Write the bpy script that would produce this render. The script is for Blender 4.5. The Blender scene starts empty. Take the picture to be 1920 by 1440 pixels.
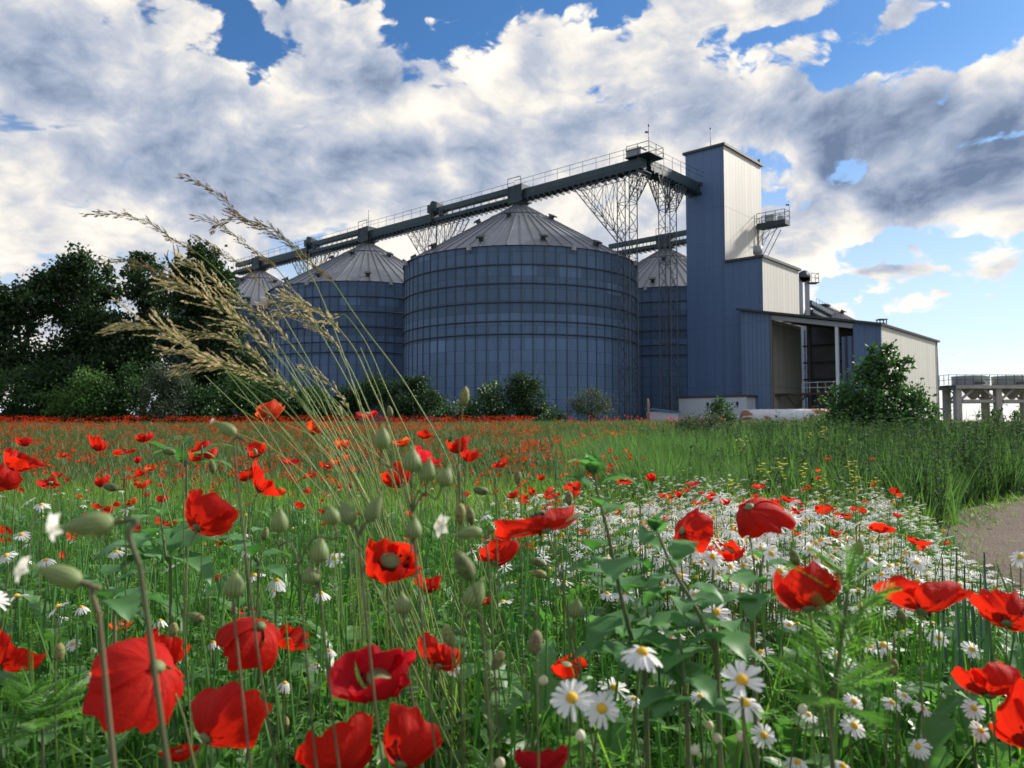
import bpy, math, random
import numpy as np
from mathutils import Vector, Matrix
R = math.radians
scene = bpy.context.scene
COL = scene.collection
random.seed(7)
rng = np.random.default_rng(11)

# ------------------------------------------------------------------ camera
FPX = 1450.0                      # focal length in photo pixels (1920 wide)
HORIZON = 795.0
CZ = 0.80
PITCH = math.atan((HORIZON - 720.0) / FPX)
cam_data = bpy.data.cameras.new("camera")
cam = bpy.data.objects.new("camera", cam_data)
COL.objects.link(cam)
cam.location = (0, 0, CZ)
cam.rotation_euler = (math.pi / 2 + PITCH, 0, 0)
cam_data.sensor_fit = 'HORIZONTAL'
cam_data.sensor_width = 36.0
cam_data.lens = 36.0 * FPX / 1920.0
cam_data.clip_start = 0.05
cam_data.clip_end = 6000
cam_data.dof.use_dof = True
cam_data.dof.focus_distance = 2.6
cam_data.dof.aperture_fstop = 9.0
scene.camera = cam
scene.render.engine = 'CYCLES'
scene.cycles.max_bounces = 7
scene.cycles.diffuse_bounces = 3
scene.cycles.glossy_bounces = 2
scene.cycles.transmission_bounces = 4
scene.cycles.use_denoising = True
scene.view_settings.view_transform = 'Standard'
scene.view_settings.look = 'None'
scene.view_settings.exposure = 0.52
scene.view_settings.gamma = 1.0

_F = np.array([0, math.cos(PITCH), math.sin(PITCH)])
_U = np.array([0, -math.sin(PITCH), math.cos(PITCH)])
_X = np.array([1.0, 0, 0])
def ray(px, py):
    return _F + _X * ((px - 960.0) / FPX) + _U * ((720.0 - py) / FPX)
def at(px, py, Y):
    """world point seen at photo pixel (px,py) at forward distance Y"""
    d = ray(px, py)
    d = d * (Y / d[1])
    return Vector((d[0], d[1], d[2] + CZ))

# ------------------------------------------------------------------ sun
SUN_DIR = Vector((0.78, 0.44, 0.56)).normalized()     # towards the sun: right, a little beyond the silos, low
sun_el = math.asin(SUN_DIR.z)
sun_az = math.atan2(SUN_DIR.x, SUN_DIR.y)
sl = bpy.data.lights.new("sun", 'SUN')
sl.energy = 4.8
sl.angle = R(4.0)
sl.color = (1.0, 0.93, 0.83)
so = bpy.data.objects.new("sun", sl)
COL.objects.link(so)
so.location = (60, 10, 60)
so.rotation_euler = (-SUN_DIR).to_track_quat('-Z', 'Y').to_euler()

# ------------------------------------------------------------------ node helper
class NT:
    def __init__(s, tree):
        s.t = tree; s.n = tree.nodes; s.l = tree.links
    def node(s, kind, **kw):
        nd = s.n.new(kind)
        for k, v in kw.items(): setattr(nd, k, v)
        return nd
    def put(s, nd, key, val):
        sock = nd.inputs[key]
        if isinstance(val, bpy.types.NodeSocket): s.l.new(val, sock)
        elif val is not None: sock.default_value = val
    def m(s, op, a, b=None, c=None, clamp=False):
        nd = s.node('ShaderNodeMath', operation=op); nd.use_clamp = clamp
        s.put(nd, 0, a)
        if b is not None: s.put(nd, 1, b)
        if c is not None: s.put(nd, 2, c)
        return nd.outputs[0]
    def vm(s, op, a, b=None):
        nd = s.node('ShaderNodeVectorMath', operation=op)
        s.put(nd, 0, a)
        if b is not None: s.put(nd, 1 if op != 'SCALE' else 'Scale', b)
        return nd.outputs['Value'] if op in ('LENGTH', 'DOT_PRODUCT') else nd.outputs[0]
    def xyz(s, x, y, z):
        nd = s.node('ShaderNodeCombineXYZ')
        s.put(nd, 0, x); s.put(nd, 1, y); s.put(nd, 2, z)
        return nd.outputs[0]
    def sep(s, v):
        nd = s.node('ShaderNodeSeparateXYZ'); s.put(nd, 0, v)
        return nd.outputs[0], nd.outputs[1], nd.outputs[2]
    def noise(s, vec, scale, detail=2.0, rough=0.5, dist=0.0, out='Fac'):
        nd = s.node('ShaderNodeTexNoise')
        s.put(nd, 'Vector', vec); nd.inputs['Scale'].default_value = scale
        nd.inputs['Detail'].default_value = detail; nd.inputs['Roughness'].default_value = rough
        nd.inputs['Distortion'].default_value = dist
        return nd.outputs[out]
    def mix(s, f, a, b, mode='MIX'):
        nd = s.node('ShaderNodeMix', data_type='RGBA', blend_type=mode)
        s.put(nd, 0, f)
        for key, v in ((6, a), (7, b)):
            if isinstance(v, tuple) and len(v) == 3: v = (*v, 1.0)
            s.put(nd, key, v)
        return nd.outputs[2]
    def sstep(s, v, lo, hi, a=0.0, b=1.0, kind='SMOOTHSTEP'):
        nd = s.node('ShaderNodeMapRange', interpolation_type=kind)
        s.put(nd, 0, v); s.put(nd, 1, lo); s.put(nd, 2, hi); s.put(nd, 3, a); s.put(nd, 4, b)
        return nd.outputs[0]
    def ramp(s, f, stops):
        nd = s.node('ShaderNodeValToRGB')
        s.put(nd, 0, f)
        cr = nd.color_ramp
        while len(cr.elements) < len(stops): cr.elements.new(0.5)
        for e, (p, c) in zip(cr.elements, stops):
            e.position = p; e.color = (*c, 1.0)
        return nd.outputs[0]
    def bump(s, h, strength=0.3, dist=0.02):
        nd = s.node('ShaderNodeBump')
        s.put(nd, 'Height', h); nd.inputs['Strength'].default_value = strength
        nd.inputs['Distance'].default_value = dist
        return nd.outputs[0]

# ------------------------------------------------------------------ world: Nishita sky with a broken cloud deck
world = bpy.data.worlds.new("World")
scene.world = world
world.use_nodes = True
world.cycles.sampling_method = 'MANUAL'
world.cycles.sample_map_resolution = 512
w = NT(world.node_tree)
w.n.clear()
wout = w.node('ShaderNodeOutputWorld')
bg = w.node('ShaderNodeBackground')
w.l.new(bg.outputs[0], wout.inputs[0])
sky = w.node('ShaderNodeTexSky', sky_type='NISHITA')
sky.sun_disc = False
sky.sun_elevation = sun_el
sky.sun_rotation = sun_az
sky.air_density = 1.0; sky.dust_density = 0.6; sky.ozone_density = 2.0
tc = w.node('ShaderNodeTexCoord')
D = w.vm('NORMALIZE', tc.outputs['Generated'])
dx, dy, dz = w.sep(D)
zc = w.m('MAXIMUM', dz, 0.0)
inv = w.m('DIVIDE', 1.0, w.m('ADD', zc, 0.36))
P = w.xyz(w.m('MULTIPLY', dx, 1.7), w.m('MULTIPLY', dy, 1.7), w.m('MULTIPLY', w.m('POWER', w.m('ADD', zc, 0.02), 0.85), 2.6))
az = w.m('ARCTAN2', dx, dy)
el = w.m('ARCSINE', dz)
warp = w.noise(P, 2.2, 4.0, 0.55, 0.0, 'Color')
P2 = w.vm('ADD', P, w.vm('SCALE', w.vm('SUBTRACT', warp, (0.5, 0.5, 0.5)), 0.20))
n_large = w.noise(P2, 1.9, 2.0, 0.5)
n_mid = w.noise(P2, 4.2, 4.0, 0.55)
n_fine = w.noise(P2, 8.0, 11.0, 0.66, 0.10)
def azel(px, py):
    d = ray(px, py); d = d / np.linalg.norm(d)
    return math.atan2(d[0], d[1]), math.asin(d[2])
def blobs(rows):
    acc = None
    for px, py, sx, sy, rot, wt in rows:
        a, e = azel(px, py)
        u = w.m('SUBTRACT', az, a); v = w.m('SUBTRACT', el, e)
        c, s_ = math.cos(R(rot)), math.sin(R(rot))
        uu = w.m('MULTIPLY', w.m('ADD', w.m('MULTIPLY', u, c), w.m('MULTIPLY', v, s_)), FPX / sx)
        vv = w.m('MULTIPLY', w.m('SUBTRACT', w.m('MULTIPLY', v, c), w.m('MULTIPLY', u, s_)), FPX / sy)
        q = w.m('ADD', w.m('MULTIPLY', uu, uu), w.m('MULTIPLY', vv, vv))
        g = w.m('MULTIPLY', w.m('EXPONENT', w.m('MULTIPLY', q, -1.0)), wt)
        acc = g if acc is None else w.m('ADD', acc, g)
    return acc
# where the cloud deck opens (negative) and closes (positive)   px, py, half-width, half-height, tilt, weight
cover = blobs([
    (455, 60, 80, 40, -48, -0.42), (300, -60, 260, 50, 0, -0.12), (830, 25, 120, 60, -12, -0.42), (960, -10, 130, 40, 0, -0.35),
    (120, 232, 110, 24, 4, -0.36), (1690, 95, 200, 42, 8, -0.33), (1860, 25, 120, 45, 20, -0.42), (1560, 75, 60, 50, 40, -0.22),
    (1690, 30, 90, 32, 10, 0.30), (1640, 180, 170, 45, 12, 0.16), (1470, 285, 46, 26, 20, -0.22), (1160, 290, 70, 26, 0, -0.24),
    (820, 330, 90, 26, -12, -0.22), (1730, 500, 280, 50, 0, -0.34), (1800, 640, 300, 90, 0, -0.24), (1500, 620, 90, 70, 0, 0.16),
    (1880, 495, 60, 24, 6, 0.26), (1640, 508, 60, 9, 0, 0.42), (1250, 90, 240, 110, 0, 0.20), (620, 250, 420, 120, 0, 0.20), (150, 110, 260, 90, 0, 0.20),
    (560, 370, 640, 120, 0, 0.20), (1010, 150, 140, 100, 10, 0.18), (1050, 340, 260, 110, 0, 0.16), (600, 60, 110, 70, -20, 0.20), (1690, 440, 90, 20, 0, -0.2), (1690, 225, 240, 52, 14, 0.12), (1690, 385, 270, 50, 8, 0.33), (1590, 320, 90, 26, 12, -0.16), (1500, 200, 80, 60, 0, 0.22), (700, 380, 300, 70, 0, 0.08), (200, 500, 300, 60, 0, 0.08), (40, 200, 140, 70, 0, 0.16), (250, 40, 130, 60, 0, 0.14), (330, 360, 260, 60, 0, 0.10), (1690, 310, 50, 40, 0, 0.2), (1790, 300, 150, 16, 16, -0.10), (1560, 160, 60, 30, 30, -0.2), (1480, 470, 90, 30, 0, 0.2), (1560, 540, 120, 50, 10, 0.22), (240, 420, 250, 80, 0, 0.02), (560, 450, 120, 60, 0, -0.16), (1350, 210, 240, 60, 0, 0.16),
])
# where the deck is thick and grey
dark = blobs([
    (640, 150, 170, 80, -20, 0.20), (150, 150, 260, 110, 0, 0.05), (330, 290, 300, 60, 0, 0.04), (1330, 205, 230, 58, 4, 0.28), (1720, 245, 210, 62, 14, 0.46),
    (1640, 200, 120, 50, 14, 0.20), (1900, 235, 70, 36, 14, 0.36), (1740, 360, 250, 42, 12, 0.36), (900, 300, 60, 40, -20, 0.16), (120, 400, 260, 110, 0, -0.02),
    (1270, 120, 260, 70, 0, -0.10), (960, 160, 260, 80, 10, -0.14), (1100, 330, 240, 60, 0, -0.22), (720, 210, 130, 40, -6, -0.30), (1000, 420, 300, 60, 0, -0.10),
    (1560, 430, 200, 26, 6, -0.22), (480, 130, 46, 40, -45, -0.25), (1120, 60, 160, 70, 0, -0.12), (1780, 140, 150, 34, 14, -0.2), (1490, 560, 200, 90, 0, -0.25),
])
vo = w.node('ShaderNodeTexVoronoi', feature='SMOOTH_F1')
w.put(vo, 'Vector', w.vm('ADD', P2, w.vm('SCALE', w.noise(P2, 7.0, 3.0, 0.5, 0.0, 'Color'), 0.10)))
vo.inputs['Scale'].default_value = 8.0; vo.inputs['Detail'].default_value = 3.0; vo.inputs['Roughness'].default_value = 0.55; vo.inputs['Smoothness'].default_value = 0.6
puff = w.m('SUBTRACT', 0.45, vo.outputs['Distance'])          # rounded heaps
dens = w.m('ADD', w.m('ADD', w.m('ADD', w.m('MULTIPLY', n_large, 0.28), w.m('MULTIPLY', n_mid, 0.34)), w.m('ADD', w.m('MULTIPLY', n_fine, 0.72), w.m('MULTIPLY', puff, 0.50))), w.m('SUBTRACT', w.m('MULTIPLY', cover, 0.85), 0.315))
covr = w.sstep(dens, -0.01, 0.13)
# relief of the billows: difference of the field towards the sun's side
Pl = w.vm('ADD', P2, (0.05, -0.045, 0.0))
relief = w.m('SUBTRACT', w.noise(P2, 5.0, 6.0, 0.55, 0.1), w.noise(Pl, 5.0, 6.0, 0.55, 0.1))
thick = w.m('ADD', w.m('MULTIPLY', dens, 0.75), w.m('ADD', dark, w.m('MULTIPLY', w.m('SUBTRACT', n_mid, 0.5), 0.75)))
thick = w.m('SUBTRACT', thick, w.m('ADD', w.m('MULTIPLY', relief, 1.5), w.m('MULTIPLY', puff, 0.55)))
ccol = w.ramp(w.sstep(thick, 0.10, 1.08, kind='LINEAR'), [
    (0.0, (0.80, 0.755, 0.675)), (0.22, (0.65, 0.625, 0.585)), (0.46, (0.42, 0.445, 0.505)), (0.70, (0.27, 0.32, 0.42)), (1.0, (0.12, 0.165, 0.26))])
skyc = w.vm('SCALE', sky.outputs[0], 0.078)
skyc = w.mix(1.0, skyc, (0.50, 0.86, 1.20), 'MULTIPLY')
# pale, slightly warm air towards the horizon
hz = w.m('POWER', w.m('SUBTRACT', 1.0, w.m('MINIMUM', w.m('MULTIPLY', zc, 2.4), 1.0)), 1.35)
skyc = w.mix(w.m('MULTIPLY', hz, 0.92), skyc, (0.70, 0.76, 0.82))
lowwarm = w.m('MULTIPLY', w.m('POWER', w.m('SUBTRACT', 1.0, w.m('MINIMUM', w.m('MULTIPLY', zc, 9.0), 1.0)), 1.5), w.sstep(az, 0.2, 0.75))
skyc = w.mix(w.m('MULTIPLY', lowwarm, 0.9), skyc, (0.98, 0.86, 0.72))
full = w.mix(w.m('MULTIPLY', covr, w.sstep(dz, -0.02, 0.05, 0.15, 1.0)), skyc, ccol)
w.l.new(full, bg.inputs[0])
bg.inputs[1].default_value = 1.0

# ------------------------------------------------------------------ mesh building
class MB:
    def __init__(s):
        s.v = []; s.f = []; s.mi = []; s.uv = None; s.sm = []
    def add(s, verts, faces, mi=0, smooth=False):
        b = len(s.v)
        s.v.extend([tuple(p) for p in verts])
        for f in faces:
            s.f.append(tuple(b + i for i in f)); s.mi.append(mi); s.sm.append(smooth)
        return s
    def box(s, c, size, ax=(1, 0, 0), ay=(0, 1, 0), az_=(0, 0, 1), mi=0):
        c = Vector(c); ax = Vector(ax); ay = Vector(ay); az_ = Vector(az_)
        hx, hy, hz_ = size[0] / 2, size[1] / 2, size[2] / 2
        vs = [c + ax * (hx * i) + ay * (hy * j) + az_ * (hz_ * k) for i in (-1, 1) for j in (-1, 1) for k in (-1, 1)]
        s.add(vs, [(0, 1, 3, 2), (4, 6, 7, 5), (0, 4, 5, 1), (2, 3, 7, 6), (0, 2, 6, 4), (1, 5, 7, 3)], mi)
        return s
    def beam(s, a, b, wd, ht=None, mi=0):
        a = Vector(a); b = Vector(b); ht = ht or wd
        d = (b - a); L = d.length; d.normalize()
        side = d.cross(Vector((0, 0, 1)))
        if side.length < 1e-3: side = Vector((1, 0, 0))
        side.normalize(); up = side.cross(d)
        return s.box((a + b) / 2, (L, wd, ht), d, side, up, mi)
    def tube(s, pts, rad, n=6, mi=0, cap=True):
        pts = [Vector(p) for p in pts]
        if not hasattr(rad, '__len__'): rad = [rad] * len(pts)
        vs = []; fs = []
        for i, p in enumerate(pts):
            t = (pts[min(i + 1, len(pts) - 1)] - pts[max(i - 1, 0)]).normalized()
            a = t.cross(Vector((0.3, 0.2, 1)));
            if a.length < 1e-3: a = t.cross(Vector((1, 0, 0)))
            a.normalize(); b = t.cross(a)
            for k in range(n):
                an = 2 * math.pi * k / n
                vs.append(p + (a * math.cos(an) + b * math.sin(an)) * rad[i])
        for i in range(len(pts) - 1):
            for k in range(n):
                k2 = (k + 1) % n
                fs.append((i * n + k, i * n + k2, (i + 1) * n + k2, (i + 1) * n + k))
        if cap:
            fs.append(tuple(range(n - 1, -1, -1))); fs.append(tuple((len(pts) - 1) * n + k for k in range(n)))
        return s.add(vs, fs, mi, True)
    def lathe(s, c, prof, n=24, mi=0, axis=(0, 0, 1), smooth=True):
        """prof: list of (radius, height)"""
        c = Vector(c); z = Vector(axis).normalized()
        x = z.cross(Vector((0, 1, 0)));
        if x.length < 1e-3: x = z.cross(Vector((1, 0, 0)))
        x.normalize(); y = z.cross(x)
        vs = []; fs = []
        for r, h in prof:
            for k in range(n):
                an = 2 * math.pi * k / n
                vs.append(c + z * h + (x * math.cos(an) + y * math.sin(an)) * r)
        for i in range(len(prof) - 1):
            for k in range(n):
                k2 = (k + 1) % n
                fs.append((i * n + k, i * n + k2, (i + 1) * n + k2, (i + 1) * n + k))
        fs.append(tuple(range(n - 1, -1, -1))); fs.append(tuple((len(prof) - 1) * n + k for k in range(n)))
        return s.add(vs, fs, mi, smooth)
    def quad(s, a, b, c, d, mi=0):
        return s.add([a, b, c, d], [(0, 1, 2, 3)], mi)
    def build(s, name, mats, parent=None, off=None, uv=None):
        me = bpy.data.meshes.new(name)
        o_ = Vector(off) if off is not None else (Vector(parent.location) if parent is not None and parent.get('_rooted') else Vector((0, 0, 0)))
        me.from_pydata([(p[0] - o_.x, p[1] - o_.y, p[2] - o_.z) for p in s.v], [], s.f)
        if not isinstance(mats, (list, tuple)): mats = [mats]
        for m_ in mats: me.materials.append(m_)
        me.polygons.foreach_set('material_index', s.mi)
        me.polygons.foreach_set('use_smooth', s.sm)
        if uv is not None:
            lay = me.uv_layers.new(name='UVMap')
            flat = np.array(uv, dtype=np.float32)
            idx = np.zeros(len(me.loops), dtype=np.int32); me.loops.foreach_get('vertex_index', idx)
            lay.data.foreach_set('uv', flat[idx].ravel())
        me.update()
        o = bpy.data.objects.new(name, me)
        COL.objects.link(o)
        if parent is not None: o.parent = parent
        elif off is not None: o.location = o_
        return o
ROOTS = []
def tag(o, label=None, cat=None, group=None, kind=None):
    if label: o['label'] = label
    if cat: o['category'] = cat
    if group: o['group'] = group
    if kind: o['kind'] = kind
    return o
def thing(name, label, cat, loc=(0, 0, 0), group=None):
    o = bpy.data.objects.new(name, None)
    o.empty_display_size = 0.1
    COL.objects.link(o)
    o.location = loc
    o['_rooted'] = 1
    ROOTS.append(o)
    return tag(o, label, cat, group)
def kids(o): return [c for c in bpy.data.objects if c.parent is o]
def np_mesh(name, V, F, mats, attrs=None, uv=None, parent=None, off=None, mi=None, smooth=False):
    """V (n,3), F (m,3|4) or list of such arrays -> object"""
    if off is not None: V = V - np.array(off, dtype=np.float64)
    elif parent is not None and parent.get('_rooted'): V = V - np.array(parent.location)
    me = bpy.data.meshes.new(name)
    Fs = F if isinstance(F, list) else [F]
    Fs = [f for f in Fs if len(f)]
    nl = sum(f.size for f in Fs); npoly = sum(len(f) for f in Fs)
    me.vertices.add(len(V)); me.vertices.foreach_set('co', np.ascontiguousarray(V, dtype=np.float32).ravel())
    me.loops.add(nl); me.loops.foreach_set('vertex_index', np.concatenate([f.ravel() for f in Fs]).astype(np.int32))
    me.polygons.add(npoly)
    tot = np.concatenate([np.full(len(f), f.shape[1], dtype=np.int32) for f in Fs])
    st = np.concatenate([[0], np.cumsum(tot)[:-1]]).astype(np.int32)
    me.polygons.foreach_set('loop_start', st)
    if mi is not None: me.polygons.foreach_set('material_index', np.asarray(mi, dtype=np.int32))
    me.polygons.foreach_set('use_smooth', np.full(npoly, smooth))
    for k, a in (attrs or {}).items():
        at_ = me.attributes.new(k, 'FLOAT', 'POINT'); at_.data.foreach_set('value', np.ascontiguousarray(a, dtype=np.float32))
    if not isinstance(mats, (list, tuple)): mats = [mats]
    for m_ in mats: me.materials.append(m_)
    me.update(calc_edges=True)
    if uv is not None:
        lay = me.uv_layers.new(name='UVMap')
        idx = np.concatenate([f.ravel() for f in Fs])
        lay.data.foreach_set('uv', np.ascontiguousarray(uv, dtype=np.float32)[idx].ravel())
    o = bpy.data.objects.new(name, me); COL.objects.link(o)
    if parent is not None: o.parent = parent
    elif off is not None: o.location = off
    return o
def replicate(pv, pf, pos, rotz, tilt, tiltdir, scale, pattr=None):
    """copies of a prototype (pv,pf); scale (n,) or (n,3)"""
    n = len(pos); k = len(pv)
    sc = scale if scale.ndim == 2 else np.repeat(scale[:, None], 3, 1)
    V = pv[None] * sc[:, None, :]
    c, s_ = np.cos(rotz)[:, None], np.sin(rotz)[:, None]
    x = V[..., 0] * c - V[..., 1] * s_; y = V[..., 0] * s_ + V[..., 1] * c; z = V[..., 2]
    ax, ay = -np.sin(tiltdir)[:, None], np.cos(tiltdir)[:, None]       # rotate about (ax,ay,0)
    ct, stt = np.cos(tilt)[:, None], np.sin(tilt)[:, None]
    dot = ax * x + ay * y
    x2 = x * ct + (ay * z) * stt + ax * dot * (1 - ct)
    y2 = y * ct + (-ax * z) * stt + ay * dot * (1 - ct)
    z2 = z * ct + (ax * y - ay * x) * stt
    V = np.stack([x2, y2, z2], -1) + pos[:, None, :]
    Fs = []
    for f in (pf if isinstance(pf, list) else [pf]):
        Fs.append((f[None] + (np.arange(n) * k)[:, None, None]).reshape(-1, f.shape[1]))
    rnd = np.repeat(rng.random(n), k)
    at_ = None if pattr is None else np.tile(pattr, n)
    return V.reshape(-1, 3), Fs, rnd, at_
def merge(parts):
    Vs = []; F3 = []; F4 = []; A = []; b = 0
    for V, Fs, rnd in parts:
        Vs.append(V); A.append(rnd)
        for f in Fs:
            (F3 if f.shape[1] == 3 else F4).append(f + b)
        b += len(V)
    out = []
    if F4: out.append(np.concatenate(F4))
    if F3: out.append(np.concatenate(F3))
    return np.concatenate(Vs), out, np.concatenate(A)

# ------------------------------------------------------------------ materials
def new_mat(name):
    m_ = bpy.data.materials.new(name); m_.use_nodes = True
    t = NT(m_.node_tree)
    b = t.n['Principled BSDF']
    return m_, t, b
def simple(name, col, rough=0.6, metal=0.0, nscale=3.0, var=0.25, bump=0.0):
    m_, t, b = new_mat(name)
    g = t.node('ShaderNodeTexCoord').outputs['Object']
    n = t.noise(g, nscale, 5.0, 0.6)
    c = t.mix(n, tuple(x * (1 - var) for x in col), tuple(min(1, x * (1 + var)) for x in col))
    t.put(b, 'Base Color', c); b.inputs['Roughness'].default_value = rough; b.inputs['Metallic'].default_value = metal
    if bump: t.put(b, 'Normal', t.bump(n, bump, 0.02))
    return m_
def plant(name, c1, c2, trans=0.35, rough=0.45, tboost=(1.5, 1.7, 0.9), spec=0.3, by_object=False, clump=0.0):
    m_, t, b = new_mat(name)
    if by_object: f = t.node('ShaderNodeObjectInfo').outputs['Random']
    else:
        f = t.node('ShaderNodeAttribute', attribute_name='rnd').outputs['Fac']
    g = t.node('ShaderNodeTexCoord').outputs['Object']
    if clump:
        f = t.m('ADD', t.m('MULTIPLY', f, 0.6), t.m('MULTIPLY', t.m('SUBTRACT', t.noise(g, clump, 3.0), 0.3), 0.9), clamp=True)
    col = t.mix(f, c1, c2)
    t.put(b, 'Base Color', col); b.inputs['Roughness'].default_value = rough
    b.inputs['Specular IOR Level'].default_value = spec
    tr = t.node('ShaderNodeBsdfTranslucent')
    t.put(tr, 'Color', t.mix(1.0, col, tboost, 'MULTIPLY'))
    mx = t.node('ShaderNodeMixShader'); mx.inputs[0].default_value = trans
    t.l.new(b.outputs[0], mx.inputs[1]); t.l.new(tr.outputs[0], mx.inputs[2])
    t.l.new(mx.outputs[0], t.n['Material Output'].inputs[0])
    return m_
# ------------------------------------------------------------------ terrain
def ss(x, a, b):
    t = np.clip((x - a) / (b - a), 0, 1); return t * t * (3 - 2 * t)
def ground(x, y):
    x = np.asarray(x, float); y = np.asarray(y, float)
    d = np.maximum(y, 0.01)
    side = ss(x / np.maximum(d, 3.0), -0.02, 0.16)
    left = -0.34 * ss(d, 2.5, 10) + 1.07 * ss(d, 14, 56)
    right = -0.16 * ss(d, 2.5, 7) + 0.26 * ss(d, 8, 15) + 0.65 * ss(d, 22, 60)
    bumps = 0.03 * np.sin(x * 0.9 + 1.3) * np.cos(y * 0.7) * ss(d, 2, 6)
    return left * (1 - side) + right * side + bumps
def gz(x, y): return float(ground(x, y))
GZ = 0.75
def spaced(n, near, far):
    t = np.linspace(0, 1, n); return near * ((far / near) ** t - 1) / (1 - near / far) * (1 - near / far)
px_ = spaced(90, 0.7, 2500); xs = np.concatenate([-px_[:0:-1], px_])
py_ = spaced(150, 0.7, 4000); ys = np.concatenate([[-40, -12, -4, -1.5], py_])
GX, GY = np.meshgrid(xs, ys)
GV = np.stack([GX, GY, ground(GX, GY)], -1).reshape(-1, 3)
nx, ny = len(xs), len(ys)
ii = (np.arange(ny - 1)[:, None] * nx + np.arange(nx - 1)[None]).ravel()
GF = np.stack([ii, ii + 1, ii + nx + 1, ii + nx], 1)
m_, t, b = new_mat('field_soil')
g = t.node('ShaderNodeTexCoord').outputs['Object']
n1 = t.noise(g, 0.35, 4, 0.6); n2 = t.noise(g, 9.0, 6, 0.65)
t.put(b, 'Base Color', t.mix(t.m('ADD', t.m('MULTIPLY', n1, 0.6), t.m('MULTIPLY', n2, 0.4)), (0.030, 0.052, 0.016), (0.075, 0.088, 0.034)))
b.inputs['Roughness'].default_value = 0.95
t.put(b, 'Normal', t.bump(n2, 0.6, 0.05))
tag(np_mesh('ground', GV, GF, m_, smooth=True), kind='structure')

# dirt path: a strip bending away to the right
pl = [(1.0, -1.0), (1.4, 1.0), (1.95, 3.0), (2.7, 4.8), (3.7, 6.7), (4.9, 8.5), (6.7, 10.0), (10.5, 11.6), (18.0, 13.4), (30.0, 15.8)]
pr = [(4.5, -1.0), (4.9, 1.0), (5.6, 2.6), (6.6, 4.0), (7.9, 5.3), (9.6, 6.5), (12.5, 7.8), (18.0, 9.4), (31.0, 11.5)]
def resample(P_, n):
    P_ = np.array(P_, float); sgm = np.r_[0, np.cumsum(np.linalg.norm(np.diff(P_, axis=0), axis=1))]
    tt = np.linspace(0, sgm[-1], n); return np.stack([np.interp(tt, sgm, P_[:, 0]), np.interp(tt, sgm, P_[:, 1])], 1)
PL = resample(pl, 160); PR = resample(pr, 160)
PL[:, 0] += 0.06 * np.sin(np.arange(160) * 0.5) + 0.03 * np.sin(np.arange(160) * 1.3)
nw = 40
ww = np.linspace(0, 1, nw)[None, :, None]
PV = PL[:, None] * (1 - ww) + PR[:, None] * ww
crown_ = 0.05 * np.sin(np.linspace(0, 1, nw) * math.pi * 3)[None] ** 2 + 0.012 * rng.random((160, nw))
PZ = ground(PV[..., 0], PV[..., 1]) + 0.006 + crown_ * 0.8
PV = np.concatenate([PV, PZ[..., None]], -1).reshape(-1, 3)
ii = (np.arange(159)[:, None] * nw + np.arange(nw - 1)[None]).ravel()
PFc = np.stack([ii, ii + 1, ii + nw + 1, ii + nw], 1)
m_, t, b = new_mat('dry_dirt')
g = t.node('ShaderNodeTexCoord').outputs['Object']
n1 = t.noise(g, 1.6, 6, 0.65); n2 = t.noise(g, 22.0, 6, 0.7)
vor = t.node('ShaderNodeTexVoronoi'); t.put(vor, 'Vector', g); vor.inputs['Scale'].default_value = 45
t.put(b, 'Base Color', t.mix(t.m('ADD', t.m('MULTIPLY', n1, 0.65), t.m('MULTIPLY', n2, 0.35)), (0.09, 0.062, 0.045), (0.25, 0.19, 0.148)))
b.inputs['Roughness'].default_value = 0.95
t.put(b, 'Normal', t.bump(t.m('ADD', t.m('ADD', n1, n2), t.m('MULTIPLY', vor.outputs[0], 0.5)), 1.0, 0.06))
tag(np_mesh('dirt_path', PV, PFc, m_, smooth=True), kind='structure')
def on_path(x, y, pad=0.0):
    """inside the dirt strip?"""
    x = np.asarray(x); y = np.asarray(y)
    lx = np.interp(y, PL[:, 1], PL[:, 0]) - pad; rx = np.interp(y, PR[:, 1], PR[:, 0], right=1e9)
    return (x > lx) & (x < rx) & (y < 15)

# ------------------------------------------------------------------ plan directions of the plant
UD = Vector((-0.743, 0.669, 0)); VD = Vector((0.669, 0.743, 0)); ZD = Vector((0, 0, 1))
def plan(px, Y):
    p = at(px, 640, Y); return Vector((p.x, p.y, 0))
def hit(P0, d, px):
    """point on the plan line P0 + s*d seen in photo column px"""
    k = at(px, 640, 1.0).x
    s_ = (k * P0.y - P0.x) / (d.x - k * d.y)
    return P0 + d * s_
def zof(py, p, px=960): return at(px, py, p.y).z

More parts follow.
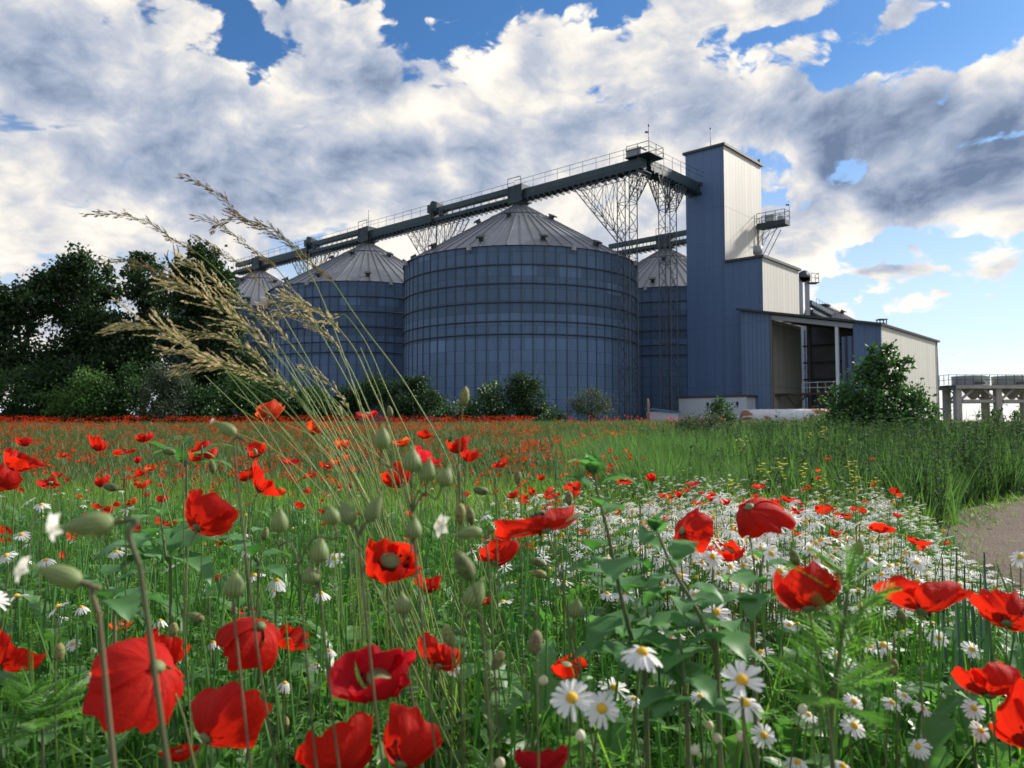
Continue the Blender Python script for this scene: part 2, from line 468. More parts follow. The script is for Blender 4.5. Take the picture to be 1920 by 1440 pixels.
def clad(name, col, ddir, period, seam=0.10, seamcol=0.6, var=0.12, rough=0.55, spread=(1, 1, 1)):
    """profiled sheet cladding; seams run upright, counted along the plan direction ddir"""
    m_, t, b = new_mat(name)
    g = t.node('ShaderNodeTexCoord').outputs['Object']
    s_ = t.vm('DOT_PRODUCT', g, tuple(ddir))
    fr = t.m('FRACT', t.m('DIVIDE', t.m('ADD', s_, 500.0), period))
    line = t.m('LESS_THAN', fr, seam)
    cell = t.m('FLOOR', t.m('DIVIDE', t.m('ADD', s_, 500.0), period))
    wn = t.node('ShaderNodeTexWhiteNoise', noise_dimensions='1D'); t.put(wn, 'W', cell)
    _, _, z_ = t.sep(g)
    streak = t.noise(t.xyz(t.m('MULTIPLY', s_, 2.2), 0.0, t.m('MULTIPLY', z_, 0.12)), 1.0, 5, 0.65)
    blot = t.noise(g, 0.35, 4, 0.6)
    f = t.m('ADD', t.m('MULTIPLY', t.m('SUBTRACT', wn.outputs[0], 0.5), var), t.m('MULTIPLY', t.m('SUBTRACT', streak, 0.5), var * 2.4))
    f = t.m('ADD', f, t.m('MULTIPLY', t.m('SUBTRACT', blot, 0.5), var * 1.2))
    f = t.m('ADD', f, 1.0)
    c = t.vm('SCALE', t.xyz(*col), f)
    lap = t.m('LESS_THAN', t.m('FRACT', t.m('DIVIDE', t.m('ADD', z_, 100.0), 6.1)), 0.012)
    c = t.mix(t.m('MAXIMUM', line, lap), c, tuple(x * seamcol for x in col))
    t.put(b, 'Base Color', c); b.inputs['Roughness'].default_value = rough
    fine = t.m('SINE', t.m('MULTIPLY', s_, 2 * math.pi / 0.25))
    t.put(b, 'Normal', t.bump(fine, 0.25, 0.02))
    return m_
BLUE = (0.076, 0.132, 0.255)
CREAM = (0.56, 0.54, 0.485)
M = {}
M['blue'] = clad('blue_sheet', BLUE, UD, 0.9, 0.07, 0.84, 0.15)
M['blue_light'] = clad('ribbed_blue_sheet', (0.104, 0.168, 0.295), UD, 0.42, 0.22, 0.72, 0.15)
M['cream'] = clad('cream_sheet', CREAM, VD, 0.72, 0.09, 0.62, 0.11)
M['roof_edge'] = simple('dark_roof_sheet', (0.035, 0.035, 0.042), 0.6)
M['steel_teal'] = simple('painted_teal_steel', (0.012, 0.030, 0.042), 0.5, 0.1, 0.9, 0.35)
M['steel_teal_b'] = simple('weathered_teal_steel', (0.021, 0.046, 0.060), 0.5, 0.1, 0.6, 0.35)
M['galv_dark'] = simple('galvanised_angle', (0.060, 0.076, 0.092), 0.55, 0.1, 2.0, 0.2)
M['brown'] = simple('rusty_brown_steel', (0.085, 0.055, 0.040), 0.8, 0, 1.2, 0.4)
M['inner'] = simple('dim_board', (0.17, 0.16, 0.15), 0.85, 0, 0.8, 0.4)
M['grey'] = simple('grey_steel', (0.30, 0.31, 0.34), 0.5, 0.1, 1.0, 0.15)
M['white'] = simple('white_render', (0.55, 0.60, 0.68), 0.7, 0, 0.7, 0.12)
M['concrete'] = simple('weathered_concrete', (0.42, 0.38, 0.345), 0.85, 0, 1.3, 0.35, 0.3)
M['pale_metal'] = simple('pale_tank_metal', (0.50, 0.53, 0.53), 0.5, 0.1, 0.6, 0.15)
M['wood'] = simple('weathered_wood', (0.35, 0.24, 0.15), 0.85, 0, 5.0, 0.3)

# ------------------------------------------------------------------ elevator tower, its lower block and the shed
Pc = plan(1362, 77.0)
aT = (hit(Pc, UD, 1289) - Pc).length
bT = (hit(Pc, VD, 1432) - Pc).length
zT = zof(268, Pc, 1362)
Qc = hit(Pc, UD, 1432)
cQ = (Qc - Pc).length
bQ = (hit(Qc, VD, 1500) - Qc).length
zQ = zof(478, Qc, 1432)
def block_bm(p, lu, lv, z0, z1):
    """upright block: corner p, along UD lu, along VD lv; material 0 on the faces towards -VD/+VD, 1 on the others"""
    mb = MB(); c = [p, p + UD * lu, p + UD * lu + VD * lv, p + VD * lv]
    lo = [Vector((q.x, q.y, z0)) for q in c]; hi = [Vector((q.x, q.y, z1)) for q in c]
    mb.quad(lo[0], lo[1], hi[1], hi[0], 0); mb.quad(lo[2], lo[3], hi[3], hi[2], 0)
    mb.quad(lo[3], lo[0], hi[0], hi[3], 1); mb.quad(lo[1], lo[2], hi[2], hi[1], 1)
    mb.quad(hi[0], hi[1], hi[2], hi[3], 0); mb.quad(lo[3], lo[2], lo[1], lo[0], 0)
    return mb
def slab(p, lu, lv, z, th, over, mb=None, rise_v=0.0):
    mb = mb or MB()
    c = p + UD * (lu / 2) + VD * (lv / 2)
    mb.box((c.x, c.y, z + th / 2), (lu + 2 * over, lv + 2 * over, th), UD, VD, ZD)
    return mb
twr = thing('elevator_tower', 'tallest blue and cream clad elevator tower rising above the silos', 'tower', (Pc.x, Pc.y, GZ))
block_bm(Pc, aT, bT, GZ, zT - 0.25).build('wall', [M['blue'], M['cream']], twr)
slab(Pc, aT, bT, zT - 0.25, 0.25, 0.22).build('roof', M['roof_edge'], twr)
mb = MB()
ce = Pc + UD * (aT * 0.45) + VD * 1.0
mb.tube([(ce.x, ce.y, zT), (ce.x, ce.y, zT + 2.2)], 0.035, 5)
mb.tube([(ce.x, ce.y, zT + 2.2), (ce.x, ce.y, zT + 2.35)], 0.08, 6)
mb.build('lightning_rod', M['galv_dark'], twr)
mb = MB(); ce = Pc + VD * (bT - 0.5) - UD * 0.05
mb.box((ce.x, ce.y, zT + 0.2), (0.25, 0.25, 0.4), UD, VD, ZD); mb.build('roof_lamp', M['roof_edge'], twr)
mb = MB(); ce = hit(Pc, UD, 1316) - VD * 0.12
mb.box((ce.x, ce.y, zof(345, ce, 1316)), (0.5, 0.25, 0.35), UD, VD, ZD); mb.build('floodlight', M['roof_edge'], twr)

blk = thing('tower_annex', 'stepped lower block joined to the tower with cream side wall', 'building', (Qc.x, Qc.y, GZ))
block_bm(Qc, cQ - 0.004, bQ, GZ, zQ - 0.25).build('wall', [M['blue'], M['cream']], blk)
slab(Qc, cQ - 0.25, bQ, zQ - 0.25, 0.25, 0.22).build('roof', M['roof_edge'], blk)
ce = hit(Qc, UD, 1412) + VD * 1.4
vt = MB(); z0 = zQ
vt.lathe((ce.x, ce.y, z0), [(0.32, 0), (0.32, 0.45), (0.45, 0.5), (0.45, 1.25), (0.30, 1.3)], 16)
tag(vt.build('roof_vent', M['grey'], None, (ce.x, ce.y, z0)), 'grey round vent cowl standing on the lower block roof', 'vent')

# shed with the open bay
dS = 1.1
Sp = Pc - VD * dS                                     # the front plane passes here
SL = hit(Sp, UD, 1390); SR = hit(Sp, UD, 1652)
A1 = hit(Sp, UD, 1444); A2 = hit(Sp, UD, 1568); A3 = hit(Sp, UD, 1600)
bS = (hit(SR, VD, 1757) - SR).length
zL = zof(583, SL, 1390); zR = zof(610, SR, 1652)
Wf = (SR - SL).length
def zroof(p):                                        # underside of the roof above plan point p
    s_ = (p - SL).dot(-UD); return zL + (zR - zL) * s_ / Wf
shed = thing('open_bay_shed', 'low blue and cream shed with a wide open loading bay', 'building', (SR.x, SR.y, GZ))
def wall_u(p0, p1, z0, top, th, mat, name, offset=0.0, parent=shed):
    """panel along UD between p0 and p1 (front plane), top a function"""
    mb = MB(); a = p0 + VD * offset; b_ = p1 + VD * offset; e = VD * th
    pts = [(a, z0), (b_, z0), (b_, top(p1)), (a, top(p0))]
    fr = [Vector((q.x, q.y, z)) for q, z in pts]; bk = [q + e for q in fr]
    mb.add(fr + bk, [(0, 1, 2, 3), (7, 6, 5, 4), (0, 4, 5, 1), (1, 5, 6, 2), (2, 6, 7, 3), (3, 7, 4, 0)])
    return mb.build(name, mat, parent)
wall_u(SL, A1, GZ, zroof, 0.2, M['blue_light'], 'front_wall')
wall_u(A3, SR, GZ, zroof, 0.2, M['blue'], 'front_wall')
zA3 = zof(629, A3, 1600)
wall_u(A2 - UD * 0.35, A3, GZ, lambda p: zA3, 0.12, M['blue'], 'bay_panel', 0.35)
for q in (hit(Sp, UD, 1584), A3 + UD * 0.12):
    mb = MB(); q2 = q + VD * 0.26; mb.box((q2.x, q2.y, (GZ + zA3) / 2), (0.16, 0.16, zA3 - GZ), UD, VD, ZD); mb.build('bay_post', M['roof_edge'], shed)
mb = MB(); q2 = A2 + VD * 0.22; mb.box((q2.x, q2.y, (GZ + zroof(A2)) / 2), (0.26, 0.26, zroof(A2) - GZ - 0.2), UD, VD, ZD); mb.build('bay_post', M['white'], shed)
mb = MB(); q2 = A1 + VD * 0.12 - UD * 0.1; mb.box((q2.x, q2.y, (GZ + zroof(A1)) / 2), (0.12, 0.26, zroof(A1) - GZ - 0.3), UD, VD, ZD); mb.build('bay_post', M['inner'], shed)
# cream side wall
mb = MB(); e = VD * bS; th = UD * 0.2
p0 = SR + VD * 0.21; p1 = SR + e
fr = [Vector((q.x, q.y, z)) for q, z in ((p0, GZ), (p1, GZ), (p1, zroof(SR)), (p0, zroof(SR)))]
bk = [q + th for q in fr]
mb.add(fr + bk, [(0, 1, 2, 3), (7, 6, 5, 4), (0, 4, 5, 1), (1, 5, 6, 2), (2, 6, 7, 3), (3, 7, 4, 0)])
mb.build('side_wall', M['cream'], shed)
for q_, top_ in ((SR + VD * (bS - 0.4) - UD * 0.09, zroof(SR)),):
    mb = MB(); mb.tube([(q_.x, q_.y, GZ), (q_.x, q_.y, top_)], 0.07, 8); mb.build('downpipe', M['grey'], shed)
# added panel over the shaded cream bay wall, coloured paler to stand for light
M['cream_brightened'] = clad('brightened_cream_sheet', (0.80, 0.78, 0.71), VD, 0.72, 0.07, 0.6, 0.14)
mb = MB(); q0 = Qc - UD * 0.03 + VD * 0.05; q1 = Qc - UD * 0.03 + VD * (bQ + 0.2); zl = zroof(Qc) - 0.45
mb.box(((q0.x + q1.x) / 2, (q0.y + q1.y) / 2, (GZ + zl) / 2), (0.05, (q1 - q0).length, zl - GZ), UD, VD, ZD); mb.build('bay_brightening_panel', M['cream_brightened'], shed)
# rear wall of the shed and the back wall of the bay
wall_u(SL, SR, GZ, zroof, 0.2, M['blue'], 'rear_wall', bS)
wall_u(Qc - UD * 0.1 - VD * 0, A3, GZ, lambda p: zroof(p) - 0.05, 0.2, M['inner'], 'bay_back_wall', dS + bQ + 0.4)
for k in range(5):
    mb = MB(); z = GZ + 1.2 + k * 1.75
    q0 = Qc - UD * 0.2 + VD * (bQ + 0.3); q1 = A3 + VD * (dS + bQ + 0.3)
    mb.beam((q0.x, q0.y, z), (q1.x, q1.y, z), 0.12, 0.18); mb.build('girt', M['roof_edge'], shed)
q0 = hit(Qc + VD * (bQ + 0.1), UD, 1518)
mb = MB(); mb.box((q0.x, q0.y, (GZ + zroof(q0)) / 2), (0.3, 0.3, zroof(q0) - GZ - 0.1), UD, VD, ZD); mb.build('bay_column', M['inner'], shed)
# roof sheet (sloping away from the tower)
sl_dir = ((Vector((SR.x, SR.y, zR)) - Vector((SL.x, SL.y, zL)))).normalized()
nrm = VD.cross(sl_dir).normalized()
if nrm.z < 0: nrm = -nrm
c0 = Vector((SL.x, SL.y, zL)) - sl_dir * 0.3 - VD * 0.5; Lr = math.hypot(Wf, zR - zL) + 0.5; Wv = bS + 0.8
mb = MB(); cc = c0 + sl_dir * (Lr / 2) + VD * (Wv / 2) + nrm * 0.11
# leave the part behind the tower blocks out: roof in two strips
mb.box(c0 + sl_dir * (Lr / 2) + VD * (dS / 2 + 0.2) + nrm * 0.11, (Lr, dS + 0.4, 0.2), sl_dir, VD, nrm)
sx = (Qc - SL).dot(-UD) + 0.55
mb.box(c0 + sl_dir * (sx + (Lr - sx) / 2) + VD * (dS + 0.42 + (Wv - dS - 0.42) / 2) + nrm * 0.11, (Lr - sx, Wv - dS - 0.42, 0.198), sl_dir, VD, nrm)
mb.build('roof', M['roof_edge'], shed)
mb = MB(); a_ = Vector((A1.x, A1.y, zroof(A1) - 0.3)) + VD * 0.12; b_ = Vector((A3.x, A3.y, zroof(A3) - 0.3)) + VD * 0.12 + UD * 0.03
mb.beam(a_, b_, 0.2, 0.42); mb.build('lintel', M['grey'], shed)
mb = MB()
a_ = hit(Qc, UD, 1480) - UD * 0.0; 
for off in (2.4, 4.8, 7.0):
    q0 = Vector((Qc.x, Qc.y, 0)) - UD * 0.05 + VD * off; q1 = A3 + VD * (dS + off)
    mb.beam((q0.x, q0.y, zroof(q0) - 0.2), (q1.x, q1.y, zroof(q1) - 0.2), 0.18, 0.3)
mb.build('rafter', M['brown'], shed)
# inspection walkway across the bay
wk = 2.6
q0 = Qc - UD * 0.06 + VD * wk; q1 = A2 + VD * (dS + wk)
zw = zof(737, q1, 1560)
mb = MB(); mb.beam((q0.x, q0.y, zw), (q1.x, q1.y, zw), 0.9, 0.22); mb.build('walkway', M['brown'], shed)
mb = MB()
qq = [q0 - VD * 0.45, q1 - VD * 0.45]
qa = qq[0] * 0.62 + qq[1] * 0.38
for h in (0.5, 1.0): mb.beam((qa.x, qa.y, zw + 0.1 + h), (qq[1].x, qq[1].y, zw + 0.1 + h), 0.07, 0.07)
for k in range(7):
    q = qa * (1 - k / 6) + qq[1] * (k / 6); mb.beam((q.x, q.y, zw + 0.1), (q.x, q.y, zw + 1.12), 0.06, 0.06)
mb.build('railing', M['pale_metal'], shed)
for k in (0.30, 0.72):
    mb = MB(); q = qq[0] * (1 - k) + qq[1] * k
    for sg in (-1, 1): mb.beam((q.x, q.y, zw - 1.15), (q.x - UD.x * sg * 1.0, q.y - UD.y * sg * 1.0, zw - 0.1), 0.13, 0.13)
    mb.build('walkway_brace', M['brown'], shed)
mb = MB(); q = Qc - UD * 0.05 + VD * 1.55
for dv in (-0.32, 0.32): mb.box((q.x + VD.x * dv, q.y + VD.y * dv, zw + 1.2), (0.08, 0.08, 2.2), UD, VD, ZD)
mb.box((q.x, q.y, zw + 2.25), (0.08, 0.56, 0.1), UD, VD, ZD); mb.build('door_frame', M['inner'], shed)

# white annex in front of the blocks
An = Pc - VD * 3.0
q0 = hit(An, UD, 1270); q1 = hit(An, UD, 1398)
zA = zof(744, q1, 1398)
ann = thing('white_annex', 'low white annex with dark brown eaves in front of the tower', 'building', (q1.x, q1.y, GZ))
mb = MB(); lu = (q0 - q1).length
c = q1 + UD * (lu / 2) + VD * 0.95; mb.box((c.x, c.y, (GZ + zA) / 2), (lu, 1.88, zA - GZ), UD, VD, ZD); mb.build('wall', M['white'], ann)
mb = MB(); mb.box((c.x, c.y, zA + 0.09), (lu + 0.5, 2.06, 0.18), UD, VD, ZD); mb.build('roof', M['brown'], ann)
for px in (1326, 1381):
    q = hit(An, UD, px) - VD * 0.06
    mb = MB(); mb.box((q.x, q.y, zA - 0.6), (0.22, 0.1, 0.3), UD, VD, ZD); mb.box((q.x, q.y, zA - 0.85), (0.08, 0.08, 0.25), UD, VD, ZD); mb.build('wall_lamp', M['roof_edge'], ann)
# small pale shed left of it
q = plan(1241, 71); zz = zof(772, q, 1241)
hut = thing('small_hut', 'small pale blue hut with a sloping roof beside the lattice tower', 'hut', (q.x, q.y, GZ))
mb = MB(); mb.box((q.x, q.y, (GZ + zz) / 2), (2.4, 1.6, zz - GZ), UD, VD, ZD); mb.build('wall', M['white'], hut)
mb = MB(); mb.box((q.x, q.y, zz + 0.12), (2.7, 1.9, 0.1), (UD + ZD * 0.12).normalized(), VD, (ZD - UD * 0.12).normalized()); mb.build('roof', M['blue_light'], hut)
q = plan(1214, 66); zz = zof(747, q, 1214)
mb = MB(); mb.tube([(q.x, q.y, GZ - 0.2), (q.x + 0.03, q.y, zz - 0.4), (q.x - 0.02, q.y, zz)], [0.13, 0.11, 0.05], 7)
tag(mb.build('wooden_post', M['wood'], None, (q.x, q.y, GZ)), 'weathered wooden post standing alone before the dark silo', 'post')

# rusty white tank lying before the bay
m_, t, b = new_mat('rusty_white_paint')
g = t.node('ShaderNodeTexCoord').outputs['Object']
n1 = t.noise(g, 0.55, 6, 0.62, 0.6); n2 = t.noise(g, 4.0, 5, 0.6)
_, _, z_ = t.sep(g)
rust = t.sstep(t.m('ADD', n1, t.m('MULTIPLY', n2, 0.15)), 0.60, 0.66)
t.put(b, 'Base Color', t.mix(rust, t.mix(n2, (0.55, 0.56, 0.60), (0.72, 0.72, 0.74)), t.mix(n2, (0.16, 0.06, 0.025), (0.36, 0.17, 0.08))))
b.inputs['Roughness'].default_value = 0.6
q0 = plan(1392, 63); q1 = plan(1566, 60)
ct = (q0 + q1) / 2; zc_ = zof(783, ct, 1480); rt = 0.68
tank = thing('rusty_tank', 'long white tank blotched with rust lying before the loading bay', 'tank', (ct.x, ct.y, GZ))
d_ = (q1 - q0).normalized(); Lt = (q1 - q0).length
mb = MB(); mb.lathe((q0.x, q0.y, zc_), [(0.2, -0.25), (rt * 0.8, -0.12), (rt, 0.05), (rt, Lt - 0.05), (rt * 0.8, Lt + 0.12), (0.2, Lt + 0.25)], 28, 0, d_); mb.build('shell', m_, tank)
for k in (0.2, 0.5, 0.8):
    mb = MB(); q = q0 * (1 - k) + q1 * k
    mb.lathe((q.x, q.y, zc_), [(rt + 0.02, -0.06), (rt + 0.02, 0.06)], 28, 0, d_, False); mb.build('hoop', m_, tank)
for k in (0.15, 0.85):
    mb = MB(); q = q0 * (1 - k) + q1 * k; zb = gz(q.x, q.y); mb.box((q.x, q.y, (zb - 0.2 + zc_ - rt * 0.6) / 2), (0.3, 1.1, max(0.2, zc_ - rt * 0.6 - zb + 0.2)), d_, ZD.cross(d_), ZD); mb.build('saddle', M['concrete'], tank)
# ------------------------------------------------------------------ silos
m_, t, b = new_mat('galvanised_silo_sheet')
uvn = t.node('ShaderNodeUVMap').outputs[0]
ux, uy, _ = t.sep(uvn)
br = t.node('ShaderNodeTexBrick')
t.put(br, 'Vector', uvn)
br.offset = 0.5; br.squash = 1.0
for k, v in (('Scale', 1.0), ('Mortar Size', 0.035), ('Mortar Smooth', 0.2), ('Bias', 0.0), ('Brick Width', 2.18), ('Row Height', 1.12)): br.inputs[k].default_value = v
br.inputs['Color1'].default_value = (0.92, 0.92, 0.92, 1); br.inputs['Color2'].default_value = (1.07, 1.07, 1.07, 1); br.inputs['Mortar'].default_value = (0.62, 0.62, 0.62, 1)
row = t.m('FLOOR', t.m('DIVIDE', uy, 1.12))
wn = t.node('ShaderNodeTexWhiteNoise', noise_dimensions='1D'); t.put(wn, 'W', row)
# a few replaced sheets are cleaner than the rest
cell = t.xyz(t.m('FLOOR', t.m('DIVIDE', t.m('ADD', ux, t.m('MULTIPLY', t.m('MODULO', row, 2.0), 1.09)), 2.18)), row, 0.0)
wc = t.node('ShaderNodeTexWhiteNoise', noise_dimensions='3D'); t.put(wc, 'Vector', cell)
clean = t.m('MULTIPLY', t.m('GREATER_THAN', wc.outputs[0], 0.975), 0.40)
# the bottom rings are newer, brighter zinc
newer = t.m('ADD', t.sstep(row, 6.9, 7.1, 0.36, 0.0), t.m('MULTIPLY', t.m('COMPARE', row, 8.0, 0.2), 0.28))
stain = t.noise(t.xyz(t.m('MULTIPLY', ux, 1.2), t.m('MULTIPLY', uy, 0.25), 0.0), 1.0, 5, 0.6)
f = t.m('ADD', t.m('ADD', 0.72, t.m('MULTIPLY', wn.outputs[0], 0.07)), t.m('ADD', t.m('ADD', newer, clean), t.m('MULTIPLY', t.m('SUBTRACT', stain, 0.5), 0.28)))
base = t.mix(1.0, br.outputs[0], (0.098, 0.166, 0.290), 'MULTIPLY')
t.put(b, 'Base Color', t.vm('SCALE', base, f))
b.inputs['Roughness'].default_value = 0.72; b.inputs['Metallic'].default_value = 0.0
corr = t.m('SINE', t.m('MULTIPLY', uy, 2 * math.pi / 0.14))
t.put(b, 'Normal', t.bump(corr, 0.25, 0.02))
M['silo'] = m_
M['stiff'] = simple('dark_zinc_post', (0.052, 0.080, 0.128), 0.7, 0.0, 0.6, 0.2)
M['ringm'] = simple('dark_zinc_ring', (0.034, 0.050, 0.082), 0.7, 0.0, 0.6, 0.2)
m_, t, b = new_mat('zinc_roof_sheet')
g = t.node('ShaderNodeTexCoord').outputs['Object']
gx, gy, gz_ = t.sep(g)
ang = t.m('ARCTAN2', gx, gy)
sec = t.m('FLOOR', t.m('MULTIPLY', ang, 60 / (2 * math.pi)))
wn = t.node('ShaderNodeTexWhiteNoise', noise_dimensions='1D'); t.put(wn, 'W', sec)
n1 = t.noise(g, 0.5, 5, 0.6)
t.put(b, 'Base Color', t.vm('SCALE', t.xyz(0.19, 0.20, 0.225), t.m('ADD', 0.70, t.m('ADD', t.m('MULTIPLY', wn.outputs[0], 0.22), t.m('MULTIPLY', n1, 0.35)))))
b.inputs['Roughness'].default_value = 0.45; b.inputs['Metallic'].default_value = 0.3
M['zroof'] = m_
M['vent'] = simple('dark_roof_vent', (0.05, 0.055, 0.065), 0.5, 0.2)

NSEG = 72
def silo(cx, cy, r, zb, ze, za, label, group, rings=5, nseg=NSEG, vents=12):
    root = thing('grain_silo', label, 'silo', (cx, cy, zb), group)
    zs = np.linspace(zb, ze, 5)
    mb = MB(); uv = []
    N = nseg * 2
    for j, z in enumerate(zs):
        for k in range(N + 1):
            a = 2 * math.pi * k / N
            mb.v.append((cx + r * math.cos(a), cy + r * math.sin(a), z)); uv.append((a * r, z - zb))
    for j in range(len(zs) - 1):
        for k in range(N):
            i = j * (N + 1) + k
            mb.f.append((i, i + 1, i + N + 2, i + N + 1)); mb.mi.append(0); mb.sm.append(True)
    for k in range(nseg):                                   # upright stiffeners
        a = 2 * math.pi * (k + 0.0) / nseg
        er = Vector((math.cos(a), math.sin(a), 0)); et = Vector((-math.sin(a), math.cos(a), 0))
        nb = len(mb.v)
        mb.box(Vector((cx, cy, (zb + ze) / 2)) + er * (r + 0.03), (0.08, 0.085, ze - zb - 0.1), er, et, ZD, 1)
        uv += [(0, 0)] * (len(mb.v) - nb)
    mb.build('wall', [M['silo'], M['stiff']], root, uv=uv)
    for k in range(rings):
        z = ze - (0.55 + 1.72 * k) - (0.0 if k else 0.0) - 1.2
        if k == rings - 1: z += 0.55
        if z < zb + 1: break
        m2 = MB(); tr = 0.058; nn = 96; vs = []; fs = []
        for i in range(nn):
            a = 2 * math.pi * i / nn
            er = Vector((math.cos(a), math.sin(a), 0)); c = Vector((cx, cy, z)) + er * (r + 0.10)
            for q in range(5):
                an = 2 * math.pi * q / 5; vs.append(c + er * (tr * math.cos(an)) + ZD * (tr * math.sin(an)))
        for i in range(nn):
            for q in range(5):
                q2 = (q + 1) % 5; i2 = (i + 1) % nn
                fs.append((i * 5 + q, i2 * 5 + q, i2 * 5 + q2, i * 5 + q2))
        m2.add(vs, fs, 0, True); m2.build('wind_ring', M['ringm'], root)
    # cone roof with folded ribs
    mb = MB(); rt = 0.75; ro = r + 0.18; zo = ze + 0.02
    nr = 60; vs = []
    for i, (rr, zz) in enumerate(((ro, zo), (r * 0.5, zo + (za - zo) * (ro - r * 0.5) / (ro - rt)), (rt, za))):
        for k in range(nr): a = 2 * math.pi * k / nr; vs.append((cx + rr * math.cos(a), cy + rr * math.sin(a), zz))
    fs = [(j * nr + k, j * nr + (k + 1) % nr, (j + 1) * nr + (k + 1) % nr, (j + 1) * nr + k) for j in range(2) for k in range(nr)]
    mb.add(vs, fs, 0)
    for k in range(nr):
        a = 2 * math.pi * k / nr; er = Vector((math.cos(a), math.sin(a), 0))
        p0 = Vector((cx, cy, zo + 0.03)) + er * ro; p1 = Vector((cx, cy, za + 0.03)) + er * rt
        if k % 2: p1 = p0 + (p1 - p0) * 0.72
        mb.beam(p0, p1, 0.07, 0.10)
    mb.build('roof', M['zroof'], root)
    def on_roof(rr): return zo + (za - zo) * (ro - rr) / (ro - rt)
    m2 = MB(); rr = r * 0.27
    m2.lathe((cx, cy, on_roof(rr)), [(rr + 0.06, -0.10), (rr + 0.06, 0.10), (rr - 0.12, 0.13)], 48, 0, (0, 0, 1), False); m2.build('roof_ring', M['galv_dark'], root)
    m2 = MB(); m2.lathe((cx, cy, za - 0.05), [(0.8, 0), (0.8, 0.25), (0.95, 0.3), (0.95, 0.5), (0.6, 0.55)], 20); m2.build('peak_collar', M['vent'], root)
    def vent(a, rr):
        er = Vector((math.cos(a), math.sin(a), 0)); et = Vector((-math.sin(a), math.cos(a), 0))
        sl_ = (Vector((0, 0, za - zo)) - er * (ro - rt)).normalized(); n_ = sl_.cross(et).normalized()
        if n_.z < 0: n_ = -n_
        c = Vector((cx, cy, on_roof(rr))) + er * rr
        m3 = MB(); m3.box(c + n_ * 0.2, (0.42, 0.42, 0.4), et, sl_, n_); m3.box(c + n_ * 0.45 - sl_ * 0.1, (0.75, 0.6, 0.14), et, sl_, n_)
        m3.build('roof_vent', M['vent'], root)
    for k in range(vents): vent(2 * math.pi * (k + 0.35) / vents, r * 0.90)
    for k in range(6): vent(2 * math.pi * (k + 0.25) / 6, r * 0.36)
    for k in range(0, nseg, 9):                                  # eave boxes
        a = 2 * math.pi * (k + 4.5) / nseg; er = Vector((math.cos(a), math.sin(a), 0)); et = Vector((-math.sin(a), math.cos(a), 0))
        m3 = MB(); m3.box(Vector((cx, cy, ze - 0.12)) + er * (r + 0.3), (0.4, 0.35, 0.45), er, et, ZD); m3.build('eave_bracket', M['grey'], root)
    return root
S1 = plan(975, 81.6); rS = 12.2
zA1 = zof(388, S1, 975)
near = Vector((S1.x, S1.y - rS, 0)); zE1 = zof(460, near, 975)
SG = 'corrugated grain silos of the plant'
silo(S1.x, S1.y, rS, GZ, zE1, zA1, 'largest and nearest blue grey corrugated silo in the middle of the row', SG)
S2 = S1 + UD * 26.2; S3 = S2 + UD * 26.6; 
silo(S2.x, S2.y, rS, GZ, zE1, zA1, 'second corrugated silo of the row, partly behind the nearest silo and tall grass', SG)
silo(S3.x, S3.y, rS, GZ, zE1, zA1, 'farthest corrugated silo of the row, half hidden behind the dark trees', SG)
S4 = plan(1250, 102.5)
silo(S4.x, S4.y, rS, GZ, zE1, zA1 + 0.1, 'dark silo in the gap between the nearest silo and the tower', SG)
S5 = plan(1546, 112.0)
zA5 = zof(577, S5, 1546); silo(S5.x, S5.y, 7.0, GZ, zA5 - 4.0, zA5, 'small silo whose ribbed roof just shows over the loading shed', SG, vents=8)

